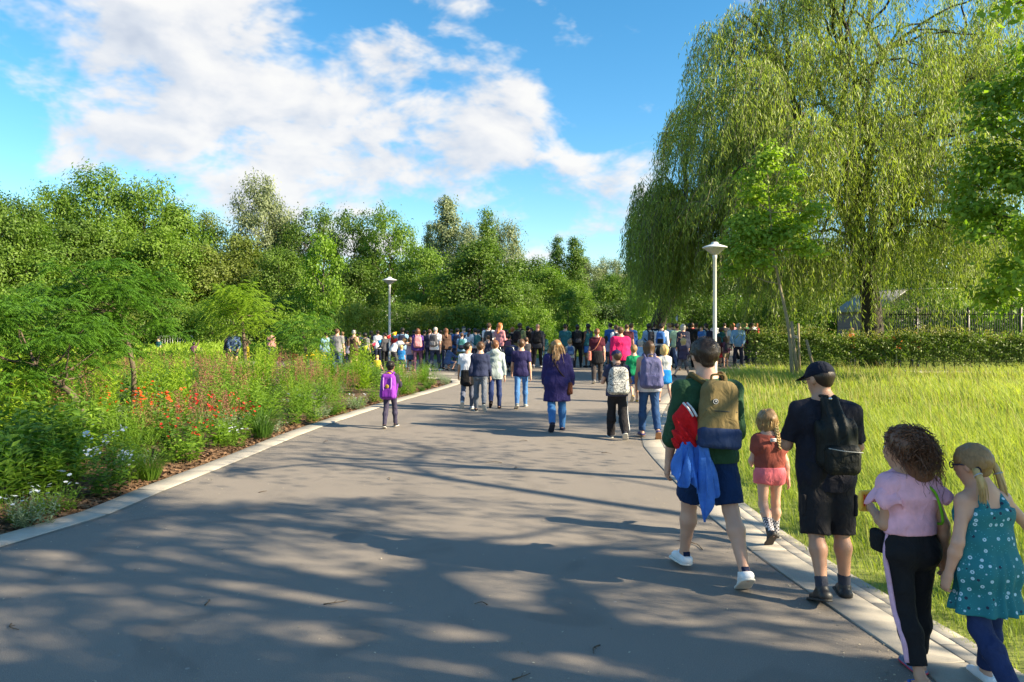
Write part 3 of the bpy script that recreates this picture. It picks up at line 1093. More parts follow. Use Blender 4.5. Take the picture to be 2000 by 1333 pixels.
_r = np.random.default_rng(31)
XS = [1410, 1440, 1490, 1600, 1760, 1900, 2020]
TP = [130, 40, -40, -110, -110, -60, 20]
spots = willow_spots(_r, XS, TP, 33, 5.5, 100, (.8, 2.0), (1.8, 5.0), 470)
spots += [(at(1432, 32), 32, zz(50, 32), 1.1, 4.0), (at(1385, 33), 33, zz(195, 33), 1.1, 4.5), (at(1465, 31), 31, zz(10, 31), 1.2, 4.4), (at(1650, 30), 30, zz(60, 30), 1.6, 4.2), (at(1740, 30), 30, zz(40, 30), 1.6, 4.0), (at(1700, 29), 29, zz(160, 29), 1.5, 4.0), (at(1800, 30), 30, zz(120, 30), 1.6, 4.4)]
spots += [(at(x, 29.5), 29.5, zz(y, 29.5), 1.2, h) for x, y, h in ((1880, 440, 2.0), (1640, 380, 4.2), (1560, 330, 4.6), (1600, 470, 3.0), (1480, 380, 4.5), (1690, 440, 3.2), (1650, 480, 3.0), (1560, 470, 3.2), (1950, 450, 2.4), (1520, 450, 3.4))]
willow('weeping_willow', (at(1702, 33), 33, 0), .44, (at(1690, 33), 33, 4.6), spots, 5, 6800, 'huge weeping willow with dark forked limbs filling the upper right')
XS2 = [1272, 1300, 1345, 1400, 1460, 1530]
TP2 = [420, 330, 290, 200, 170, 200]
spots2 = willow_spots(_r, XS2, TP2, 37, 3.0, 22, (.9, 1.6), (3.6, 6.0), 430)
spots2 += [(at(1278, 37), 37, zz(372, 37), 1.0, 5.0), (at(1285, 36), 36, zz(345, 36), 1.1, 6.0), (at(1352, 36), 36, zz(205, 36), 1.1, 5.5), (at(1325, 37), 37, zz(250, 37), 1.0, 6), (at(1275, 37), 37, zz(470, 37), 1.1, 4.0), (at(1310, 36), 36, zz(440, 36), 1.2, 5)]
willow('weeping_willow', (at(1258, 46), 46, 0), .40, (at(1330, 41), 41, 5.6), spots2, 6, 3000, 'weeping willow whose fringe hangs to the ground left of the lamp post')

# ------------------------------------------------------------------ young maple with stakes, maple at the right edge, shade trees out of frame
L_MAPLE = leafmat('leaf_maple', (.10, .19, .018), (.36, .47, .065), .5, .45, (1.0, 1.15, .35))
M_YBARK = barkmat('bark_young', (.17, .14, .09), (.34, .28, .18), 14)


def young_maple():
    d = 25.0
    rng = np.random.default_rng(8)
    b = np.array([at(1548, d), d, 0.0])
    pts = [(1500, 330, .45), (1485, 380, .6), (1530, 385, .55), (1470, 430, .6), (1520, 425, .7), (1455, 470, .55), (1500, 475, .65), (1540, 460, .55), (1590, 415, .40), (1570, 440, .45), (1595, 490, .40),
           (1560, 485, .45), (1440, 505, .55), (1480, 520, .5), (1440, 530, .40), (1510, 305, .30), (1500, 290, .22), (1465, 350, .45), (1435, 440, .4), (1420, 480, .35), (1425, 525, .3), (1545, 350, .35), (1485, 320, .35)]
    lob = [(at(1500 + (x - 1500) * .92, d) - b[0], rng.uniform(-.7, .7), zz(y, d), r * .74) for x, y, r in pts]
    tp = [(0, 0, -.1), (at(1540, d) - b[0], 0, zz(640, d)), (at(1512, d) - b[0], 0, zz(500, d)), (at(1500, d) - b[0], .05, zz(340, d))]
    wm, cm = crown_tree(77, lob, 300, 5200, .15, .13, .27, {'path': tp, 'r': [.07, .055, .04, .015]}, .028)
    place_tree('young_maple', wm, cm, M_YBARK, L_MAPLE, tuple(b), 0, 1, 1, 'young maple with a thin leaning stem tied to wooden stakes', None)
    wood = barkmat('stake_wood', (.17, .125, .075), (.33, .26, .16), 16)
    for (x0, y0, x1, y1, r, lab, dd) in ((1558, 742, 1546, 628, .055, 'thick upright wooden stake against the young maple stem', .35), (1562, 738, 1559, 632, .045, 'thin upright wooden stake right of the young maple', -.5), (1594, 742, 1575, 664, .05, 'short tilted wooden stake leaning towards the young maple', 0.2)):
        D = d - dd
        p0, p1 = np.array([at(x0, D), D, 0]), np.array([at(x1, D), D, zz(y1, D)])
        s = MB().tube([p0 * 0, (p1 - p0) * .5, p1 - p0], [r, r * .97, r * .9], 10).build('tree_stake', wood, None, True, loc=tuple(p0))
        tag(s, lab, 'stake', 'stakes around the young maple')
    D = d - .1
    tie = MB().tube(spline([(at(1540, D), D - .25, zz(656, D)), (at(1551, D), D - .3, zz(661, D)), (at(1561, D), D + .3, zz(657, D)), (at(1548, D), D + .35, zz(655, D))], 14), .022, 6)
    tag(tie.build('tree_tie', plain('tie_band', (.30, .26, .2), .8)), 'pale band tying the young maple to its stakes', 'tie')


young_maple()


def edge_maple():
    rng = np.random.default_rng(9)
    d = 21.0
    b = np.array([at(2140, d), d, 0.0])
    lob = []
    for x, y, r in ((2000, 180, 1.0), (1985, 250, 1.0), (2040, 120, 1.2), (1950, 320, .9), (1990, 360, 1.0), (1920, 350, .55), (1905, 400, .6), (1960, 430, .95), (1900, 470, .6), (1875, 455, .45), (2010, 470, 1.0), (1955, 510, .8),
                    (1915, 545, .5), (1990, 555, .8), (1965, 590, .55), (1940, 225, .5), (2080, 220, 1.4), (2090, 330, 1.4), (2080, 440, 1.4), (2150, 160, 1.5), (2200, 300, 1.6), (2150, 420, 1.4), (2060, 560, .8), (1960, 160, .6)):
        lob.append((at(x + 28, d) - b[0], rng.uniform(-1.6, 1.6), zz(y, d), r * .9))
    wm, cm = crown_tree(78, lob, 560, 17000, .17, .14, .34, {'path': [(0, 0, -.1), (.1, 0, 2.5), (0, .1, 6.5)], 'r': [.22, .18, .08]}, .07)
    place_tree('maple', wm, cm, BARK, L_MAPLE, tuple(b), 0, 1, 1, 'bright leafy maple reaching in from the right edge', None)


edge_maple()


def shade_tree(loc, H, R, z0, seed, label, nleaf=9000, extra=(), nl=20, rl=(.22, .38), boughs=()):
    """a park tree right of the camera whose crown throws the dappled shade on the road"""
    rng = np.random.default_rng(seed)
    lob = round_lobes(rng, H, R, z0, nl, rl) + list(extra)
    wm, cm = crown_tree(seed, lob, 420, nleaf, .17, .11, .42, {'path': [(0, 0, -.1), (.1, 0, H * .3), (0, .1, H * .75)], 'r': [.26, .2, .07]}, .10)
    e = place_tree('park_tree', wm, cm, BARK, L_MID, loc, 0, 1, 1, label, 'park trees beside the road')
    for pts, r0, r1 in boughs:
        P = spline(np.asarray(pts, float) - np.asarray(loc), 16)
        MB().tube(P, np.linspace(r0, r1, 16), 7).build('bough', BARK, e, True)


def shade_willow(base, label, seed, targets, nstr):
    """a willow right of the frame: its hanging shoots throw long narrow streaks across the road.
    targets: (ground x, ground y, height of the shoot's middle)"""
    rng = np.random.default_rng(seed)
    kx, ky = SUN_DIR[0] / SUN_DIR[2], SUN_DIR[1] / SUN_DIR[2]
    sp = []
    for gx, gy, z in targets:
        h = rng.uniform(.7, 1.9)
        sp.append((gx + kx * z, gy + ky * z, z + h * .5, rng.uniform(.10, .22), h))
    willow('willow', base, .34, (base[0] - .4, base[1], 4.2), sp, seed, nstr, label, .15, .05)


_g = np.random.default_rng(71)
tg = [(_g.uniform(-5.5, 2.3), 3.4 + 3.9 * _g.uniform(0, 1) ** 1.15, 0) for _ in range(66)]
tg = [t for t in tg if not ((-2.0 < t[0] < 1.3 and 5.2 < t[1] < 6.5 or -.3 < t[0] < 1.8 and 3.9 < t[1] < 4.6) and _g.uniform(0, 1) < .85)]
shade_willow((13.0, .2, 0), 'willow right of the road outside the frame, its shoots streaking the asphalt with shade', 61, [(x, y, 6.0 - .42 * x + _g.uniform(-.9, 1.1)) for x, y, _ in tg], 900)
shade_tree((12.5, -3.6, 0), 11.0, 3.0, .5, 95, 'park tree beside the road behind the walkers, just outside the frame', 1700, nl=11)
shade_tree((13.5, 1.6, 0), 13.5, 1.7, .80, 92, 'slender park tree right of the road with one long bare limb', 1700, nl=7,
           boughs=[([(13.5, 1.6, 3.6), (12.6, 2.8, 4.8), (11.4, 4.1, 6.0), (10.2, 5.4, 6.9), (9.5, 6.0, 7.5)], .12, .045), ([(10.5, 5.0, 6.7), (10.5, 5.9, 7.1), (11.2, 6.8, 7.4), (11.2, 7.6, 8.0)], .055, .022),
                   ([(11.0, 6.6, 7.3), (10.2, 7.3, 7.5), (9.8, 7.9, 8.0)], .032, .014), ([(12.0, 3.5, 5.4), (12.5, 4.6, 6.2), (12.2, 5.7, 7.0)], .045, .018)])
shade_tree((17.8, 8.6, 0), 11.6, 2.2, .76, 93, 'tall thin park tree far right of the meadow', 3200, nl=9)

# leafy spray of the nearest park tree in the top right corner
def corner_branch():
    rng = np.random.default_rng(44)
    d = 6.5
    e = empty('park_tree', (7.2, d + .5, 0), 0, 'park tree just outside the frame, one twig hanging into the top right corner', 'tree', 'park trees beside the road')
    B = np.array([7.2, d + .5, 0])
    w = MB().tube(spline([(0, 0, -.1), (.1, 0, 2.5), (0, 0, 6)], 8), np.linspace(.14, .05, 8), 8)
    end = np.array([at(1985, d), d, zz(8, d)]) - B
    w.tube(spline([(0, 0, 4.2), (-1.2, 0, 5.0), end + np.array([.35, 0, .15]), end], 10), np.linspace(.05, .008, 10), 6)
    lf = Leafy()
    n = 150
    c = np.array([at(1985, d), d, zz(5, d)]) - B + np.abs(rng.normal(0, 1, (n, 1))) * np.array([[.22, .1, .14]]) + rng.normal(0, 1, (n, 3)) * np.array([.10, .2, .06])
    lf.leaves(c, rng.normal(size=(n, 3)) + np.array([-.5, 0, -.5]), rng.normal(size=(n, 3)) * .5 + np.array([0, -.3, 1]), rng.uniform(.08, .14, n), rng.uniform(.05, .08, n), rng.uniform(.3, 1, n))
    m = 1400
    c = rng.normal(0, 1, (m, 3)) * np.array([.9, .9, .8]) + np.array([.8, .2, 5.9])
    lf.leaves(c, rng.normal(size=(m, 3)) + np.array([0, 0, -.5]), rng.normal(size=(m, 3)) * .5 + np.array([0, 0, 1]), rng.uniform(.08, .14, m), rng.uniform(.05, .08, m), rng.uniform(.2, 1, m))
    link('trunk', w.mesh(True), BARK, e)
    link('crown', lf.mesh(), L_MAPLE, e)


corner_branch()

# ------------------------------------------------------------------ hedge
def hedge():
    rng = np.random.default_rng(12)
    A, Bp = np.array([9.5, 29.0]), np.array([31.0, 26.0])
    T = (Bp - A) / np.linalg.norm(Bp - A)
    Nn = np.array([-T[1], T[0]])
    Ln = np.linalg.norm(Bp - A)
    e = empty('hedge', (A[0], A[1], 0), 0, 'clipped beech hedge with fresh shoots behind the meadow', 'hedge')
    lf = Leafy()
    n = 42000
    s = rng.uniform(0, Ln, n)
    hgt = 1.30 + .10 * np.sin(s * 1.1) + .07 * np.sin(s * 3.3) + .06 * np.sin(s * 7.7)
    face = rng.uniform(0, 1, n)
    top = face < .35
    u = np.where(top, rng.uniform(-.45, .45, n), np.where(face < .88, -.45, .45)) + rng.normal(0, .07, n)
    z = np.where(top, hgt + rng.normal(0, .06, n), .22 + (hgt - .22) * rng.uniform(0, 1, n) ** .8)
    clump = np.sin(s * 4.7 + z * 5) * np.sin(z * 7.5 + s * 2.1)
    u += -.10 * clump * (~top)
    keep = rng.uniform(0, 1, n) < np.where(z < .5, .42, 1)
    P = np.c_[T[0] * s + Nn[0] * u, T[1] * s + Nn[1] * u, z][keep]
    k = len(P)
    nrm = np.where(top[keep][:, None], np.array([0, 0, 1.0]), np.where((u[keep] < 0)[:, None], -np.r_[Nn, 0], np.r_[Nn, 0])) + rng.normal(size=(k, 3)) * .6 + np.array([0, 0, .3])
    lf.leaves(P, rng.normal(size=(k, 3)) + np.array([0, 0, -.3]), nrm, rng.uniform(.07, .13, k), rng.uniform(.045, .075, k), np.clip(rng.normal(.45, .2, k) + .12 * clump[keep], 0, 1))
    link('foliage', lf.mesh(), leafmat('leaf_hedge', (.034, .068, .012), (.200, .260, .045), .38), e)
    # fresh shoots standing above the cut
    sh = Leafy()
    m = 900
    s = rng.uniform(0, Ln, m)
    u = rng.uniform(-.5, .4, m)
    for q in range(9):
        z = 1.30 + .03 + .045 * q + .10 * np.sin(s * 1.1)
        ok = rng.uniform(0, 1, m) < (1 - q * .085)
        P = np.c_[T[0] * s + Nn[0] * u, T[1] * s + Nn[1] * u, z][ok] + rng.normal(0, .02, (ok.sum(), 3))
        D = rng.normal(size=(ok.sum(), 3)) + np.array([0, 0, .5])
        sh.leaves(P, D, rng.normal(size=D.shape) + np.array([0, -.5, .6]), .075, .045, np.clip(rng.normal(.35 + q * .05, .18, ok.sum()), 0, 1))
    link('young_shoots', sh.mesh(), leafmat('leaf_hedge_shoot', (.10, .12, .025), (.32, .31, .08), .4), e)
    st = MB()
    for s0 in np.arange(.2, Ln, .33):
        u0 = rng.uniform(-.2, .2)
        p = np.array([T[0] * s0 + Nn[0] * u0, T[1] * s0 + Nn[1] * u0, -.05])
        st.tube([p, p + np.array([rng.normal(0, .05), rng.normal(0, .05), .4]), p + np.array([rng.normal(0, .12), rng.normal(0, .1), 1.0])], [.022, .018, .01], 5, False)
    link('stems', st.mesh(), BARK, e)['kind'] = 'stuff'


hedge()
# ------------------------------------------------------------------ figures: smooth fields turned into meshes
def surface_nets(f, org, h):
    ins = f < 0
    c = np.zeros(tuple(s - 1 for s in f.shape), np.int8)
    for i in (0, 1):
        for j in (0, 1):
            for k in (0, 1):
                c += ins[i:i + c.shape[0], j:j + c.shape[1], k:k + c.shape[2]]
    act = np.argwhere((c > 0) & (c < 8))
    if len(act) == 0:
        return None, None
    idx = -np.ones(c.shape, np.int32)
    idx[act[:, 0], act[:, 1], act[:, 2]] = np.arange(len(act))
    pos = np.zeros((len(act), 3))
    cnt = np.zeros(len(act))
    corners = [(i, j, k) for i in (0, 1) for j in (0, 1) for k in (0, 1)]
    val = {q: f[act[:, 0] + q[0], act[:, 1] + q[1], act[:, 2] + q[2]] for q in corners}
    for a in corners:
        for ax in range(3):
            if a[ax]:
                continue
            b = list(a); b[ax] = 1; b = tuple(b)
            va, vb = val[a], val[b]
            x = (va < 0) != (vb < 0)
            t = np.where(x, va / np.where(x, va - vb, 1), 0)
            p = np.zeros((len(act), 3))
            p[:] = a
            p[:, ax] = t
            pos += p * x[:, None]
            cnt += x
    V = org + h * (act + pos / cnt[:, None])
    F = []
    for ax in range(3):
        sl0 = [slice(None)] * 3; sl1 = [slice(None)] * 3
        sl0[ax] = slice(0, -1); sl1[ax] = slice(1, None)
        i0, i1 = ins[tuple(sl0)], ins[tuple(sl1)]
        E = np.argwhere(i0 != i1)
        o1, o2 = [(1, 2), (2, 0), (0, 1)][ax]
        ok = (E[:, o1] > 0) & (E[:, o2] > 0) & (E[:, o1] < f.shape[o1] - 1) & (E[:, o2] < f.shape[o2] - 1)
        E = E[ok]
        if len(E) == 0:
            continue
        def cell(a, b):
            q = E.copy(); q[:, o1] -= a; q[:, o2] -= b
            return idx[q[:, 0], q[:, 1], q[:, 2]]
        quad = np.stack([cell(1, 1), cell(0, 1), cell(0, 0), cell(1, 0)], -1)
        flip = ~i0[E[:, 0], E[:, 1], E[:, 2]]
        quad[flip] = quad[flip][:, ::-1]
        F.append(quad)
    return V, np.concatenate(F)


def nz3(P, freq, seed, aniso=(1, 1, 1), oct=2):
    """smooth pseudo-noise in -1..1 from warped sines"""
    rg = np.random.default_rng(seed)
    X, Y, Z = P[0] * aniso[0], P[1] * aniso[1], P[2] * aniso[2]
    out = 0
    amp = 1.0
    tot = 0
    for o in range(oct):
        for _ in range(3):
            d = unit(rg.normal(size=3)) * freq
            p1 = rg.uniform(0, 6.28, 2)
            w = unit(rg.normal(size=3)) * freq * .6
            out = out + amp * np.sin(d[0] * X + d[1] * Y + d[2] * Z + p1[0] + 1.4 * np.sin(w[0] * X + w[1] * Y + w[2] * Z + p1[1]))
            tot += amp
        freq *= 2.1
        amp *= .5
    return out / tot


class Field:
    """signed distance sampled on a grid; primitives are blended in where they matter"""
    def __init__(self, lo, hi, h):
        self.h = h
        self.lo = np.asarray(lo, float)
        n = np.ceil((np.asarray(hi, float) - self.lo) / h).astype(int) + 1
        self.f = np.full(tuple(n), .2, np.float32)
        self.ax = [(self.lo[i] + h * np.arange(n[i])).astype(np.float32) for i in range(3)]

    def _sl(self, a, b, m):
        s = []
        for i in range(3):
            i0 = int(max(0, math.floor((a[i] - m - self.lo[i]) / self.h)))
            i1 = int(min(self.f.shape[i], math.ceil((b[i] + m - self.lo[i]) / self.h) + 1))
            if i1 <= i0:
                return None
            s.append(slice(i0, i1))
        return tuple(s)

    def pts(self, s=None):
        s = s or (slice(None),) * 3
        return self.ax[0][s[0]][:, None, None], self.ax[1][s[1]][None, :, None], self.ax[2][s[2]][None, None, :]

    def blend(self, s, d, k, sub=False):
        f = self.f[s]
        if sub:
            self.f[s] = np.maximum(f, -d)
            return
        if k <= 0:
            self.f[s] = np.minimum(f, d)
            return
        h = np.clip(.5 + .5 * (d - f) / k, 0, 1)
        self.f[s] = d + (f - d) * h - k * h * (1 - h)

    def cone(self, a, b, ra, rb, k=.02, wide=1.0, side=(1, 0, 0), cap_a=False, cap_b=False, sub=False):
        a, b = np.asarray(a, float), np.asarray(b, float)
        R = max(ra, rb) * max(1, wide)
        s = self._sl(np.minimum(a, b), np.maximum(a, b), R + k + .03)
        if s is None:
            return self
        X, Y, Z = self.pts(s)
        ba = b - a
        L2 = ba @ ba + 1e-12
        L = sqrt(L2)
        tu = ((X - a[0]) * ba[0] + (Y - a[1]) * ba[1] + (Z - a[2]) * ba[2]) / L2
        t = np.clip(tu, 0, 1)
        q = [X - a[0] - t * ba[0], Y - a[1] - t * ba[1], Z - a[2] - t * ba[2]]
        if wide != 1.0:
            sd = np.asarray(side, float)
            sd = sd - ba * (sd @ ba) / L2
            sd = sd / (np.linalg.norm(sd) + 1e-9)
            c = (q[0] * sd[0] + q[1] * sd[1] + q[2] * sd[2]) * (1 / wide - 1)
            q = [q[i] + c * sd[i] for i in range(3)]
        d = np.sqrt(q[0] ** 2 + q[1] ** 2 + q[2] ** 2) - (ra + (rb - ra) * t)
        if cap_b:
            d = np.maximum(d, (tu - 1) * L)
        if cap_a:
            d = np.maximum(d, -tu * L)
        self.blend(s, d, k, sub)
        return self

    def ell(self, c, r, k=.02, R=None, sub=False):
        c, r = np.asarray(c, float), np.asarray(r, float)
        m = r.max()
        s = self._sl(c, c, m + k + .03)
        if s is None:
            return self
        X, Y, Z = self.pts(s)
        q = [X - c[0], Y - c[1], Z - c[2]]
        if R is not None:           # rows of R: local axes
            q = [q[0] * R[i][0] + q[1] * R[i][1] + q[2] * R[i][2] for i in range(3)]
        n = np.sqrt((q[0] / r[0]) ** 2 + (q[1] / r[1]) ** 2 + (q[2] / r[2]) ** 2)
        d = (n - 1) * r.min() if r.min() > .5 * m else (n - 1) * r.mean() * .8
        self.blend(s, d, k, sub)
        return self

    def rbox(self, c, half, rad, k=.01, R=None, taper=0.0, sub=False):
        c, half = np.asarray(c, float), np.asarray(half, float)
        s = self._sl(c, c, np.linalg.norm(half) + k + .03)
        if s is None:
            return self
        X, Y, Z = self.pts(s)
        q = [X - c[0], Y - c[1], Z - c[2]]
        R = np.eye(3) if R is None else R
        q = [q[0] * R[i][0] + q[1] * R[i][1] + q[2] * R[i][2] for i in range(3)]
        if taper:
            sc = 1 + taper * q[2] / half[2]
            q[0] = q[0] / sc
        e = [np.abs(q[i]) - half[i] + rad for i in range(3)]
        d = np.sqrt(sum(np.maximum(v, 0) ** 2 for v in e)) + np.minimum(np.maximum(np.maximum(e[0], e[1]), e[2]), 0) - rad
        self.blend(s, d, k, sub)
        return self

    def clip(self, p, n):
        X, Y, Z = self.pts()
        n = np.asarray(n, float)
        n = n / np.linalg.norm(n)
        d = (X - p[0]) * n[0] + (Y - p[1]) * n[1] + (Z - p[2]) * n[2]
        self.f = np.maximum(self.f, d.astype(np.float32))
        return self

    def noise(self, amp, freq, seed, aniso=(1, 1, 1), oct=2):
        self.f = self.f + (amp * nz3(self.pts(), freq, seed, aniso, oct)).astype(np.float32)
        return self

    def mesh(self):
        V, F = surface_nets(self.f, self.lo, self.h)
        if V is None:
            raise ValueError('empty field')
        return mesh_from(V, F, True)


def rotx(v, a):
    return np.array([v[0], v[1] * cos(a) - v[2] * sin(a), v[1] * sin(a) + v[2] * cos(a)])


def rotz(v, a):
    return np.array([v[0] * cos(a) - v[1] * sin(a), v[0] * sin(a) + v[1] * cos(a), v[2]])


class Body:
    """joint positions of a figure facing +Y. Angles in degrees:
    leg = (hip forward, knee bend, out, toe down), arm = (forward, out, elbow bend, inward twist)"""
    def __init__(s, H=1.75, child=0.0, build=1.0, fem=False, legR=(18, 8, 3, 0), legL=(-12, 12, 3, 15), armR=(-10, 9, 14, 0), armL=(14, 9, 18, 0), lean=3, yaw=0, nod=0, tilt=0, bend=0, shoulders=1.0, belly=0.0, headk=1.0):
        s.H, s.fem, s.child = H, fem, child
        hh = (.132 + .042 * child) * H * headk
        B = (H - hh) / .868
        s.B, s.hh, s.b = B, hh, build
        s.sw = (.106 if not fem else .096) * B * shoulders * (1 - .12 * child)
        s.hw = (.050 if not fem else .053) * B
        P = np.array([0.0, 0, .525 * B])
        s.P = P
        ln = radians(lean)
        bd = radians(bend)
        up = lambda a, L: np.array([0, sin(a) * L, cos(a) * L])
        s.waist = P + up(ln * .5 + bd * .3, .095 * B)
        s.chest = s.waist + up(ln + bd * .8, .115 * B)
        s.neck = s.chest + up(ln + bd, .092 * B)
        s.up = up(ln + bd, 1)
        s.fw = np.array([0, cos(ln + bd), -sin(ln + bd)])
        hn = radians(lean * .4 + nod + bd * 30)
        s.headbase = s.neck + up(hn * .5 + ln * .6 + bd * .6, .022 * B)
        # head frame
        yw = radians(yaw)
        tl = radians(tilt)
        fwd = rotz(rotx(np.array([0, 1.0, 0]), -hn), yw)
        upv = rotz(np.array([sin(tl), sin(hn) * cos(tl), cos(hn) * cos(tl)]), yw)
        rt = np.cross(fwd, upv)
        rt /= np.linalg.norm(rt)
        upv = np.cross(rt, fwd)
        s.HR = np.array([rt, fwd, upv])
        s.hc = s.headbase + upv * hh * .52 + fwd * hh * .06
        s.leg, s.arm = {}, {}
        for sd, L, A in ((1, legR, armR), (-1, legL, armL)):
            hip = P + np.array([sd * s.hw, 0, -.005 * B])
            hf, kb, ou, tp = [radians(v) for v in L]
            d1 = np.array([sd * sin(ou), sin(hf) * cos(ou), -cos(hf) * cos(ou)])
            knee = hip + d1 * .245 * B
            d2 = np.array([sd * sin(ou) * .5, sin(hf - kb), -cos(hf - kb)])
            d2 /= np.linalg.norm(d2)
            ank = knee + d2 * .243 * B
            ft = np.array([sd * .13, cos(tp), -sin(tp)])
            ft /= np.linalg.norm(ft)
            fdn = np.array([0, -sin(tp), -cos(tp)])
            s.leg[sd] = dict(hip=hip, knee=knee, ank=ank, ft=ft, dn=fdn, d1=d1, d2=d2)
            sh = s.neck - s.up * .046 * B + np.array([sd * s.sw, 0, 0]) - s.fw * .005 * B
            af, ao, eb, tw = [radians(v) for v in A]
            u1 = np.array([sd * sin(ao), sin(af) * cos(ao), -cos(af) * cos(ao)])
            el = sh + u1 * .168 * B
            fwd2 = af + eb
            u2 = np.array([sd * (sin(ao) * .55) - sd * sin(tw), sin(fwd2) * cos(ao), -cos(fwd2) * cos(ao)])
            u2 /= np.linalg.norm(u2)
            wr = el + u2 * .145 * B
            s.arm[sd] = dict(sh=sh, el=el, wr=wr, u1=u1, u2=u2)
        lowest = min(min((l['ank'] + l['dn'] * .043 * B - l['ft'] * .03 * B)[2], (l['ank'] + l['dn'] * .043 * B + l['ft'] * .10 * B)[2]) for l in s.leg.values())
        s.shift(np.array([0, 0, -lowest]))
        s.belly = belly

    def shift(s, d):
        for k in ('P', 'waist', 'chest', 'neck', 'headbase', 'hc'):
            setattr(s, k, getattr(s, k) + d)
        for l in s.leg.values():
            for k in ('hip', 'knee', 'ank'):
                l[k] = l[k] + d
        for a in s.arm.values():
            for k in ('sh', 'el', 'wr'):
                a[k] = a[k] + d

    def bounds(s, m=.14):
        pts = [s.hc + np.array([0, 0, s.hh * .6]), s.hc - np.array([.0, s.hh * .7, 0]), s.hc + np.array([0, s.hh * .7, 0]), s.P]
        for l in s.leg.values():
            pts += [l['knee'], l['ank'], l['ank'] + l['ft'] * .12 * s.B, l['ank'] + l['dn'] * .05 * s.B]
        for a in s.arm.values():
            pts += [a['sh'], a['el'], a['wr'], a['wr'] + a['u2'] * .11 * s.B]
        pts = np.array(pts)
        return pts.min(0) - m, pts.max(0) + m

    # --- pieces
    def torso(s, F, e=0.0, w=1.0, k=.05):
        B, b = s.B, s.b
        hipw = 1.62 if s.fem else 1.45
        F.cone(s.P - s.up * .015 * B, s.waist, (.060 * b) * B + e, (.054 * b) * B + e, k, hipw * w)
        F.cone(s.waist, s.chest, (.055 * b) * B + e, (.064 * b) * B + e, k, (1.42 if s.fem else 1.5) * w)
        F.cone(s.chest, s.neck - s.up * .060 * B, (.064 * b) * B + e, (.044 * b) * B + e, k, 1.55 * w)
        for sd in (1, -1):
            F.cone(s.neck - s.up * .050 * B, s.arm[sd]['sh'], .040 * B * b + e, .034 * B * b + e, k)
            F.cone(s.neck - s.up * .004 * B - s.fw * .006 * B, s.arm[sd]['sh'] + s.up * .008 * B, .034 * B * b + e * .5, .020 * B * b + e * .8, k * .8)
        F.cone(s.neck - s.up * .01 * B, s.chest + np.array([s.sw * .6, 0, 0]), .034 * B + e * .6, .04 * B + e, k)
        F.cone(s.neck - s.up * .01 * B, s.chest - np.array([s.sw * .6, 0, 0]), .034 * B + e * .6, .04 * B + e, k)
        if s.belly:
            F.ell(s.waist + s.fw * .035 * B, np.array([.085, .075, .085]) * B * (1 + s.belly) + e, k)

    def seat(s, F, e=0.0, k=.04):
        B = s.B
        for sd in (1, -1):
            F.ell(s.leg[sd]['hip'] + np.array([-sd * .004 * B, -.028 * B, -.012 * B]), np.array([.050, .048, .056]) * B * s.b * (1.06 if s.fem else 1) + e, k)

    def legs(s, F, e=0.0, t0=0.0, t1=1.0, k=.03, flare=0.0):
        B, b = s.B, s.b
        for sd in (1, -1):
            l = s.leg[sd]
            F.cone(l['hip'], l['knee'], (.051 * b) * B + e, (.031 * b) * B + e + flare * .4, k)
            calf = l['knee'] + (l['ank'] - l['knee']) * .32 - l['dn'] * 0 + np.array([0, -.010 * B, 0])
            F.cone(l['knee'], calf, .030 * B * b + e + flare * .5, .034 * B * b + e + flare * .6, k)
            F.cone(calf, l['ank'], .033 * B * b + e + flare * .6, .019 * B * b + e + flare, k)

    def arms(s, F, e=0.0, upto=2.0, k=.02, e2=None):
        B, b = s.B, s.b
        e2 = e if e2 is None else e2
        for sd in (1, -1):
            a = s.arm[sd]
            if upto >= 1:
                F.cone(a['sh'], a['el'], .0285 * B * b + e, .0225 * B * b + e, k)
                t = min(1, upto - 1)
                if t > 0:
                    mid = a['el'] + (a['wr'] - a['el']) * .3
                    F.cone(a['el'], mid, .0235 * B * b + e2, .0245 * B * b + e2, k)
                    end = a['el'] + (a['wr'] - a['el']) * t
                    F.cone(mid, end, .0245 * B * b + e2, (.0245 - .0085 * (t - .3) / .7) * B + e2, k, cap_b=t < 1 or e2 > .004)
            else:
                end = a['sh'] + (a['el'] - a['sh']) * upto
                F.cone(a['sh'], end, .0305 * B * b + e, (.031 - .005 * upto) * B * b + e2, k, cap_b=True)

    def head(s, F):
        hh, c, R = s.hh, s.hc, s.HR
        W = lambda x, y, z: c + (R[0] * x + R[1] * y + R[2] * z) * hh
        F.ell(W(0, -.05, .12), np.array([.355, .42, .375]) * hh, .02, R)
        F.ell(W(0, .12, -.12), np.array([.265, .265, .36]) * hh, .03, R)
        F.cone(W(.10, .12, -.36), W(-.10, .12, -.36), .10 * hh, .10 * hh, .03)
        F.cone(W(0, .22, -.36), W(0, .26, -.40), .10 * hh, .09 * hh, .03)
        F.cone(W(0, .36, .06), W(0, .43, -.10), .035 * hh, .058 * hh, .012)       # nose
        F.cone(W(0, .37, -.22), W(0, .365, -.25), .07 * hh, .07 * hh, .015, 1.4, R[0])   # lips
        for sd in (1, -1):
            F.ell(W(sd * .35, -.03, -.03), np.array([.045, .085, .135]) * hh, .01, R)   # ears
            F.ell(W(sd * .14, .335, .045), np.array([.07, .04, .05]) * hh, .012, R)
        F.cone(s.neck - s.up * .03 * s.B, W(0, -.06, -.22), .038 * s.B * (.9 if s.fem else 1.15), .21 * hh, .04)

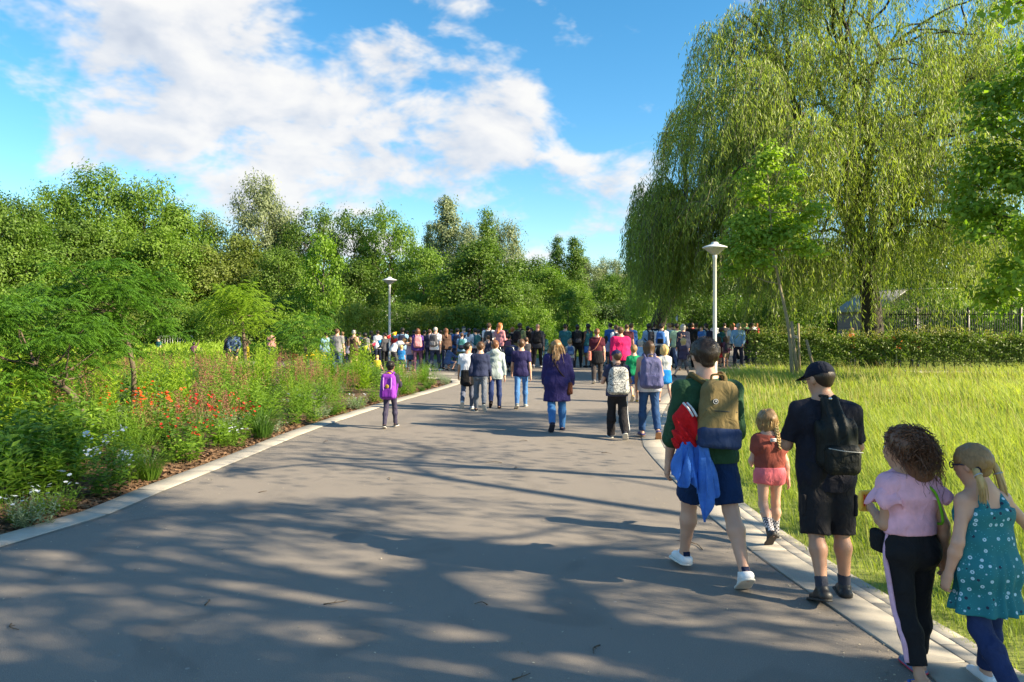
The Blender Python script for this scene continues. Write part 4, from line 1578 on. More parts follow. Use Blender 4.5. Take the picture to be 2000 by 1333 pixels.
    def hand(s, F, sd, fine, curl=30):
        a = s.arm[sd]
        B = s.B
        u = a['u2']
        inn = np.array([-sd * 1.0, 0, 0])
        inn = inn - u * (inn @ u)
        inn /= np.linalg.norm(inn)                # palm faces the thigh
        fr = np.cross(u, inn) * sd                # across the palm, towards the thumb
        if fr @ np.array([0, 1.0, 0]) < 0:
            fr = -fr
        w = a['wr']
        pc = w + u * .030 * B
        F.cone(w, w + u * .050 * B, .0135 * B, .0125 * B, .012, 1.75, fr)
        if not fine:
            F.cone(w + u * .045 * B, w + u * .085 * B + inn * .012 * B, .0125 * B, .009 * B, .012, 1.8, fr)
            F.cone(w + u * .018 * B + fr * .02 * B, w + u * .05 * B + fr * .032 * B, .008 * B, .0065 * B, .01)
            return
        base = w + u * .050 * B
        for i, (o, L) in enumerate(((.0165, .040), (.0058, .045), (-.0052, .042), (-.0155, .033))):
            p = base + fr * o * B
            ang = radians(curl + i * 5)
            prev = p
            rr = .0060 * B
            for j, fr_ in enumerate((.45, .30, .25)):
                aa = ang * (j * .9 + .3)
                dr = u * cos(aa) + inn * sin(aa)
                q = prev + dr * L * fr_ * B
                F.cone(prev, q, rr, rr * .9, .004)
                prev, rr = q, rr * .9
        t0 = w + u * .016 * B + fr * .016 * B
        t1 = t0 + (u * .7 + fr * .6 + inn * .25) * .026 * B
        t2 = t1 + (u * .95 + inn * .3) * .022 * B
        F.cone(t0, t1, .0085 * B, .0070 * B, .008)
        F.cone(t1, t2, .0068 * B, .0055 * B, .004)

    def feet(s, F):
        B = s.B
        for sd in (1, -1):
            l = s.leg[sd]
            h = l['ank'] + l['dn'] * .026 * B - l['ft'] * .022 * B
            t = l['ank'] + l['dn'] * .032 * B + l['ft'] * .085 * B
            F.cone(h, t, .016 * B, .009 * B, .015, 1.35, np.cross(l['ft'], l['dn']))
            F.cone(l['ank'], h, .019 * B, .019 * B, .02)


SKIN_TONES = {'fair': (.56, .33, .235), 'tan': (.46, .255, .165), 'brown': (.20, .10, .06), 'dark': (.075, .04, .028), 'olive': (.40, .235, .15)}


def skinmat(t):
    key = 'skin_' + t
    if key in MATS:
        return MATS[key]
    c = SKIN_TONES[t]
    m, N = new_mat(key)
    co = N.n('ShaderNodeTexCoord').outputs['Object']
    f = N.noise(co, 14, 4, .6)
    col = N.mix(f, tuple(x * y for x, y in zip(c, (.93, .84, .80))), tuple(min(1, x * 1.1) for x in c))
    bp = N.n('ShaderNodeBump', ins={'Strength': .12, 'Distance': .003, 'Height': N.noise(co, 120, 3, .6)})
    principled(N, **{'Base Color': col, 'Roughness': .52, 'Subsurface Weight': .12, 'Subsurface Radius': (.012, .005, .003), 'Subsurface Scale': .6, 'Normal': bp.outputs[0]})
    return m


def hairmat(name, col, rough=.45):
    key = 'hair_' + name
    if key in MATS:
        return MATS[key]
    m, N = new_mat(key)
    co = N.n('ShaderNodeTexCoord').outputs['Object']
    mp = N.n('ShaderNodeMapping', ins={0: co, 3: (1, 1, .12)}).outputs[0]
    f = N.noise(mp, 110, 3, .6)
    g = N.noise(co, 12, 3, .6)
    c = N.mix(N.math('ADD', N.math('MULTIPLY', f, .7), N.math('MULTIPLY', g, .4)), tuple(x * .45 for x in col), tuple(min(1, x * 1.55) for x in col))
    bp = N.n('ShaderNodeBump', ins={'Strength': .5, 'Distance': .006, 'Height': f})
    principled(N, **{'Base Color': c, 'Roughness': rough, 'Normal': bp.outputs[0], 'Specular IOR Level': .4})
    return m


HAIRC = {'black': (.012, .010, .009), 'dark': (.030, .018, .012), 'brown': (.085, .045, .024), 'chestnut': (.15, .065, .03), 'ginger': (.34, .11, .03), 'darkblond': (.24, .14, .06), 'blond': (.48, .32, .13), 'grey': (.32, .31, .30), 'white': (.62, .60, .56)}
FACE_DARK = plain('eye_dark', (.012, .009, .008), .2)
FACE_WHITE = plain('eye_white', (.7, .68, .65), .3)
LIP = plain('lip', (.36, .12, .10), .45)


def strands(roots, dirs, lengths, width, seed, gravity=1.0, wave=.0, segs=5):
    """thin tapered hair locks"""
    rng = np.random.default_rng(seed)
    n = len(roots)
    p = roots.copy()
    d = unit(dirs)
    pts = [p.copy()]
    ph = rng.uniform(0, 6.28, n)
    for i in range(segs):
        d = unit(d + np.array([0, 0, -gravity]) / segs * 1.6 + rng.normal(0, .06, (n, 3)) + wave * np.c_[np.sin(ph + i * 1.7), np.cos(ph + i * 1.7), np.zeros(n)])
        p = p + d * (lengths / segs)[:, None]
        pts.append(p.copy())
    pts = np.stack(pts, 1)
    side = unit(np.cross(np.repeat(d[:, None], segs + 1, 1), rng.normal(size=(n, 1, 3)) + np.zeros((n, segs + 1, 3))))
    w = width * np.linspace(1, .25, segs + 1)[None, :, None] * rng.uniform(.6, 1.3, (n, 1, 1)) / 2
    V = np.stack([pts - side * w, pts + side * w], 2).reshape(-1, 3)
    m = (segs + 1) * 2
    k = np.arange(n)[:, None] * m
    Q = np.concatenate([k + np.array([[2 * i, 2 * i + 1, 2 * i + 3, 2 * i + 2]]) for i in range(segs)])
    return V, Q
# ------------------------------------------------------------------ clothes, hair, bags
CACHE = {}


def cached(key, fn):
    if key not in CACHE:
        CACHE[key] = fn()
    return CACHE[key]


def field_for(b, h, m=.14):
    lo, hi = b.bounds(m)
    return Field(lo, hi, h)


def skin_mesh(b, h, fine=False, curl=(30, 30)):
    F = field_for(b, h, .08)
    b.torso(F)
    b.seat(F)
    b.legs(F)
    b.arms(F)
    b.feet(F)
    b.head(F)
    b.hand(F, 1, fine, curl[0])
    b.hand(F, -1, fine, curl[1])
    return F.mesh()


def top_mesh(b, style, h, seed=1, loose=0.0, hem=None, sleeve=None, fold=1.0):
    F = field_for(b, h, .2)
    B = b.B
    e = .010 + loose
    b.torso(F, e, 1.0 + loose * .8)
    HEM = {'tee': -.055, 'long': -.06, 'sweater': -.07, 'hoodie': -.075, 'tank': -.05, 'shirt': -.085, 'coat': -.235, 'dress': -.20, 'crop': .062, 'vest': -.05}
    hm = HEM[style] if hem is None else hem
    if hm < 0:
        low = b.P + np.array([0, -.004 * B, hm * B - .05])
        fl = {'coat': 1.22, 'dress': 1.55}.get(style, 1.0)
        F.cone(b.waist, b.P + np.array([0, 0, -.02 * B]), .062 * B * b.b + e, .066 * B * b.b + e, .05, 1.5)
        F.cone(b.P + np.array([0, 0, 0]), low, .066 * B * b.b + e, .068 * B * b.b * fl + e, .05, 1.5 if style != 'dress' else 1.35)
        b.seat(F, e + .004, .05)
    SL = {'tee': .72, 'long': 1.97, 'sweater': 1.97, 'hoodie': 1.95, 'tank': 0, 'shirt': 1.97, 'coat': 1.98, 'dress': 0, 'crop': .35, 'vest': 0}
    sl = SL[style] if sleeve is None else sleeve
    if sl > 0:
        b.arms(F, e * .9 + .004 + loose * .5, sl, .025, e * .9 + .006)
    # folds
    if fold:
        F.noise(.0075 * fold, 24, seed, (1, 1, .5))
        F.noise(.0045 * fold, 58, seed + 1, (1, 1, .55), 1)
    if style == 'dress':
        X, Y, Z = F.pts()
        th = np.arctan2(X - b.P[0], -(Y - b.P[1]))
        k = np.clip((b.waist[2] - Z) / (.3 * B), 0, 1)
        F.f = F.f + (.013 * k * np.sin(th * 11 + 1.6 * np.sin(th * 3))).astype(np.float32)
    if style == 'coat':
        F.noise(.012, 9, seed + 4, (1, 1, .35), 1)
    # hem and collar
    hp = b.P + np.array([0, 0, hm * B])
    F.clip(hp, -np.array([0, .04, 1.0]))
    if style in ('tank', 'dress', 'vest'):
        F.clip(b.neck - b.up * .062 * B - b.fw * .04 * B, b.up * 1.0 + b.fw * -.25)
        # shoulder straps that follow the slope of the shoulder
        for sd in (1, -1):
            mx = (b.neck + b.arm[sd]['sh']) / 2 + np.array([-sd * .006 * B, 0, 0])
            bkp = b.chest + np.array([sd * b.sw * .52, 0, 0]) - b.fw * (.060 * B * b.b + e * .4) + b.up * .035 * B
            frp = b.chest + np.array([sd * b.sw * .52, 0, 0]) + b.fw * (.060 * B * b.b + e * .4) + b.up * .03 * B
            tp = mx + b.up * .020 * B
            F.cone(bkp, tp - b.fw * .02 * B, .013 * B, .012 * B, .012, 1.7)
            F.cone(tp - b.fw * .02 * B, tp + b.fw * .02 * B, .012 * B, .012 * B, .01, 1.5)
            F.cone(tp + b.fw * .02 * B, frp, .012 * B, .013 * B, .012, 1.7)
        for sd in (1, -1):
            a = b.arm[sd]
            F.ell(a['sh'] + np.array([sd * .028 * B, 0, -.01 * B]), np.array([.045, .07, .085]) * B, 0, None, True)
    else:
        F.clip(b.neck + b.up * .014 * B, b.up * 1.0 - b.fw * .28)
        F.cone(b.neck - b.up * .004 * B, b.neck + b.up * .022 * B, .040 * B, .037 * B, .012, cap_b=True)
    if style == 'hoodie':
        c = b.neck - b.fw * .055 * B - b.up * .005 * B
        F.ell(c, np.array([.078, .036, .055]) * B, .03)
        F.ell(c + b.up * .03 * B + b.fw * .028 * B, np.array([.052, .036, .03]) * B, .0, None, True)
    return F.mesh()


def bottom_mesh(b, style, h, seed=2, loose=0.0, length=None):
    F = field_for(b, h, .1)
    B = b.B
    e = .008 + loose
    wide = 1.62 if b.fem else 1.45
    top = {'high': .075}.get(style, .045)
    F.cone(b.P - b.up * .02 * B, b.waist, .061 * B * b.b + e, .056 * B * b.b + e, .04, wide)
    b.seat(F, e, .04)
    if style in ('slim', 'leggings', 'pants', 'track', 'high'):
        fl = {'slim': .004, 'leggings': 0, 'pants': .012, 'track': .022, 'high': .004}[style]
        ln = 1.0 if length is None else length
        for sd in (1, -1):
            l = b.leg[sd]
            F.cone(l['hip'], l['knee'], .052 * B * b.b + e, .031 * B * b.b + e + fl * .5, .03)
            calf = l['knee'] + (l['ank'] - l['knee']) * .32 + np.array([0, -.008 * B, 0])
            F.cone(l['knee'], calf, .031 * B * b.b + e + fl * .5, .033 * B * b.b + e + fl * .7, .03)
            end = l['knee'] + (l['ank'] + l['dn'] * .016 * B - l['knee']) * ln
            F.cone(calf, end, .033 * B * b.b + e + fl * .7, (.022 * B * b.b if ln > .9 else .027 * B * b.b) + e + fl, .03, cap_b=True)
        amp = {'leggings': .0018, 'slim': .0055, 'pants': .008, 'track': .010, 'high': .0038}[style]
        F.noise(amp, 30, seed, (.6, .6, 1.2))
        F.noise(amp * .5, 70, seed + 3, (.6, .6, 1.3), 1)
    elif style == 'shorts':
        ln = .82 if length is None else length
        for sd in (1, -1):
            l = b.leg[sd]
            end = l['hip'] + (l['knee'] - l['hip']) * ln
            F.cone(l['hip'], end, .054 * B * b.b + e, (.047 - .009 * ln) * B * b.b + e + .014, .03, cap_b=True)
        F.noise(.008, 26, seed, (.8, .8, 1.0))
        F.noise(.004, 62, seed + 3, (.7, .7, 1.0), 1)
    elif style == 'skirt':
        ln = .20 if length is None else length
        F.cone(b.P, b.P - np.array([0, 0, ln * B]), .068 * B * b.b + e, .085 * B * b.b + e, .03, 1.4, cap_b=True)
        F.noise(.006, 30, seed, (1, 1, .2))
    F.clip(b.P + b.up * top * B, b.up)
    return F.mesh()


def foot_frame(l):
    sd = np.cross(l['ft'], -l['dn'])
    sd /= np.linalg.norm(sd)
    up = np.cross(sd, l['ft'])
    return np.array([sd, l['ft'], up])


def shoe_mesh(b, sd, style, h):
    l = b.leg[sd]
    B = b.B
    R = foot_frame(l)
    c = l['ank'] + l['dn'] * .030 * B + l['ft'] * .030 * B
    F = Field(c - .18 * max(B, 1), c + .18 * max(B, 1), h)
    heel = l['ank'] + l['dn'] * .024 * B - l['ft'] * .026 * B
    toe = l['ank'] + l['dn'] * .030 * B + l['ft'] * .088 * B
    F.cone(heel, toe, .022 * B, .0165 * B, .01, 1.28, R[0])
    F.cone(l['ank'] + l['ft'] * .0 * B - l['dn'] * (.0 if style != 'boot' else .035) * B, l['ank'] + l['dn'] * .022 * B + l['ft'] * .035 * B, .027 * B, .024 * B, .015)
    top = {'sneaker': .0, 'mid': -.022, 'low': .006}.get(style, .002)
    if style != 'boot':
        F.clip(l['ank'] + l['dn'] * top * B, -l['dn'] - l['ft'] * .25)
    else:
        F.cone(l['ank'] - l['dn'] * .06 * B, l['ank'], .028 * B, .026 * B, .02, cap_a=True)
    F.clip(l['ank'] + l['dn'] * .043 * B, l['dn'])
    return F.mesh()


def sole_mesh(b, sd, h, t=.012, grow=.003):
    l = b.leg[sd]
    B = b.B
    R = foot_frame(l)
    c = l['ank'] + l['dn'] * .043 * B + l['ft'] * .031 * B
    F = Field(c - .18 * max(B, 1), c + .18 * max(B, 1), h)
    F.cone(c - l['ft'] * .048 * B, c + l['ft'] * .050 * B, .026 * B + grow, .030 * B + grow, .01, 1.08, R[0])
    F.clip(c - l['dn'] * t, -l['dn'])
    F.clip(c + l['dn'] * .004, l['dn'])
    return F.mesh()


def hair_mesh(b, style, h, seed=3):
    hh, c, R = b.hh, b.hc, b.HR
    W = lambda x, y, z: c + (R[0] * x + R[1] * y + R[2] * z) * hh
    down = np.array([0, 0, -1.0])
    lo, hi = c - hh * 1.0, c + hh * 1.0
    ext = {'long': 1.5, 'bob': .35, 'pony': 1.0, 'curly': 1.1}.get(style, 0)
    lo = lo - np.array([.3 * ext * hh, .3 * ext * hh, ext * hh])
    hi = hi + np.array([.3 * ext * hh, .3 * ext * hh, 0])
    F = Field(lo, hi, h)
    g = {'buzz': .012, 'short': .035, 'afro': .16, 'curly': .12}.get(style, .045) * hh * 1.0
    F.ell(W(0, -.06, .13), np.array([.355, .42, .375]) * hh + g, .02, R)
    F.cone(W(0, -.26, .05), W(0, -.24, -.20 if style != 'buzz' else -.14), .20 * hh + g * .8, .15 * hh + g * .3, .03, 1.35, R[0])
    # face opening and ears
    F.clip(W(0, .30, .10), R[1] * 1.0 - R[2] * .55)
    for sd in (1, -1):
        F.ell(W(sd * .36, .10, -.12), np.array([.14, .2, .24]) * hh, 0, R, True)
    if style == 'long':
        base = W(0, -.20, -.1)
        F.cone(base, b.neck - b.fw * .05 * b.B - b.up * .035 * b.B, .25 * hh, .20 * hh, .04, 1.45, R[0])
        F.cone(b.neck - b.fw * .05 * b.B - b.up * .035 * b.B, b.chest - b.fw * .085 * b.B + b.up * .03 * b.B, .20 * hh, .10 * hh, .03, 1.6)
        for sd in (1, -1):
            F.cone(W(sd * .30, .02, .1), W(sd * .30, -.02, -.62), .13 * hh, .12 * hh, .04)
    elif style == 'bob':
        F.cone(W(0, -.16, .0), W(0, -.16, -.36), .30 * hh, .26 * hh, .04, 1.25, R[0])
        for sd in (1, -1):
            F.cone(W(sd * .30, .04, .1), W(sd * .31, .04, -.34), .12 * hh, .12 * hh, .03)
    elif style == 'pony':
        F.cone(W(0, -.42, .18), W(0, -.55, .05), .10 * hh, .12 * hh, .03)
        F.cone(W(0, -.55, .05), W(0, -.56, -.75), .12 * hh, .05 * hh, .03)
    elif style == 'bun':
        F.ell(W(0, -.40, .32), np.array([.17, .17, .16]) * hh, .02)
    elif style == 'curly':
        F.cone(W(0, -.16, .05), W(0, -.24, -.75), .36 * hh, .34 * hh, .05, 1.25, R[0])
        for sd in (1, -1):
            F.cone(W(sd * .34, -.04, .1), W(sd * .36, -.1, -.5), .18 * hh, .2 * hh, .05)
    amp = {'buzz': .0, 'short': .010, 'curly': .03, 'afro': .02}.get(style, .014) * hh / .23
    if amp:
        an = (1, 1, 1) if style in ('short', 'curly', 'afro') else (1, 1, .12)
        F.noise(amp, 75 if style != 'curly' else 55, seed, an)
    return F.mesh()


def cap_mesh(b, h, brim_yaw=0):
    hh, c, R = b.hh, b.hc, b.HR
    W = lambda x, y, z: c + (R[0] * x + R[1] * y + R[2] * z) * hh
    F = Field(c - hh * 1.0, c + hh * 1.0, h)
    F.ell(W(0, -.05, .17), np.array([.40, .465, .40]) * hh, .02, R)
    F.clip(W(0, -.1, .10), -R[2] - R[1] * .10)
    a = radians(brim_yaw)
    f = R[1] * cos(a) + R[0] * sin(a)
    s = np.cross(f, R[2])
    m = c + R[2] * .14 * hh + f * .42 * hh
    F.rbox(m + f * .12 * hh - R[2] * .02 * hh, np.array([.27, .22, .022]) * hh, .02 * hh, .02, np.array([s, f * .96 - R[2] * .28, R[2] * .96 + f * .28]))
    return F.mesh()


def wrap_jacket_mesh(b, h, seed=6):
    """a jacket knotted round the waist, hanging behind"""
    F = field_for(b, h, .12)
    B = b.B
    F.cone(b.P + b.up * .03 * B, b.P + b.up * .055 * B, .075 * B * b.b, .072 * B * b.b, .02, 1.52)
    F.cone(b.P + b.up * .03 * B - b.fw * .06 * B, b.P - np.array([0, .07 * B, .14 * B]), .045 * B, .05 * B, .04, 2.2)
    F.cone(b.P + b.fw * .085 * B + b.up * .03 * B, b.P + np.array([.03 * B, .10 * B, -.12 * B]), .022 * B, .018 * B, .02)
    F.noise(.008, 34, seed, (1, 1, .4))
    F.clip(b.P + b.up * .06 * B, b.up)
    return F.mesh()


class Who:
    """a person: an Empty with body, clothes and hair under it"""
    def __init__(s, label, x, y, rz=0.0, scale=1.0, h=.022, skin='fair', group=None, key=None, fine=False, curl=(30, 30), z=0.0, **pose):
        s.b = Body(**pose)
        s.h = h
        s.key = key if key is not None else (tuple(sorted((k, v) for k, v in pose.items())), h)
        s.e = empty('person', (x, y, z), rz, label, 'person', group)
        s.e.scale = (scale,) * 3
        s.scale, s.rz, s.loc = scale, rz, (x, y, z)
        s.skin = skin
        link('body', cached((s.key, 'skin', fine, curl), lambda: skin_mesh(s.b, h, fine, curl)), skinmat(skin), s.e)

    def put(s, name, mesh, mat, parent=None):
        return link(name, mesh, mat, parent or s.e)

    def top(s, style, mat, name=None, **k):
        nm = name or {'tee': 'shirt', 'long': 'shirt', 'shirt': 'shirt', 'sweater': 'sweater', 'hoodie': 'hoodie', 'tank': 'tank_top', 'coat': 'coat', 'dress': 'dress', 'crop': 'blouse', 'vest': 'vest'}[style]
        return s.put(nm, cached((s.key, 'top', style, tuple(sorted(k.items()))), lambda: top_mesh(s.b, style, s.h, **k)), mat)

    def bottom(s, style, mat, name=None, **k):
        nm = name or {'shorts': 'shorts', 'skirt': 'skirt', 'leggings': 'leggings'}.get(style, 'trousers')
        return s.put(nm, cached((s.key, 'bot', style, tuple(sorted(k.items()))), lambda: bottom_mesh(s.b, style, s.h, **k)), mat)

    def shoes(s, mat, style='sneaker', sole=None, h=None):
        hs = h or min(s.h, .014)
        for sd in (1, -1):
            o = s.put('shoe', cached((s.key, 'shoe', style, sd), lambda: shoe_mesh(s.b, sd, style, hs)), mat)
            if sole is not None:
                s.put('sole', cached((s.key, 'sole', sd), lambda: sole_mesh(s.b, sd, hs * .8)), sole, o)

    def hair(s, style, color, **k):
        if style in (None, 'bald'):
            return
        return s.put('hair', cached((s.key, 'hair', style), lambda: hair_mesh(s.b, style, min(s.h, .016), **k)), hairmat(color, HAIRC[color]))

    def cap(s, mat, yaw=0, name='cap'):
        return s.put(name, cached((s.key, 'cap', yaw), lambda: cap_mesh(s.b, min(s.h, .014), yaw)), mat)

    def wrap(s, mat):
        return s.put('tied_jacket', cached((s.key, 'wrap'), lambda: wrap_jacket_mesh(s.b, s.h)), mat)

    def face(s):
        hh, c, R = s.b.hh, s.b.hc, s.b.HR
        W = lambda x, y, z: c + (R[0] * x + R[1] * y + R[2] * z) * hh
        for sd in (1, -1):
            m = MB().lathe([(0.0001, -.055 * hh), (.035 * hh, -.04 * hh), (.05 * hh, 0), (.035 * hh, .04 * hh), (.0001, .055 * hh)], 10, W(sd * .145, .345, .05))
            ey = m.build('eye', FACE_WHITE, s.e, True)
            m = MB().lathe([(0.0001, -.028 * hh), (.022 * hh, 0), (.0001, .028 * hh)], 8, W(sd * .145, .383, .05))
            m.build('iris', FACE_DARK, ey, True)
            MB().tube([W(sd * .06, .385, .13), W(sd * .14, .385, .155), W(sd * .22, .33, .135)], [.012 * hh, .017 * hh, .008 * hh], 5).build('eyebrow', hairmat('brow', (.05, .03, .02)), s.e)
        MB().tube([W(-.10, .385, -.235), W(0, .44, -.225), W(.10, .385, -.235)], [.012 * hh, .03 * hh, .012 * hh], 6).build('mouth', LIP, s.e, True)

    def bagroot(s, name, label, cat, group=None):
        e = empty(name, s.loc, s.rz, label, cat, group)
        e.scale = (s.scale,) * 3
        return e

    def backpack(s, label, mat, mat2=None, size=(.30, .17, .44), drop=.02, low=True, straps=None, group='backpacks', detail=False, tilt=0.0, dx=0.0, pk=(.76, .66, .40, .48)):
        b = s.b
        B = b.B
        e = s.bagroot('backpack', label, 'backpack', group)
        w, d, hgt = np.array(size) / 2
        upv, bk = b.up, -b.fw
        rt = np.cross(b.fw, upv)
        if tilt:
            a = radians(tilt)
            rt, upv = rt * cos(a) + upv * sin(a), upv * cos(a) - rt * sin(a)
        R = np.array([rt, bk, upv])
        c = b.neck - b.up * (drop + hgt) + bk * (.060 * B * b.b + d + .012) + rt * dx
        key = (s.key, 'pack', size, drop, tilt, dx)

        def main():
            F = Field(c - (hgt + .12), c + (hgt + .12), s.h if not detail else .009)
            F.rbox(c, (w, d, hgt), min(d, w) * .95, .01, R, -.14)
            if detail:
                F.noise(.007, 12, 3)
            if pk[1] < 1:
                F.rbox(c + bk * d * .55 - upv * hgt * .42, (w * .82, d * .62, hgt * .46), d * .45, .02, R)
            F.noise(.006, 22, 9)
            F.noise(.003, 60, 10)
            return F.mesh()
        link('bag', cached(key, main), mat, e)
        m2 = mat2 or mat

        def pocket():
            F = Field(c - (hgt + .12), c + (hgt + .12), s.h if not detail else .009)
            F.rbox(c + bk * d * (.62 if pk[1] < 1 else .0) - upv * hgt * pk[3], (w * pk[0], d * pk[1], hgt * pk[2]), d * .42, .02, R)
            F.noise(.004, 30, 11)
            return F.mesh()
        if low:
            link('front_pocket', cached(key + ('p',), pocket), m2, e)
        sm = straps or m2
        for sd in (1, -1):
            sh = b.arm[sd]['sh']
            top = c + upv * hgt * .86 + rt * sd * w * .45 - bk * d * .8
            over = b.neck - b.up * .012 * B + np.array([sd * b.sw * .58, 0, 0]) + b.up * .024 * B
            front = b.chest + np.array([sd * b.sw * .80, 0, 0]) + b.fw * (.075 * B * b.b + .012)
            under = b.waist + np.array([sd * (b.sw * .92 + .03), 0, 0]) + b.up * .03 * B
            bot = c - upv * hgt * .75 + rt * sd * w * .8 - bk * d * .7
            P = spline([top, over - b.fw * .03 * B, over + b.fw * .03 * B, front, under, bot], 22)
            V, Q, T = tube_arrays(P, .011 + .006 * B, 6)
            link('strap', mesh_from(V, [Q, T], True), sm, e)
        if detail:
            hp = c + upv * hgt * .98 - bk * d * .5
            V, Q, T = tube_arrays(spline([hp - rt * .05, hp - rt * .04 + upv * .045, hp + rt * .04 + upv * .045, hp + rt * .05], 12), .009, 6)
            link('handle', mesh_from(V, [Q, T], True), sm, e)
        s.pack = (e, c, R, (w, d, hgt))
        return e

    def crossbag(s, label, mat, strap, side=1, size=(.24, .09, .2), z=-.05, name='shoulder_bag', back=.0, stay=1):
        b = s.b
        B = b.B
        e = s.bagroot(name, label, 'bag')
        c = b.P + np.array([side * (.10 * B * b.b + .05), -back * B, z * B])
        F = Field(c - .25, c + .25, min(s.h, .014))
        F.rbox(c, (size[1] / 2, size[0] / 2, size[2] / 2), .03, .01, None, -.1)
        F.noise(.004, 40, 5)
        link('bag', F.mesh(), mat, e)
        o = -side * stay
        P = spline([c + np.array([0, -.06, size[2] * .45]), b.waist - b.fw * (.075 * B * b.b + .01) + np.array([side * .04 * B, 0, 0]), b.chest - b.fw * (.080 * B * b.b + .012) + np.array([o * .03 * B, 0, 0]), b.neck + b.up * .012 * B + np.array([o * .075 * B, -.01, 0]),
                    b.chest + b.fw * (.085 * B * b.b) + np.array([o * .03 * B, 0, 0]), b.waist + b.fw * (.08 * B * b.b) + np.array([side * .05 * B, 0, 0]), c + np.array([0, .06, size[2] * .45])], 30)
        V, Q, T = tube_arrays(P, .013, 6)
        link('strap', mesh_from(V, [Q, T], True), strap, e)
        return e
# ------------------------------------------------------------------ the five walkers in front
def pix(x, y, d):
    return np.array([at(x, d), d, zz(y, d)])


NAVY = cl(30, 40, 78)
DENIM = cl(62, 92, 142, rough=.9)
DENIM_D = cl(38, 60, 98)
BLACK = cl(26, 26, 30)
WHITE = cl(236, 236, 236)
RUBBER = plain('white_rubber', (.62, .60, .55), .6)
RUBBER_G = plain('worn_sole', (.36, .32, .26), .75, bump=.2)
SHOE_W = plain('white_leather', (.74, .75, .77), .45, var=.05)
SHOE_K = plain('black_leather', (.018, .018, .02), .5)
HP = .0104


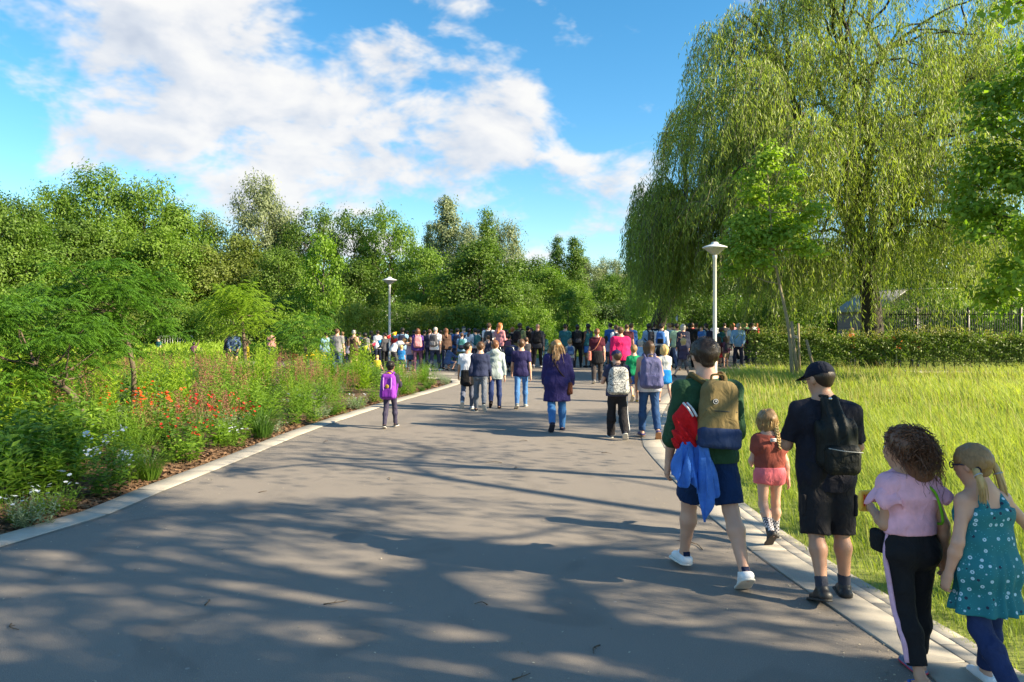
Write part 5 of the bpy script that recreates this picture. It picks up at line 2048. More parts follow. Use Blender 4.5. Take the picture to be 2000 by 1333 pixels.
def man_in_green():
    w = Who('man in green shirt, navy shorts and white sneakers walking away beside the pavement', at(1383, 5.35), 5.35, radians(4), 1, HP, 'fair', fine=True, curl=(35, 30),
            H=1.79, build=1.03, legR=(-17, 12, 5, 34), legL=(17, 3, 2, 2), armR=(12, 12, 28, 0), armL=(-6, 15, 14, 3), lean=4, nod=8, yaw=6, shoulders=1.04, belly=.10, headk=1.12)
    b = w.b
    green = cl(46, 82, 56, rough=.8)
    sh = w.top('shirt', green, hem=-.045, sleeve=1.30, loose=.003, fold=1.3)
    # stand collar and rolled cuffs
    F = Field(b.neck - .2, b.neck + .2, .006)
    F.cone(b.neck - b.up * .01, b.neck + b.up * .045, .078, .068, .01, 1.1, cap_b=True)
    F.cone(b.neck + b.up * .0, b.neck + b.up * .08, .062, .058, 0, 1.1, sub=True)
    F.clip(b.neck + b.fw * .05, b.fw)
    link('collar', F.mesh(), green, sh)
    for sd in (1, -1):
        a = b.arm[sd]
        c = a['el'] + (a['wr'] - a['el']) * .27
        F = Field(c - .12, c + .12, .007)
        F.cone(c - a['u2'] * .022, c + a['u2'] * .03, .066, .068, .0, cap_a=True, cap_b=True)
        F.noise(.006, 40, 3 + sd)
        link('rolled_cuff', F.mesh(), green, sh)
    w.bottom('shorts', cl(22, 50, 92, rough=.9), length=.90, loose=.010)
    w.shoes(SHOE_W, 'sneaker', RUBBER, h=.007)
    for sd in (1, -1):
        l = b.leg[sd]
        c = l['ank'] + l['dn'] * .004 - l['ft'] * .045
        MB().box((0, 0, 0), (.05, .018, .045)).build('heel_tab', cl(30, 40, 70), w.e, loc=tuple(c), rot=(radians(-8 if sd < 0 else -40), 0, 0))
    w.hair('short', 'dark')
    # short tousled locks
    hh, c, R = b.hh, b.hc, b.HR
    rng = np.random.default_rng(2)
    n = 1500
    dv = unit(rng.normal(size=(n, 3)))
    dv = dv[(dv[:, 2] > -.25) & (dv[:, 1] < .75)]
    root = c + (R[0][None] * dv[:, :1] * .345 + R[1][None] * (dv[:, 1:2] * .42 - .06) + R[2][None] * (dv[:, 2:3] * .385 + .13)) * hh
    V, Q = strands(root, dv * .7 + rng.normal(0, .4, dv.shape) + np.array([.2, -.25, -.15]), rng.uniform(.012, .032, len(dv)), .006, 3, .6, .2, 3)
    link('hair_locks', mesh_from(V, Q), hairmat('dark', HAIRC['dark']), w.e)
    # canvas backpack: sand upper, navy lower
    e = w.backpack('sand and navy canvas backpack on the man in green', cl(134, 116, 76), cl(48, 66, 104), size=(.29, .16, .48), drop=.01, straps=cl(104, 90, 54), detail=True, dx=.01, tilt=-4, pk=(1.06, 1.2, .31, .70))
    _, c, R, (hw, hd, hg) = w.pack
    q = c - R[1] * -1 * hd * 1.0 + R[2] * hg * .38 - R[0] * hw * .38
    bd = MB().lathe([(.0001, .004), (.017, .004), (.019, .0), (.019, -.006)], 20)
    o = bd.build('round_badge', plain('badge_black', (.02, .02, .02), .5), e, True)
    o.matrix_world = o.matrix_world
    o.location = tuple(q + R[1] * .006)
    o.rotation_euler = (radians(90 + 4), 0, 0)
    rg = MB().lathe([(.015, .0052), (.0185, .0052)], 20).build('badge_ring', plain('badge_white', (.75, .75, .75), .5), o)
    MB().box((0, 0, .0055), (.007, .012, .002)).build('badge_mark', plain('badge_white', (.75, .75, .75), .5), o)
    zp = c + R[1] * (hd * .80) + R[2] * hg * .10
    MB().tube(spline([zp - R[0] * hw * .8, zp + R[1] * .02, zp + R[0] * hw * .8], 10), .004, 5).build('zip', plain('zip_dark', (.03, .028, .025), .5), e)
    # red jacket and blue jacket hanging on his left side
    base = b.P + np.array([-.165, -.115, .12])
    F = Field(base - .38, base + .38, .008)
    F.ell(base + np.array([-.045, -.01, .13]), (.085, .075, .11), .03)
    F.ell(base + np.array([-.055, -.02, .00]), (.088, .08, .10), .03)
    F.ell(base + np.array([.02, -.03, .07]), (.06, .06, .10), .03)
    F.ell(base + np.array([-.03, -.02, -.09]), (.055, .05, .06), .03)
    X, Y, Z = F.pts()
    F.f = F.f + (.011 * np.sin(X * 70 + Z * 45 + 3 * np.sin(Z * 14 + X * 9))).astype(np.float32)
    F.noise(.014, 24, 4, (1, 1, .6))
    F.noise(.007, 60, 5)
    rj = link('red_jacket', F.mesh(), cl(222, 26, 34), None, loc=w.loc, rot=w.rz)
    tag(rj, 'bright red jacket with white stripes hanging beside the sand backpack', 'jacket')
    for i in range(2):
        P = spline([base + np.array([-.075 + i * .028, -.045, .255]), base + np.array([-.045 + i * .028, -.075, .215]), base + np.array([-.015 + i * .028, -.085, .16])], 8)
        MB().tube(P, .009, 5).build('stripe', cl(235, 235, 240), rj)
    def hanging(name_, top, bot, w0, w1, folds, amp, seed, parent=None, n=40, m=26, skew=0.0):
        """a hanging piece of cloth: gathered above, open and folded below"""
        rg = np.random.default_rng(seed)
        ph = rg.uniform(0, 6.28, 3)
        top, bot = np.asarray(top, float), np.asarray(bot, float)
        V = []
        for j in range(m):
            t = j / (m - 1)
            c_ = top + (bot - top) * t
            wd = w0 + (w1 - w0) * t ** .8
            for i in range(n):
                u = i / (n - 1) - .5
                f = sin(u * folds * 6.28 + ph[0] + 1.2 * sin(t * 3 + ph[1])) + .4 * sin(u * folds * 14 + ph[2] + t * 4)
                V.append(c_ + np.array([u * wd + .012 * sin(t * 7 + i * .4), amp * f * (.35 + .65 * t) - .05 * (1 - 4 * u * u), (.03 * sin(u * 9 + ph[1]) + skew * u) * t]))
        Fq = np.array([[j * n + i, j * n + i + 1, (j + 1) * n + i + 1, (j + 1) * n + i] for j in range(m - 1) for i in range(n - 1)])
        o = link(name_, mesh_from(np.array(V), Fq, True), cl(70, 128, 222, rough=.6), parent)
        o.modifiers.new('thick', 'SOLIDIFY').thickness = .005
        return o
    bj = tag(empty('blue_jacket', w.loc, w.rz), 'sky blue jacket hanging below the red one', 'jacket')
    hanging('front_panel', base + np.array([-.06, -.05, -.02]), base + np.array([-.075, -.06, -.33]), .10, .19, 2.6, .022, 1, bj, skew=-.08)
    hanging('back_panel', base + np.array([.02, -.02, .0]), base + np.array([.0, -.03, -.29]), .10, .16, 2.0, .018, 2, bj)
    hanging('sleeve', base + np.array([.035, -.07, .04]), base + np.array([.115, -.085, -.47]), .045, .115, 1.6, .016, 3, bj, skew=.25)


def girl_in_rust():
    w = Who('small blond girl in rust red shirt and pink shorts on the pavement', at(1503, 6.3), 6.3, radians(2), 1, .0095, 'fair', fine=True, curl=(20, 30),
            H=1.15, child=.85, fem=True, build=1.06, legR=(8, 4, 2, 0), legL=(-6, 38, 2, 50), armR=(-6, 14, 6, 0), armL=(8, 14, 60, 25), lean=5, nod=8, yaw=-4)
    b = w.b
    rust = cl(152, 78, 66)
    s = w.top('tee', rust, hem=.0, sleeve=.62, loose=.004, fold=.9)
    p = b.chest - b.fw * (.064 * b.B * b.b + .030) + b.up * .06
    MB().box((0, 0, 0), (.052, .006, .030)).build('patch', cl(236, 226, 222), s, loc=tuple(p), rot=(radians(-4), 0, 0))
    for dz in (-.006, .006):
        MB().box((0, -.004, dz), (.044, .004, .004)).build('patch_line', cl(110, 110, 140), s, loc=tuple(p), rot=(radians(-4), 0, 0))
    w.bottom('shorts', cl(246, 124, 134), length=.30, loose=.0)
    # checked knee socks
    m, N = new_mat('checked_sock')
    t = N.n('ShaderNodeTexCoord').outputs['Object']
    ck = N.n('ShaderNodeTexChecker', ins={'Vector': t, 'Color1': (.62, .58, .60, 1), 'Color2': (.035, .03, .05, 1), 'Scale': 62.0}).outputs[0]
    principled(N, **{'Base Color': ck, 'Roughness': .9})
    for sd in (1, -1):
        l = b.leg[sd]
        F = Field(np.minimum(l['knee'], l['ank']) - .1, np.maximum(l['knee'], l['ank']) + .1, .007)
        k0 = l['knee'] + (l['ank'] - l['knee']) * .22
        F.cone(k0, l['ank'], .034 * b.B * b.b + .006, .021 * b.B * b.b + .006, .0, cap_a=True)
        F.noise(.002, 40, 2)
        link('sock', F.mesh(), m, w.e)
    w.shoes(SHOE_K, 'boot', plain('boot_sole', (.05, .04, .035), .8), h=.007)
    w.hair('bob', 'darkblond')
    hh, c, R = b.hh, b.hc, b.HR
    W = lambda x, y, z: c + (R[0] * x + R[1] * y + R[2] * z) * hh
    rng = np.random.default_rng(6)
    n = 900
    dv = unit(rng.normal(size=(n, 3)))
    dv = dv[(dv[:, 2] > -.5) & (dv[:, 1] < .45)]
    root = c + (R[0][None] * dv[:, :1] * .37 + R[1][None] * (dv[:, 1:2] * .44 - .06) + R[2][None] * (dv[:, 2:3] * .40 + .13)) * hh
    V, Q = strands(root, unit(np.cross(np.cross(dv, np.array([0, 0, -1.0])), dv)) + dv * .10, np.interp(dv[:, 2], [-.5, 1], [.05, .17]) * rng.uniform(.7, 1.1, len(dv)), .008, 3, 1.2, .03, 5)
    link('hair_locks', mesh_from(V, Q), hairmat('blond', HAIRC['blond']), w.e)
    # plait over the right shoulder blade
    br = MB()
    p0, p1 = W(.26, -.30, -.25), W(.34, -.52, -1.25)
    for i in range(9):
        t = i / 8
        q = p0 + (p1 - p0) * t
        for sd in (-1, 1):
            br.tube([q + np.array([sd * .016, 0, .016]), q + np.array([sd * .006, -.012, 0]), q + np.array([-sd * .010, 0, -.018])], np.array([.010, .015, .008]) * (1 - .45 * t), 6)
    br.build('plait', hairmat('blond', HAIRC['blond']), w.e, True)


def man_in_cap():
    w = Who('man in navy cap and glasses with dark shirt and cargo shorts on the pavement', at(1612, 5.05), 5.05, radians(-6), 1, HP, 'tan', fine=True, curl=(40, 40),
            H=1.63, build=1.02, legR=(-2, 4, 3, 0), legL=(-13, 12, 2, 18), armR=(14, 15, 92, 22), armL=(16, 13, 95, 26), lean=4, nod=10, yaw=32, shoulders=1.04, headk=1.06, belly=.18)
    b = w.b
    navy = cl(36, 36, 48)
    w.top('tee', navy, hem=-.085, sleeve=.86, loose=.004, fold=1.5)
    ca = w.bottom('shorts', cl(40, 38, 42), length=1.08, loose=.014)
    for sd in (1, -1):
        l = b.leg[sd]
        q = l['hip'] + (l['knee'] - l['hip']) * .55 + np.array([sd * .088, -.02, 0])
        F = Field(q - .13, q + .13, .008)
        F.rbox(q, (.014, .06, .075), .012, .01)
        link('cargo_pocket', F.mesh(), cl(40, 38, 42), ca)
        F = Field(l['ank'] - .14, l['ank'] + .14, .007)
        F.cone(l['ank'] - l['d2'] * .085, l['ank'] + l['dn'] * .01, .043, .040, 0, cap_a=True)
        F.noise(.002, 60, 2)
        link('sock', F.mesh(), cl(62, 66, 80), w.e)
    w.shoes(SHOE_K, 'mid', plain('black_rubber', (.02, .02, .02), .7), h=.007)
    w.hair('buzz', 'dark')
    w.cap(cl(22, 28, 46, rough=.9))
    hh, c, R = b.hh, b.hc, b.HR
    W = lambda x, y, z: c + (R[0] * x + R[1] * y + R[2] * z) * hh
    gl = MB()
    for sd in (1, -1):
        ang = np.linspace(0, 2 * pi, 16)
        gl.tube(np.array([W(sd * .16 + .115 * cos(t), .42, .02 + .085 * sin(t)) for t in ang]), .0032, 5, False)
        gl.tube([W(sd * .27, .42, .04), W(sd * .345, .20, .04), W(sd * .35, -.02, .03)], .003, 5)
    gl.tube([W(-.05, .43, .03), W(.05, .43, .03)], .003, 5)
    g = gl.build('glasses', plain('glasses_black', (.015, .015, .015), .3), None, loc=w.loc, rot=w.rz)
    tag(g, 'thin dark framed glasses worn by the man in the navy cap', 'glasses')
    w.face()
    # slouching black bag on one strap
    e = w.bagroot('backpack', 'slouching black shoulder backpack on the man in the cap', 'backpack', 'backpacks')
    k = cl(30, 32, 30, rough=.6)
    bk = b.neck - b.fw * .155
    F = Field(b.waist - .42, b.neck + .3, .0085)
    a0, a1, a2 = bk + np.array([.0, .045, .00]), bk + np.array([.015, -.02, -.19]), bk + np.array([.03, -.02, -.38])
    F.cone(a0, a1, .040, .088, .05, 1.3)
    F.cone(a1, a2, .088, .098, .05, 1.42)
    X, Y, Z = F.pts()
    F.f = F.f + (.013 * np.clip((Z - a2[2]) / .3, 0, 1) * np.sin(X * 75 + 8 * (Z - a1[2]))).astype(np.float32)
    F.noise(.010, 17, 4)
    link('bag', F.mesh(), k, e)
    F = Field(a2 - .22, a2 + .24, .0085)
    F.rbox(a2 + np.array([.01, -.085, -.0]), (.115, .055, .10), .05, .02)
    F.noise(.005, 30, 4)
    link('front_pocket', F.mesh(), k, e)
    MB().tube(spline([a2 + np.array([-.10, -.142, .085]), a2 + np.array([.0, -.158, .07]), a2 + np.array([.12, -.142, .06])], 8), .0035, 5).build('zip', plain('zip_pale', (.32, .32, .30), .4), e)
    for (sx_, pts) in ((0, [a0 + np.array([-.02, -.02, .03]), b.neck + np.array([-.05, -.02, .03]), b.chest + np.array([-.10, .10, .10]), b.waist + np.array([-.15, .05, .10]), b.waist + np.array([-.06, -.11, .02])]),
                       (1, [a0 + np.array([.04, .0, .02]), b.neck + np.array([.10, -.01, .005]), b.chest + np.array([.15, .09, .06]), b.waist + np.array([.19, .0, .06]), a2 + np.array([.12, .03, -.05])])):
        V, Q, T = tube_arrays(spline(pts, 20), .014, 6)
        link('strap', mesh_from(V, [Q, T], True), k, e)
    MB().lathe([(.0001, .006), (.010, .006), (.012, 0)], 12).build('stud', plain('steel', (.55, .55, .55), .25, 1.0), e, loc=tuple(a0 + np.array([-.01, -.055, .02])), rot=(radians(90), 0, 0))


def curly_girl():
    w = Who('girl with big dark curls in pink ruffled top and black striped trousers', at(1778, 3.85), 3.85, radians(6), 1, .0085, 'tan', fine=True, curl=(35, 60), key='curly',
            H=1.32, child=.5, fem=True, build=.94, legR=(6, 3, 1, 0), legL=(-10, 14, 1, 22), armR=(-16, 12, 24, 0), armL=(0, 5, 105, 14), lean=5, nod=5, yaw=42)
    b = w.b
    B = b.B
    pink = cl(246, 186, 206)
    t = w.top('tee', pink, 'blouse', hem=.055, sleeve=.30, loose=.006, fold=.8)
    for sd in (1, -1):          # fluttering cap sleeves
        a = b.arm[sd]
        n = 34
        ang = np.linspace(radians(-150), radians(150), n)
        ax = a['u1']
        out = np.array([sd, 0, 0.15]); out = out - ax * (out @ ax); out /= np.linalg.norm(out)
        sv = np.cross(ax, out)
        V = []
        for k, (t_, r_) in enumerate(((-.012, .040), (.02, .060), (.05, .082), (.075, .092))):
            for i, g_ in enumerate(ang):
                rr = r_ * B / 1.35 * 1.12 + k * .004 * math.sin(g_ * 6 + sd)
                V.append(a['sh'] + ax * (t_ + .006 * k * math.sin(g_ * 5)) * B + (out * cos(g_) + sv * sin(g_)) * rr)
        V = np.array(V)
        F = np.array([[k * n + i, k * n + i + 1, (k + 1) * n + i + 1, (k + 1) * n + i] for k in range(3) for i in range(n - 1)])
        o = link('ruffle_sleeve', mesh_from(V, F, True), pink, t)
        md = o.modifiers.new('thick', 'SOLIDIFY')
        md.thickness = .004
    tr = w.bottom('high', cl(28, 28, 32), length=.80, loose=.004)
    l = b.leg[-1]
    P = spline([b.P + np.array([-.098 * B, 0, .07 * B]), l['hip'] + np.array([-.064 * B, -.005, -.02 * B]), (l['hip'] + l['knee']) / 2 + np.array([-.060 * B, -.005, 0]), l['knee'] + np.array([-.050 * B, -.01, 0]), l['knee'] + (l['ank'] - l['knee']) * .42 + np.array([-.047 * B, -.018 * B, 0]), l['knee'] + (l['ank'] - l['knee']) * .79 + np.array([-.041 * B, 0, 0])], 26)
    V, Q, T = tube_arrays(P + np.array([.004, 0, 0]), .0135, 8)
    link('side_stripe', mesh_from(V, [Q, T], True), cl(226, 180, 206), tr)
    # flip-flops
    ff = plain('flipflop', (.10, .13, .22), .6)
    for sd in (1, -1):
        o = w.put('flip_flop', sole_mesh(b, sd, .006, .016, .004), ff)
        l2 = b.leg[sd]
        q = l2['ank'] + l2['dn'] * .034 * B + l2['ft'] * .055 * B
        s_ = foot_frame(l2)[0]
        MB().tube(spline([q - s_ * .038 - l2['ft'] * .03, q - l2['dn'] * .018 - s_ * .01, q + l2['ft'] * .03, q - l2['dn'] * .018 + s_ * .012, q + s_ * .038 - l2['ft'] * .03], 14), .0075, 6).build('thong_strap', cl(70, 110, 190), o)
        link('insole_edge', sole_mesh(b, sd, .006, .006, .006), cl(210, 60, 90), o)
    w.face()
    # curls: a soft core and many corkscrew locks
    hh, c, R = b.hh, b.hc, b.HR
    W = lambda x, y, z: c + (R[0] * x + R[1] * y + R[2] * z) * hh
    hm = hairmat('curl', (.135, .062, .034), .4)
    F = Field(c - hh * 1.9, c + hh * 1.3, .010)
    F.ell(W(0, -.08, .14), np.array([.47, .52, .45]) * hh, .02, R)
    F.cone(W(0, -.22, .0), W(0, -.36, -.62), .44 * hh, .34 * hh, .05, 1.2, R[0])
    F.clip(W(0, .24, .10), R[1] * 1.0 - R[2] * .5)
    for sd in (1, -1):
        F.ell(W(sd * .34, .20, -.15), np.array([.16, .26, .34]) * hh, 0, R, True)
    F.noise(.012, 60, 3)
    hr = link('hair', F.mesh(), hm, w.e)
    rng = np.random.default_rng(15)
    cur = MB()
    n = 1700
    for i in range(n):
        d = unit(rng.normal(size=3))
        if d[2] < -.3:
            d[2] = -d[2]
        loc = R.T @ np.array([d[0], d[1], d[2]]) if False else d
        if loc @ R[1] > .60 or (loc @ R[1] > .25 and loc @ R[2] < .35):
            continue
        rt = c + (R[0] * (loc @ R[0]) * .40 + R[1] * ((loc @ R[1]) * .46 - .06) + R[2] * ((loc @ R[2]) * .42 + .14)) * hh * .97
        L = rng.uniform(.06, .14) + .07 * max(0, -(loc @ R[1]))
        m = 14
        t = np.linspace(0, 1, m)
        dirv = unit(loc * 1.0 + rng.normal(0, .25, 3))
        path = rt + dirv * (np.minimum(t, .6) * L * rng.uniform(.35, .85))[:, None] + np.array([0, 0, -1.0]) * (t ** 1.6 * L * rng.uniform(.5, 1.15))[:, None] - R[1] * (t * .03)[:, None]
        tw = rng.uniform(1.8, 3.2) * 2 * pi * t * L / .17 + rng.uniform(0, 6.28)
        rad = rng.uniform(.009, .017) * (1 - .1 * t)
        u = unit(np.cross(dirv, np.array([.3, .5, .2])))
        path = path + u * (rad * np.cos(tw))[:, None] + np.array([0.0, 1, 0]) * (rad * np.sin(tw))[:, None]
        cur.tube(path, np.linspace(.0030, .0013, m), 3, False)
    cur.build('curls', hm, hr, True)
    # green strap across the back, black sash end, yellow snack bag
    e = w.bagroot('shoulder_bag', 'small black bag on a lime green strap worn by the curly-haired girl', 'bag')
    P = spline([b.neck + np.array([.055, -.01, .005]), b.neck + np.array([.060, -.075 * B / 1.1, -.05]), b.chest - b.fw * (.085 * B) + np.array([.085, 0, .01]), b.waist - b.fw * .078 * B + np.array([.115, 0, .02]), b.waist + np.array([.135, .03, .0])], 20)
    V, Q, T = tube_arrays(P, .0075, 6)
    link('strap', mesh_from(V, [Q, T], True), cl(122, 190, 40), e)
    q = b.P + np.array([-.135, .07, .015])
    F = Field(q - .16, q + .16, .008)
    F.rbox(q, (.028, .055, .06), .022, .01)
    F.noise(.006, 40, 3)
    link('bag', F.mesh(), BLACK, e)
    a = b.arm[-1]
    hp = a['wr'] + a['u2'] * .055 + np.array([-.012, .0, .012])
    sn = tag(empty('snack_packet', w.loc, w.rz), 'yellow snack packet with red figures held by the curly-haired girl', 'packet')
    F = Field(hp - .14, hp + .14, .006)
    F.rbox(hp, (.040, .016, .060), .014, .01)
    F.noise(.005, 45, 3)
    link('pouch', F.mesh(), plain('packet_yellow', (.80, .50, .06), .35, var=.08), sn, rot=(0, 0, 0))
    red = plain('packet_red', (.62, .04, .02), .4)
    for j, txt in enumerate(('100', '100')):
        cu = bpy.data.curves.new('t', 'FONT')
        cu.body = txt
        cu.size = .040
        cu.extrude = .002
        cu.offset = .0012
        cu.align_x = 'CENTER'
        tmp = bpy.data.objects.new('lettering_curve', cu)
        COL.objects.link(tmp)
        me_ = bpy.data.meshes.new_from_object(tmp.evaluated_get(bpy.context.evaluated_depsgraph_get()))
        bpy.data.objects.remove(tmp)
        me_.materials.clear()
        o = link('lettering', me_, red, sn)
        o.location = tuple(hp + np.array([.0, -.022, .012 - j * .036]))
        o.rotation_euler = (radians(90), 0, 0)


def dress_girl():
    w = Who('girl with two pigtails in teal flowered dress over blue leggings', at(1925, 3.68), 3.68, radians(10), 1, .0085, 'fair', fine=True, curl=(20, 45), key='dressgirl',
            H=1.29, child=.55, fem=True, build=.96, legR=(12, 4, 4, 0), legL=(-8, 34, 1, 46), armR=(-6, 46, 12, 0), armL=(-12, 20, 26, 6), lean=5, nod=12, yaw=26, tilt=-4)
    b = w.b
    B = b.B
    m, N = new_mat('flowered_cotton')
    t = N.n('ShaderNodeTexCoord').outputs['Object']
    base = N.mix(N.noise(t, 8, 3, .6), (.004, .115, .150), (.010, .190, .225))
    v = N.n('ShaderNodeTexVoronoi', ins={'Vector': t, 'Scale': 31.0, 'Randomness': .75}).outputs
    ring = N.ramp(v['Distance'], [(.10, (0, 0, 0)), (.14, (1, 1, 1)), (.27, (1, 1, 1)), (.31, (0, 0, 0))])
    sepc = N.n('ShaderNodeSeparateColor', ins={0: v['Color']}).outputs
    pick = N.math('GREATER_THAN', sepc[0], .50)
    col = N.mix(N.math('MULTIPLY', ring, pick), base, (.42, .62, .74))
    dk = N.math('LESS_THAN', sepc[0], .28)
    col = N.mix(N.math('MULTIPLY', N.math('LESS_THAN', v['Distance'], .24), dk), col, (.008, .02, .055))
    v2 = N.n('ShaderNodeTexVoronoi', ins={'Vector': t, 'Scale': 74.0}).outputs
    col = N.mix(N.math('LESS_THAN', v2['Distance'], .16), col, (.06, .34, .40))
    principled(N, **{'Base Color': col, 'Roughness': .8})
    d = w.top('dress', m, hem=-.185, loose=.006, fold=1.0)
    seam = b.waist + b.up * .035 * B
    ang = np.linspace(0, 2 * pi, 30)
    P = np.array([seam + np.array([cos(q) * (.056 * B * 1.44 + .022), sin(q) * (.058 * B + .020), 0]) for q in ang])
    V, Q, T = tube_arrays(P, .0035, 5, False)
    link('waist_seam', mesh_from(V, Q, True), cl(30, 150, 165), d)
    w.bottom('leggings', cl(40, 56, 100), length=.86, loose=.004)
    w.shoes(SHOE_W, 'sneaker', RUBBER_G, h=.007)
    w.hair('short', 'darkblond')
    w.face()
    hh, c, R = b.hh, b.hc, b.HR
    W = lambda x, y, z: c + (R[0] * x + R[1] * y + R[2] * z) * hh
    hm = hairmat('darkblond', HAIRC['darkblond'])
    rng = np.random.default_rng(16)
    # combed locks towards the two bands
    for sd in (1, -1):
        tie = W(sd * .36, -.26, -.10)
        n = 420
        dv = unit(rng.normal(size=(n, 3)))
        loc = np.stack([dv @ R[0], dv @ R[1], dv @ R[2]], 1)
        k = (loc[:, 0] * sd > -.05) & (loc[:, 1] < .62) & (loc[:, 2] > -.45)
        loc = loc[k]
        root = c + (R[0][None] * loc[:, :1] * .375 + R[1][None] * (loc[:, 1:2] * .445 - .06) + R[2][None] * (loc[:, 2:3] * .41 + .13)) * hh
        mid = (root + tie) / 2
        mid = c + unit(mid - c) * np.linalg.norm(root - c, axis=1)[:, None] * 1.0
        wd = .005
        S_ = np.stack([root, root * .45 + mid * .55, mid * .5 + tie * .5 + unit(mid - c) * .012, np.broadcast_to(tie, root.shape)], 1)
        side = unit(np.cross(S_[:, 1:] - S_[:, :-1], (S_[:, :-1] - c)))
        side = np.concatenate([side, side[:, -1:]], 1) * wd
        V = np.stack([S_ - side, S_ + side], 2).reshape(-1, 3)
        kk = np.arange(len(root))[:, None] * 8
        Q = np.concatenate([kk + np.array([[2 * i, 2 * i + 1, 2 * i + 3, 2 * i + 2]]) for i in range(3)])
        link('combed_hair', mesh_from(V, Q), hm, w.e)
        pg = MB()
        end = tie + np.array([sd * .035 + .015, -.05, -.25 if sd > 0 else -.13])
        pth = spline([tie, tie + np.array([sd * .022, -.012, -.012]), (tie + end) / 2 + np.array([sd * .012, -.02, .01]), end], 14)
        rr = np.interp(np.linspace(0, 1, 14), [0, .12, .35, .8, 1], [.009, .014, .016, .015, .005])
        pg.tube(pth, rr, 10)
        for q in range(70):
            o = rng.normal(0, .008, 3)
            pg.tube(pth[1:] + o * np.linspace(.6, 1.3, 13)[:, None] + np.array([0, 0, -.015]) * np.linspace(0, 1, 13)[:, None] * rng.uniform(0, 1.6), np.linspace(.0035, .0012, 13), 3, False)
        pgo = pg.build('pigtail', hairmat('blond', HAIRC['blond']), w.e, True)
        for tt in (1, 6):
            tb = MB()
            a_ = np.linspace(0, 2 * pi, 12)
            ax = unit(pth[tt + 1] - pth[tt])
            u = unit(np.cross(ax, np.array([0, 1.0, .2])))
            v_ = np.cross(ax, u)
            tb.tube(np.array([pth[tt] + (u * cos(x) + v_ * sin(x)) * (rr[tt] + .003) for x in a_]), .004, 5, False)
            tb.build('hair_band', cl(30, 34, 60) if tt == 1 else cl(190, 190, 196), pgo)
    gl = MB()
    gl.tube([W(-.30, .36, .06), W(-.35, .16, .06), W(-.36, -.04, .03)], .004, 5)
    for sd in (1, -1):
        ag = np.linspace(0, 2 * pi, 14)
        gl.tube(np.array([W(sd * .15 + .11 * cos(x), .44, .04 + .08 * sin(x)) for x in ag]), .0035, 5, False)
    gl.tube([W(.30, .36, .06), W(.35, .16, .06), W(.36, -.04, .03)], .004, 5)
    g = gl.build('glasses', plain('glasses_navy', (.02, .02, .05), .3), None, loc=w.loc, rot=w.rz)
    tag(g, 'dark blue glasses worn by the girl in the teal dress', 'glasses')


man_in_green()
girl_in_rust()
man_in_cap()
curly_girl()
dress_girl()
# ------------------------------------------------------------------ walkers in the middle distance
WALK1 = dict(legR=(18, 5, 2, 0), legL=(-15, 18, 2, 26), armR=(-14, 8, 12, 0), armL=(16, 8, 20, 0), lean=3)
WALK2 = dict(legR=(-15, 18, 2, 26), legL=(18, 5, 2, 0), armR=(16, 8, 20, 0), armL=(-14, 8, 12, 0), lean=3)
STEP1 = dict(legR=(8, 4, 2, 0), legL=(-10, 40, 2, 48), armR=(-8, 9, 14, 0), armL=(10, 9, 18, 0), lean=3)
STEP2 = dict(legR=(-10, 40, 2, 48), legL=(8, 4, 2, 0), armR=(10, 9, 18, 0), armL=(-8, 9, 14, 0), lean=3)
STAND = dict(legR=(3, 3, 4, 0), legL=(-2, 3, 4, 0), armR=(4, 8, 12, 0), armL=(2, 8, 14, 0), lean=1)
CANVAS_SH = cl(40, 44, 60)


def pos(x, yfeet):
    X, Y = gp(x, yfeet)
    return X, Y


def mid(label, x, yfeet, ytop, rz=0, skin='fair', key=None, h=.0175, d=None, **pose):
    Y = d or gp(x, yfeet)[1]
    Hh = zz(ytop, Y)
    pose.setdefault('H', round(Hh, 3))
    return Who(label, at(x, Y), Y, radians(rz), 1, h, skin, key=key or label, **pose)


w = mid('boy in dark cap with purple backpack walking along the left kerb', 762, 836, 706, -4, 'brown', child=.8, build=.92, legR=(14, 6, 2, 0), legL=(-12, 10, 1, 18), armR=(30, 12, 80, 15), armL=(4, 8, 20, 0), lean=4)
w.top('long', cl(52, 46, 66)); w.bottom('slim', cl(66, 62, 84)); w.shoes(cl(30, 34, 44), 'sneaker', RUBBER); w.hair('short', 'black'); w.cap(cl(40, 34, 34), 150)
pe = w.backpack('purple backpack of the boy by the left kerb', cl(140, 62, 178), cl(122, 44, 160), size=(.29, .15, .46), drop=.0, detail=True)
_, c, R, (hw, hd, hg) = w.pack
MB().lathe([(.0001, .004), (.035, .004), (.037, 0)], 18).build('round_patch', cl(170, 140, 50), pe, loc=tuple(c + R[1] * (hd * 1.02 + .02) + R[2] * hg * .02), rot=(radians(90), 0, 0))
MB().tube([c + R[2] * hg * .98 - R[0] * .05, c + R[2] * (hg + .02), c + R[2] * hg * .98 + R[0] * .05], .012, 6).build('yellow_loop', cl(232, 190, 30), pe)
for sd in (1, -1):
    MB().tube(spline([c + R[1] * (hd + .005) + R[0] * sd * hw * .5 + R[2] * hg * .7, c + R[1] * (hd + .012) + R[0] * sd * hw * .5, c + R[1] * (hd + .01) + R[0] * sd * hw * .42 - R[2] * hg * .3], 8), .012, 6).build('webbing', cl(190, 130, 215), pe)

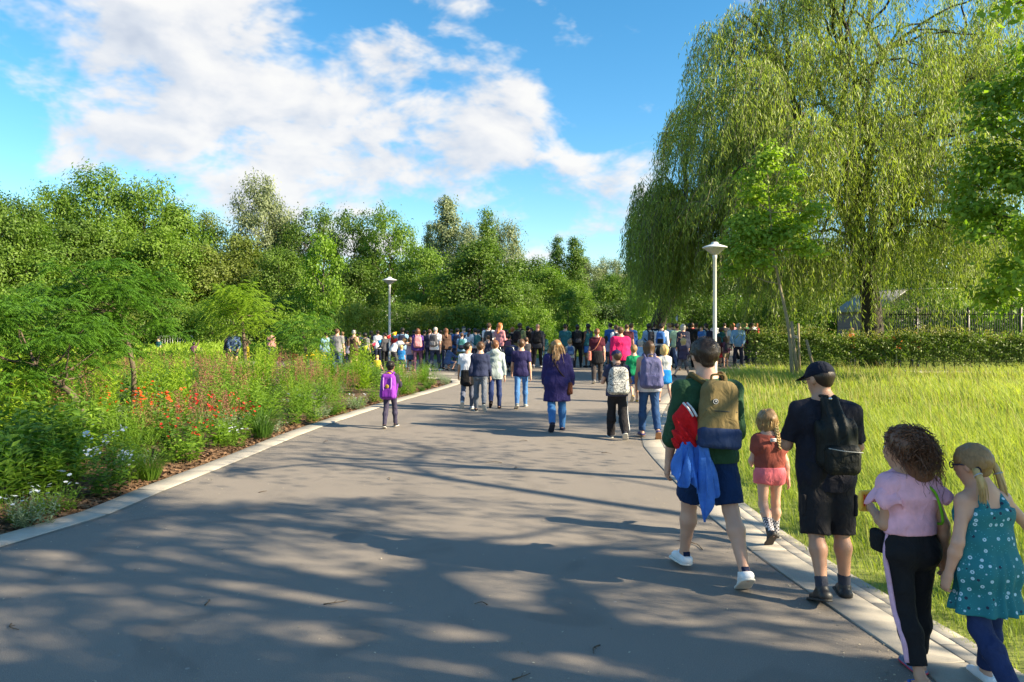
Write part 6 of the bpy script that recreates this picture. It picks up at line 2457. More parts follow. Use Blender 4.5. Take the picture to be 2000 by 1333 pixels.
w = mid('boy in white shirt with black jacket round his waist looking sideways', 913, 799, 668, 0, 'tan', child=.35, build=.9, yaw=-52, **STEP1)
w.top('tee', cl(226, 232, 246), fold=.8); w.bottom('slim', cl(98, 104, 124)); w.shoes(cl(215, 216, 222), 'sneaker', RUBBER); w.hair('short', 'black'); w.wrap(BLACK); w.face()
w = mid('boy in navy sweater and grey jeans, middle of the three close boys', 938, 804, 667, 0, 'fair', child=.3, build=.95, **STEP2)
w.top('sweater', cl(46, 54, 84), hem=-.03); w.bottom('slim', cl(112, 118, 130)); w.shoes(cl(34, 36, 42), 'sneaker', RUBBER); w.hair('short', 'brown')
w = mid('boy in pale grey hoodie, right of the three close boys', 967, 799, 664, 2, 'fair', child=.3, build=.95, yaw=-15, **STEP1)
w.top('hoodie', cl(176, 190, 190), hem=-.10); w.bottom('slim', cl(46, 62, 110)); w.shoes(cl(44, 34, 34), 'low'); w.hair('short', 'chestnut')
w = mid('boy in plain navy t-shirt and light blue jeans walking alone', 1018, 797, 661, 0, 'fair', child=.3, build=.95, **WALK1)
w.top('tee', cl(42, 38, 84), hem=-.07); w.bottom('slim', cl(84, 132, 190)); w.shoes(cl(150, 160, 160), 'sneaker', RUBBER); w.hair('short', 'brown')

w = mid('woman in long blue coat with wavy dark blond hair', 1087, 841, 663, 0, 'fair', fem=True, build=1.12, legR=(6, 4, 2, 0), legL=(-8, 34, 1, 44), armR=(4, 16, 12, 0), armL=(8, 10, 20, 5), lean=3)
w.top('coat', cl(46, 40, 96), loose=.014, hem=-.215, fold=1.2); w.bottom('slim', cl(70, 124, 184)); w.shoes(cl(34, 36, 66), 'low', plain('dark_sole', (.03, .03, .05), .8)); w.hair('long', 'darkblond')
b = w.b
rng_ = np.random.default_rng(4)
dv = unit(rng_.normal(size=(500, 3))); dv = dv[(dv[:, 1] < .3)]
root = b.hc + dv * np.array([.36, .44, .40]) * b.hh
V, Q = strands(root, unit(np.cross(np.cross(dv, np.array([0, 0, -1.0])), dv)) + dv * .15, rng_.uniform(.22, .42, len(dv)), .012, 3, 1.3, .14, 6)
link('hair_locks', mesh_from(V, Q), hairmat('darkblond', HAIRC['darkblond']), w.e)
w.crossbag('brown bag at the hip of the woman in the blue coat', cl(98, 56, 40), cl(40, 30, 34), 1, (.26, .10, .22), -.07, back=-.01)

w = mid('woman in burgundy top with black cardigan round her waist', 1166, 749, 641, -3, 'fair', fem=True, build=1.08, **WALK1)
w.top('tee', cl(84, 28, 46), hem=-.03); w.bottom('pants', cl(64, 58, 58)); w.shoes(cl(110, 110, 116), 'sneaker', RUBBER); w.hair('pony', 'chestnut'); w.wrap(BLACK)
w.crossbag('salmon pink handbag on a long strap', cl(226, 138, 122), cl(206, 130, 100), -1, (.28, .10, .30), -.03, 'handbag', back=.02)

# patterned rucksack
mp, N = new_mat('patterned_canvas')
t_ = N.n('ShaderNodeTexCoord').outputs['Object']
vv = N.noise(t_, 42, 3, .6, 1.5)
principled(N, **{'Base Color': N.ramp(vv, [(.46, (.05, .05, .06)), (.50, (.52, .52, .50))]), 'Roughness': .85})
w = mid('walker in blue cap and black tracksuit trousers with white side stripe', 1205, 856, 684, 0, 'fair', child=.15, build=1.06, legR=(-8, 30, 2, 40), legL=(8, 3, 2, 0), armR=(20, 20, 95, 25), armL=(16, 18, 90, 25), lean=3, yaw=25)
w.top('tee', cl(62, 64, 90), sleeve=.6); tr = w.bottom('track', cl(36, 34, 38)); w.shoes(cl(46, 48, 60), 'sneaker', RUBBER); w.hair('short', 'brown'); w.cap(cl(44, 50, 92), 0)
l = w.b.leg[1]
for k_ in (0, .018):
    P = spline([w.b.P + np.array([.105 * w.b.B, 0, .03]), l['hip'] + np.array([.066 * w.b.B, .01 - k_, -.05]), l['knee'] + np.array([.056 * w.b.B, -k_, 0]), l['ank'] + np.array([.050 * w.b.B, -k_, .03])], 16)
    V, Q, T = tube_arrays(P, .007, 5)
    link('side_stripe', mesh_from(V, [Q, T], True), cl(226, 226, 230), tr)
w.backpack('black and white patterned backpack', mp, mp, size=(.34, .18, .46), drop=.03, straps=BLACK, detail=True)
w = mid('woman in jeans with lilac backpack and long brown hair', 1268, 856, 668, 0, 'fair', fem=True, build=1.0, legR=(-6, 26, 1, 40), legL=(8, 4, 2, 0), armR=(18, 16, 96, 25), armL=(8, 9, 30, 10), lean=3, yaw=10)
w.top('tank', cl(206, 206, 226), hem=-.07); w.bottom('slim', cl(46, 78, 124), length=.90); w.shoes(cl(88, 84, 128), 'low', plain('tan_sole', (.30, .15, .07), .7)); w.hair('long', 'brown')
w.backpack('lilac grey backpack of the woman in jeans', cl(104, 104, 146), cl(92, 92, 136), size=(.36, .20, .52), drop=.02, straps=cl(112, 110, 150), detail=True)
w = mid('small child in bright green shirt and blue shorts', 1238, 786, 673, 0, 'fair', child=.75, build=.95, **STEP1)
w.top('tee', cl(26, 150, 98), sleeve=.8); w.bottom('shorts', cl(44, 82, 150), length=.85); w.shoes(cl(200, 152, 50), 'sneaker', RUBBER_G); w.hair('short', 'darkblond')
w = mid('blond child in grey shirt with a blue jacket round the waist', 1298, 788, 673, 4, 'fair', child=.7, fem=True, build=.95, **WALK2)
w.top('tee', cl(196, 198, 200), hem=0.0); w.bottom('shorts', cl(176, 180, 160), length=.6); w.shoes(cl(96, 60, 70), 'sneaker', RUBBER_G); w.hair('bob', 'blond'); w.wrap(cl(26, 132, 214))
w = mid('person in vivid pink sweater behind the walkers', 1212, 762, 637, 0, 'fair', fem=True, build=1.22, **WALK2)
w.top('sweater', cl(226, 34, 104), loose=.02); w.bottom('pants', cl(50, 48, 58)); w.shoes(cl(60, 58, 60)); w.hair('short', 'brown')
w = mid('blond girl carrying a grey jacket and a turquoise bottle', 1334, 738, 659, -62, 'fair', child=.6, fem=True, build=.95, legR=(20, 6, 2, 0), legL=(-18, 20, 2, 26), armR=(14, 8, 70, 10), armL=(14, 10, 80, 10), lean=3)
w.top('tee', cl(80, 66, 88), sleeve=1.2); w.bottom('shorts', cl(120, 108, 108), length=.95); w.shoes(cl(90, 80, 84)); w.hair('bob', 'blond'); w.face()
a = w.b.arm[1]
q = a['wr'] + a['u2'] * .06
bt = MB().lathe([(.0001, -.11), (.032, -.11), (.034, -.10), (.034, .03), (.022, .06), (.018, .065)], 14, q).build('bottle', plain('turquoise_plastic', (.02, .45, .52), .3), None, True, loc=w.loc, rot=w.rz)
tag(bt, 'turquoise drinking bottle in the hand of the blond girl', 'bottle')
MB().lathe([(.02, .062), (.022, .066), (.022, .09), (.0001, .092)], 12, q).build('bottle_cap', plain('dark_plastic', (.03, .03, .04), .4), bt, True)
a = w.b.arm[-1]
F = Field(a['wr'] - .45, a['wr'] + .3, .014)
F.cone(a['wr'] + np.array([0, 0, .05]), a['wr'] + np.array([0, -.05, -.22]), .07, .09, .03)
F.cone(a['wr'] + np.array([.02, -.06, .02]), a['wr'] + np.array([0, -.14, -.18]), .06, .05, .03)
F.noise(.016, 24, 3)
tag(link('grey_jacket', F.mesh(), cl(138, 132, 136), None, loc=w.loc, rot=w.rz), 'grey jacket over the arm of the blond girl', 'jacket')
w = mid('toddler with blue patterned rucksack behind the woman in the blue coat', 1113, 716, 663, 4, 'fair', child=.9, build=1.0, d=27.0, **STEP1)
w.top('tee', cl(206, 198, 188)); w.bottom('pants', cl(126, 110, 146)); w.shoes(cl(200, 160, 140)); w.hair('short', 'darkblond')
w.backpack('blue patterned rucksack of the toddler', cl(74, 98, 142), cl(120, 140, 176), size=(.26, .15, .32), drop=.02)

# ------------------------------------------------------------------ the crowd
POSES = {
    'm': dict(H=1.72, build=1.05, **STAND), 'f': dict(H=1.72, fem=True, build=1.0, **STAND),
    'mw': dict(H=1.72, build=1.05, **WALK1), 'fw': dict(H=1.72, fem=True, build=1.0, **WALK2),
    'mfold': dict(H=1.72, build=1.08, legR=(2, 2, 5, 0), legL=(0, 2, 5, 0), armR=(20, 14, 100, 35), armL=(20, 14, 95, 35), lean=0),
    'ffold': dict(H=1.72, fem=True, legR=(2, 2, 3, 0), legL=(0, 2, 4, 0), armR=(16, 12, 95, 30), armL=(10, 10, 60, 20), lean=0, yaw=30),
    'mback': dict(H=1.72, build=1.08, legR=(2, 2, 4, 0), legL=(-2, 2, 5, 0), armR=(-26, 14, 8, 26), armL=(-26, 14, 8, 26), lean=1),
    'reach': dict(H=1.72, legR=(4, 3, 4, 0), legL=(-3, 3, 4, 0), armR=(10, 10, 20, 0), armL=(78, 30, 22, 0), lean=2, yaw=35),
    'shade': dict(H=1.72, fem=True, legR=(2, 2, 3, 0), legL=(0, 2, 4, 0), armR=(8, 10, 80, 20), armL=(70, 30, 128, 35), lean=0, yaw=-50),
    'wide': dict(H=1.72, build=1.25, shoulders=1.12, **STAND),
    'c': dict(H=1.2, child=.8, **STAND), 'cw': dict(H=1.2, child=.8, **WALK1), 'cf': dict(H=1.2, child=.8, fem=True, **STAND),
    'cup': dict(H=1.2, child=.8, legR=(10, 6, 6, 0), legL=(-8, 6, 6, 0), armR=(150, 20, 10, 0), armL=(30, 40, 30, 0), lean=4),
    'bendover': dict(H=1.65, fem=True, legR=(18, 20, 4, 0), legL=(10, 20, 4, 0), armR=(80, 10, 10, 0), armL=(85, 10, 10, 0), lean=12, bend=62),
    'squat': dict(H=1.35, child=.4, legR=(88, 122, 10, 10), legL=(80, 124, 10, 10), armR=(50, 12, 40, 15), armL=(50, 12, 40, 15), lean=22),
    'sit': dict(H=1.2, child=.8, legR=(92, 30, 12, 0), legL=(92, 30, 12, 0), armR=(25, 10, 30, 0), armL=(25, 10, 30, 0), lean=8),
}
PAL = {'white': (236, 238, 244), 'black': (30, 30, 34), 'navy': (40, 46, 76), 'grey': (140, 138, 144), 'dgrey': (74, 74, 82), 'lblue': (138, 184, 226), 'blue': (52, 110, 196), 'vblue': (30, 128, 214), 'teal': (44, 112, 118), 'purple': (86, 52, 150), 'lilac': (196, 176, 214),
       'pink': (226, 140, 150), 'red': (196, 40, 44), 'burg': (92, 36, 48), 'brown': (92, 66, 54), 'olive': (128, 140, 92), 'green': (60, 120, 70), 'mint': (160, 206, 176), 'yellow': (226, 200, 40), 'orange': (240, 96, 30), 'jean': (70, 98, 148), 'djean': (48, 58, 88), 'ljean': (132, 180, 220), 'khaki': (150, 136, 104), 'mauve': (120, 74, 100)}
def C(n):
    r, g, b_ = PAL[n]
    m = (r + g + b_) / 3
    return cl(*[v * .84 + m * .16 for v in (r, g, b_)])


# x, top y, distance, pose, turn, skin, hair, colour, top, colour, bottom, colour, shoes, backpack colours, label
X = None
CROWD = [
    (448, 651, 31, 'm', 20, 'olive', 'short', 'dark', 'hoodie', 'dgrey', 'pants', 'dgrey', 'black', ('green', 'black'), 'person in dark hoodie with a green backpack beyond the flower bed'),
    (457, 646, 30, 'mback', 0, 'fair', 'short', 'brown', 'hoodie', 'jean', 'shorts', 'navy', 'white', X, 'man in blue hoodie and dark shorts beyond the flower bed'),
    (481, 667, 30, 'c', -10, 'fair', 'short', 'brown', 'coat', 'yellow', 'pants', 'djean', 'black', X, 'child in yellow rain jacket next to the man in the blue hoodie'),
    (378, 668, 33, 'cup', 15, 'dark', 'short', 'black', 'tee', 'mauve', 'pants', 'black', 'black', X, 'child in mauve shirt throwing up one arm in the flowers'),
    (393, 681, 34, 'c', 0, 'dark', 'short', 'black', 'tee', 'navy', 'pants', 'black', 'black', X, 'child with black hair low among the yellow flowers'),
    (310, 660, 36, 'm', 150, 'fair', 'short', 'dark', 'tee', 'teal', 'pants', 'djean', 'black', X, 'person in teal shirt standing right of the big sumac'),
    (147, 664, 33, 'f', 140, 'fair', 'short', 'ginger', 'tee', 'green', 'pants', 'djean', 'black', X, 'person in green shirt seen through the sumac leaves'),
    (58, 660, 33, 'm', 190, 'fair', 'short', 'dark', 'tee', 'white', 'pants', 'djean', 'black', X, 'person in white shirt half hidden behind the leaning sumac'),
    (530, 648, 36, 'f', 30, 'fair', 'bun', 'dark', 'tee', 'pink', 'pants', 'navy', 'black', X, 'person in pink with dark bun behind the tall bed plants'),
    (575, 684, 30, 'c', 0, 'fair', 'short', 'brown', 'hoodie', 'orange', 'pants', 'djean', 'black', X, 'child in orange jacket low behind the bed plants'),
    (637, 648, 29, 'm', 8, 'brown', 'short', 'black', 'shirt', 'lblue', 'pants', 'teal', 'black', X, 'person in pale blue shirt left of the big man in grey'),
    (658, 642, 26.5, 'wide', 0, 'fair', 'short', 'brown', 'tee', 'grey', 'slim', 'jean', 'white', X, 'big man in grey t-shirt left of the bunting'),
    (681, 662, 31, 'cf', 10, 'fair', 'long', 'brown', 'tank', 'lilac', 'pants', 'djean', 'black', X, 'girl in lilac top right of the big man in grey'),
    (691, 645, 29, 'ffold', -10, 'fair', 'bun', 'grey', 'vest', 'brown', 'skirt', 'burg', 'black', X, 'woman in sleeveless brown top with grey hair'),
    (669, 648, 34, 'm', 10, 'fair', 'short', 'darkblond', 'tee', 'navy', 'pants', 'dgrey', 'black', X, 'person in navy shirt behind the big man in grey'),
    (702, 649, 34, 'f', -20, 'fair', 'short', 'dark', 'long', 'jean', 'pants', 'dgrey', 'black', X, 'person in blue long sleeves behind the woman in brown'),
    (713, 650, 31, 'f', 12, 'olive', 'bob', 'black', 'tee', 'grey', 'pants', 'black', 'black', ('black', 'dgrey'), 'woman with black bob and black backpack left of the bunting flags'),
    (725, 646, 33, 'f', 0, 'olive', 'long', 'black', 'coat', 'navy', 'pants', 'black', 'black', X, 'woman with long black hair in navy coat behind the bunting'),
    (738, 645, 33, 'm', 60, 'fair', 'short', 'dark', 'shirt', 'white', 'pants', 'navy', 'black', X, 'man in white shirt turned sideways near the lamp post'),
    (731, 653, 35, 'm', 5, 'olive', 'short', 'black', 'hoodie', 'black', 'pants', 'black', 'black', X, 'person in black hoodie behind the red flag'),
    (752, 650, 30, 'ffold', 40, 'fair', 'short', 'black', 'long', 'dgrey', 'pants', 'black', 'black', X, 'person in charcoal top standing left of the lamp post'),
    (736, 689, 28, 'sit', 10, 'fair', 'buzz', 'blond', 'tee', 'yellow', 'shorts', 'navy', 'black', X, 'blond toddler in yellow shirt sitting at the edge of the bed'),
    (768, 676, 28.5, 'bendover', -75, 'fair', 'bob', 'darkblond', 'tee', 'white', 'pants', 'dgrey', 'black', X, 'woman in white bending down beside the lamp post'),
    (784, 674, 27.5, 'c', -5, 'fair', 'short', 'blond', 'tee', 'vblue', 'shorts', 'djean', 'black', X, 'blond child in bright blue shirt at the bed edge'),
    (786, 640, 30, 'reach', 20, 'dark', 'short', 'black', 'shirt', 'lblue', 'pants', 'jean', 'black', ('navy', 'black'), 'man in light blue shirt reaching towards the lamp post'),
    (772, 648, 34, 'f', -10, 'tan', 'short', 'dark', 'tee', 'red', 'pants', 'black', 'black', X, 'person in red shirt just right of the lamp post'),
    (801, 652, 29, 'cf', 10, 'fair', 'long', 'brown', 'tank', 'lilac', 'skirt', 'jean', 'pink', X, 'girl in pale lilac top and denim skirt right of the lamp post'),
    (816, 642, 28.5, 'f', 0, 'fair', 'bob', 'chestnut', 'long', 'purple', 'slim', 'mauve', 'pink', ('pink', 'pink'), 'woman in violet sweater with pink backpack'),
    (829, 645, 33, 'm', 0, 'olive', 'short', 'black', 'tee', 'dgrey', 'pants', 'black', 'black', X, 'person with black hair behind the woman in violet'),
    (839, 643, 31, 'm', -8, 'fair', 'short', 'brown', 'tee', 'navy', 'slim', 'djean', 'black', X, 'man in navy t-shirt left of the bald man'),
    (850, 638, 28.5, 'mw', 0, 'fair', 'buzz', 'grey', 'tee', 'white', 'slim', 'djean', 'white', ('dgrey', 'grey'), 'man with shaved head in white t-shirt and grey backpack'),
    (861, 645, 34, 'f', 20, 'fair', 'short', 'brown', 'tee', 'grey', 'pants', 'black', 'black', X, 'person in grey shirt right of the shaved man'),
    (871, 641, 30, 'f', 0, 'fair', 'long', 'chestnut', 'long', 'brown', 'slim', 'djean', 'black', X, 'woman with full chestnut hair in brown jacket'),
    (874, 673, 28.6, 'squat', -60, 'fair', 'short', 'dark', 'hoodie', 'jean', 'shorts', 'blue', 'black', X, 'boy squatting in blue and white jacket'),
    (893, 641, 31, 'm', 10, 'olive', 'short', 'black', 'tee', 'blue', 'slim', 'djean', 'black', ('navy', 'navy'), 'man in blue shirt with navy backpack left of the boys'),
    (906, 638, 33, 'm', 12, 'fair', 'buzz', 'grey', 'shirt', 'lblue', 'pants', 'djean', 'black', X, 'man in pale blue shirt and grey cap'),
    (902, 650, 29.5, 'f', 18, 'fair', 'short', 'brown', 'tee', 'lblue', 'pants', 'olive', 'black', ('teal', 'navy'), 'person in light blue shirt with a teal backpack slung'),
    (916, 641, 31, 'm', -14, 'dark', 'short', 'black', 'tank', 'white', 'pants', 'olive', 'black', X, 'person in white sleeveless top above the boy in white'),
    (928, 641, 31, 'm', 10, 'olive', 'short', 'black', 'tee', 'white', 'slim', 'djean', 'black', ('teal', 'teal'), 'man in white t-shirt with teal backpack'),
    (944, 641, 34, 'f', 0, 'dark', 'short', 'black', 'tee', 'black', 'pants', 'black', 'black', X, 'dark haired person left of the tall man in white'),
    (955, 630, 30, 'm', 15, 'fair', 'short', 'brown', 'tee', 'white', 'slim', 'djean', 'white', ('dgrey', 'brown'), 'tall man in white t-shirt with grey rucksack'),
    (953, 655, 28.5, 'f', 0, 'fair', 'bun', 'brown', 'tank', 'navy', 'skirt', 'ljean', 'white', X, 'girl in navy top with hair up in front of the tall man'),
    (976, 628, 29.5, 'shade', -20, 'fair', 'long', 'ginger', 'long', 'pink', 'slim', 'djean', 'black', X, 'red-haired woman in pink shading her eyes'),
    (966, 645, 33, 'm', 0, 'brown', 'short', 'black', 'tee', 'burg', 'pants', 'black', 'black', X, 'person in dark red shirt beside the red-haired woman'),
    (989, 644, 31, 'f', 10, 'olive', 'long', 'black', 'coat', 'black', 'pants', 'black', 'black', X, 'woman with long black hair all in black'),
    (1001, 639, 32, 'f', 0, 'fair', 'bob', 'ginger', 'long', 'black', 'pants', 'black', 'black', X, 'woman with auburn bob in black jacket'),
    (994, 654, 29, 'f', 0, 'brown', 'short', 'black', 'tee', 'black', 'pants', 'navy', 'black', ('mauve', 'mauve'), 'person in black with a dusky mauve backpack'),
    (1015, 631, 30.5, 'm', -5, 'dark', 'short', 'black', 'tee', 'olive', 'pants', 'black', 'black', ('black', 'black'), 'man in olive shirt with black backpack'),
    (1028, 655, 29, 'c', 20, 'fair', 'short', 'brown', 'tee', 'dgrey', 'pants', 'black', 'black', X, 'boy in dark grey t-shirt beside the pushchair'),
    (1031, 637, 31, 'm', -10, 'olive', 'short', 'black', 'hoodie', 'black', 'pants', 'black', 'black', X, 'person in black hooded jacket left of the bald man in pattern'),
    (1038, 640, 33, 'm', 90, 'tan', 'buzz', 'dark', 'hoodie', 'dgrey', 'pants', 'black', 'black', X, 'man seen from the side next to the bald man'),
    (1050, 632, 30.5, 'mw', -15, 'tan', None, 'grey', 'shirt', 'dgrey', 'slim', 'black', 'white', ('black', 'black'), 'bald man in patterned grey shirt with black backpack'),
    (1062, 652, 31, 'f', 0, 'fair', 'long', 'dark', 'long', 'teal', 'slim', 'ljean', 'white', X, 'person in teal with light blue jeans behind the bald man'),
    (1070, 690, 24.5, 'c', 10, 'fair', 'short', 'brown', 'tee', 'blue', 'pants', 'djean', 'black', X, 'small child in blue half hidden by the woman in the blue coat'),
    (1085, 645, 52, 'f', 170, 'fair', 'bob', 'white', 'coat', 'navy', 'pants', 'navy', 'black', X, 'tiny far figure with pale hair in front of the tall weeds'),
    (1104, 633, 31, 'm', -25, 'fair', 'short', 'dark', 'tee', 'teal', 'slim', 'jean', 'black', X, 'man in dark cap and faded teal shirt'),
    (1128, 634, 31, 'm', -5, 'dark', 'short', 'black', 'tee', 'black', 'slim', 'black', 'black', ('black', 'dgrey'), 'person all in black with black backpack on the lawn edge'),
    (1149, 632, 31, 'f', 10, 'dark', 'short', 'black', 'tank', 'teal', 'shorts', 'blue', 'black', X, 'person in teal top and blue shorts with black hair'),
    (1141, 652, 33, 'c', 200, 'fair', 'short', 'darkblond', 'tee', 'khaki', 'shorts', 'khaki', 'white', X, 'small child in beige on the lawn'),
    (1183, 652, 32, 'cf', 0, 'tan', 'long', 'dark', 'tee', 'lilac', 'shorts', 'dgrey', 'black', X, 'girl in lilac right of the woman in burgundy'),
    (1192, 629, 33, 'm', 0, 'fair', 'short', 'dark', 'tee', 'blue', 'pants', 'djean', 'black', X, 'person in blue t-shirt left of the pink sweater'),
    (1204, 634, 29, 'fw', 0, 'fair', 'short', 'brown', 'tee', 'white', 'pants', 'djean', 'black', ('dgrey', 'grey'), 'person in white with a striped grey rucksack beside the pink sweater'),
    (1224, 633, 29, 'm', 5, 'tan', 'buzz', 'brown', 'tee', 'burg', 'pants', 'black', 'black', X, 'man with short hair in dark red behind the pink sweater'),
    (1233, 627, 30, 'f', -10, 'fair', 'short', 'brown', 'long', 'blue', 'pants', 'djean', 'black', X, 'tall person in blue long sleeves with an olive bag'),
    (1251, 653, 25, 'c', 5, 'fair', 'bob', 'grey', 'tee', 'lblue', 'shorts', 'djean', 'black', X, 'small child in light blue shirt with ash hair'),
    (1268, 625, 30, 'mw', -5, 'dark', 'short', 'black', 'shirt', 'lblue', 'pants', 'black', 'black', ('dgrey', 'black'), 'man in pale shirt with large grey black backpack'),
    (1292, 624, 29, 'mw', -4, 'fair', 'short', 'dark', 'shirt', 'white', 'pants', 'black', 'black', ('blue', 'black'), 'man in white shirt with black and blue backpack'),
    (1307, 629, 31, 'm', 0, 'fair', 'short', 'darkblond', 'tee', 'lblue', 'pants', 'djean', 'black', X, 'person in light blue tee right of the blue backpack'),
    (1313, 627, 34, 'm', 0, 'fair', 'short', 'brown', 'tee', 'black', 'pants', 'black', 'black', X, 'person in black below the white flag'),
    (1322, 625, 29.5, 'mw', 0, 'tan', 'short', 'dark', 'tee', 'mint', 'slim', 'jean', 'black', X, 'man in mint green t-shirt and jeans'),
    (1334, 633, 29, 'f', 0, 'fair', 'bob', 'grey', 'coat', 'navy', 'pants', 'black', 'black', X, 'person with grey hair in long navy coat'),
    (1347, 630, 31, 'wide', 0, 'olive', 'short', 'black', 'hoodie', 'black', 'pants', 'black', 'black', X, 'broad person in black jacket near the lamp on the right'),
    (1370, 636, 30, 'c', 170, 'fair', 'short', 'brown', 'tee', 'blue', 'pants', 'djean', 'black', X, 'boy in blue shirt carried high, facing the camera'),
    (1380, 626, 32, 'mw', 0, 'fair', 'short', 'dark', 'shirt', 'lblue', 'pants', 'navy', 'black', ('navy', 'black'), 'man in pale shirt and navy backpack just left of the right lamp'),
    (1360, 628, 36, 'm', 0, 'fair', 'short', 'brown', 'tee', 'dgrey', 'pants', 'black', 'black', X, 'person in charcoal behind the carried boy'),
    (1408, 640, 34, 'f', 0, 'fair', 'bob', 'brown', 'hoodie', 'teal', 'pants', 'djean', 'black', X, 'person in teal hoodie right of the right lamp'),
    (1404, 655, 31, 'cw', 0, 'fair', 'long', 'dark', 'tee', 'burg', 'skirt', 'red', 'black', X, 'girl with red skirt right of the right lamp'),
    (1417, 648, 31, 'cf', 0, 'fair', 'long', 'brown', 'tee', 'mauve', 'shorts', 'khaki', 'pink', ('dgrey', 'mauve'), 'girl in beige shorts with dark rucksack'),
    (1430, 632, 35, 'fw', 10, 'fair', 'long', 'ginger', 'tee', 'white', 'pants', 'black', 'white', X, 'woman in white printed shirt with ginger hair'),
    (1442, 631, 31.5, 'mback', -10, 'fair', 'short', 'grey', 'shirt', 'lblue', 'pants', 'navy', 'black', X, 'grey-haired man in denim shirt with hands behind his back'),
    (1466, 631, 32, 'wide', -15, 'tan', 'short', 'dark', 'long', 'burg', 'pants', 'navy', 'black', X, 'man in burgundy jacket at the end of the hedge'),
    (1452, 630, 37, 'm', 0, 'fair', 'short', 'brown', 'long', 'brown', 'pants', 'black', 'black', X, 'person in brown between the denim man and the burgundy man'),
    (1396, 627, 44, 'f', 0, 'fair', 'long', 'brown', 'tee', 'white', 'pants', 'djean', 'black', X, 'far walker in white directly behind the right lamp'),
    (1415, 626, 47, 'm', 0, 'fair', 'short', 'dark', 'tee', 'dgrey', 'pants', 'djean', 'black', X, 'far walker in dark grey under the willow'),
    (1432, 624, 50, 'f', 0, 'fair', 'bob', 'ginger', 'tee', 'pink', 'pants', 'djean', 'black', X, 'far walker in pink under the willow'),
    (1444, 624, 52, 'm', 0, 'fair', 'short', 'brown', 'tee', 'khaki', 'pants', 'djean', 'black', X, 'far walker in beige under the willow'),
    (1457, 622, 55, 'f', 0, 'fair', 'bob', 'darkblond', 'tee', 'green', 'pants', 'djean', 'black', X, 'far walker in green under the willow'),
    (1471, 622, 55, 'm', 0, 'fair', 'short', 'brown', 'tee', 'white', 'pants', 'djean', 'black', X, 'far walker in white at the willow edge'),
    (1478, 622, 58, 'f', 0, 'fair', 'long', 'ginger', 'tee', 'red', 'pants', 'djean', 'black', X, 'farthest walker in red above the hedge end'),
    (1278, 628, 38, 'm', 0, 'fair', 'short', 'brown', 'tee', 'navy', 'pants', 'black', 'black', X, 'person in navy between the two large backpacks'),
    (1340, 628, 40, 'm', 0, 'fair', 'short', 'dark', 'tee', 'brown', 'pants', 'black', 'black', X, 'person in brown behind the navy coat'),
    (1352, 627, 44, 'f', 0, 'fair', 'bob', 'brown', 'tee', 'red', 'pants', 'black', 'black', X, 'far person in red behind the broad black jacket'),
    (1663, 640, 31, 'f', 20, 'fair', 'bob', 'blond', 'tee', 'orange', 'pants', 'djean', 'black', X, 'blond person in orange shirt behind the hedge'),
    (1722, 647, 31.5, 'm', 0, 'dark', 'short', 'black', 'tee', 'burg', 'pants', 'djean', 'black', X, 'dark haired person in dark red behind the hedge'),
    (1752, 646, 31.5, 'm', 20, 'tan', 'short', 'black', 'tee', 'orange', 'pants', 'djean', 'black', X, 'black haired person in orange behind the hedge'),
    (1787, 648, 31.5, 'f', -20, 'fair', 'bob', 'ginger', 'tee', 'red', 'pants', 'djean', 'black', X, 'person in red and white behind the hedge on the right'),
    (647, 655, 33, 'f', 0, 'fair', 'long', 'dark', 'tee', 'navy', 'pants', 'black', 'black', X, 'woman in navy half hidden left behind the big man in grey'),
    (761, 645, 36, 'm', 0, 'brown', 'short', 'black', 'tee', 'khaki', 'pants', 'black', 'black', X, 'person in beige directly behind the left lamp post'),
    (795, 646, 36, 'f', 0, 'fair', 'short', 'dark', 'tee', 'black', 'pants', 'black', 'black', X, 'person in black behind the reaching man'),
    (808, 645, 36, 'm', 0, 'olive', 'short', 'black', 'hoodie', 'navy', 'pants', 'black', 'black', X, 'person in navy hoodie left of the pink backpack'),
    (882, 643, 36, 'f', 0, 'fair', 'short', 'brown', 'tee', 'teal', 'pants', 'black', 'black', X, 'person in teal behind the chestnut-haired woman'),
    (935, 644, 36, 'm', 0, 'fair', 'short', 'dark', 'tee', 'blue', 'pants', 'black', 'black', X, 'person in blue between the two white t-shirts'),
]


def crowd_person(row):
    x, ytop, d, pose, turn, skin, hs_, hc_, ts, tc_, bs, bc, sc, pk, lab = row
    kw = POSES[pose]
    H0 = kw['H']
    if pose in ('squat', 'sit', 'bendover'):
        s_ = {'squat': 1.0, 'sit': .88, 'bendover': .98}[pose]
    else:
        s_ = zz(ytop, d) / H0
        if s_ > 1.12 or s_ < .6:
            s_ = min(1.12, max(.62, s_))
    z = 0.0
    if lab.startswith('boy in blue shirt carried'):
        z = zz(ytop, d) - 1.17
        s_ = .95
    turn += random.uniform(-28, 28)
    wp = Who(lab, at(x, d), d, radians(turn), s_, .026, skin, 'people in the crowd', key='c_' + pose, z=z, **kw)
    wp.top(ts, C(tc_))
    wp.bottom(bs, C(bc))
    wp.shoes(C(sc), 'low', h=.016)
    wp.hair(hs_, hc_)
    if 'cap' in lab.split():
        wp.cap(C('dgrey') if 'grey cap' in lab else BLACK)
    if pk:
        child = H0 < 1.5
        wp.backpack('%s%s backpack worn by the %s' % (pk[0].replace('dgrey', 'dark grey ').replace('lblue', 'light blue '), '' if pk[0] == pk[1] else ' and ' + pk[1].replace('dgrey', 'dark grey'), ' '.join(lab.split(' with ')[0].split()[:8])), C(pk[0]), C(pk[1]), size=(.24, .14, .32) if child else (.32, .18, .46), drop=.03)
    return wp


for row in CROWD:
    crowd_person(row)
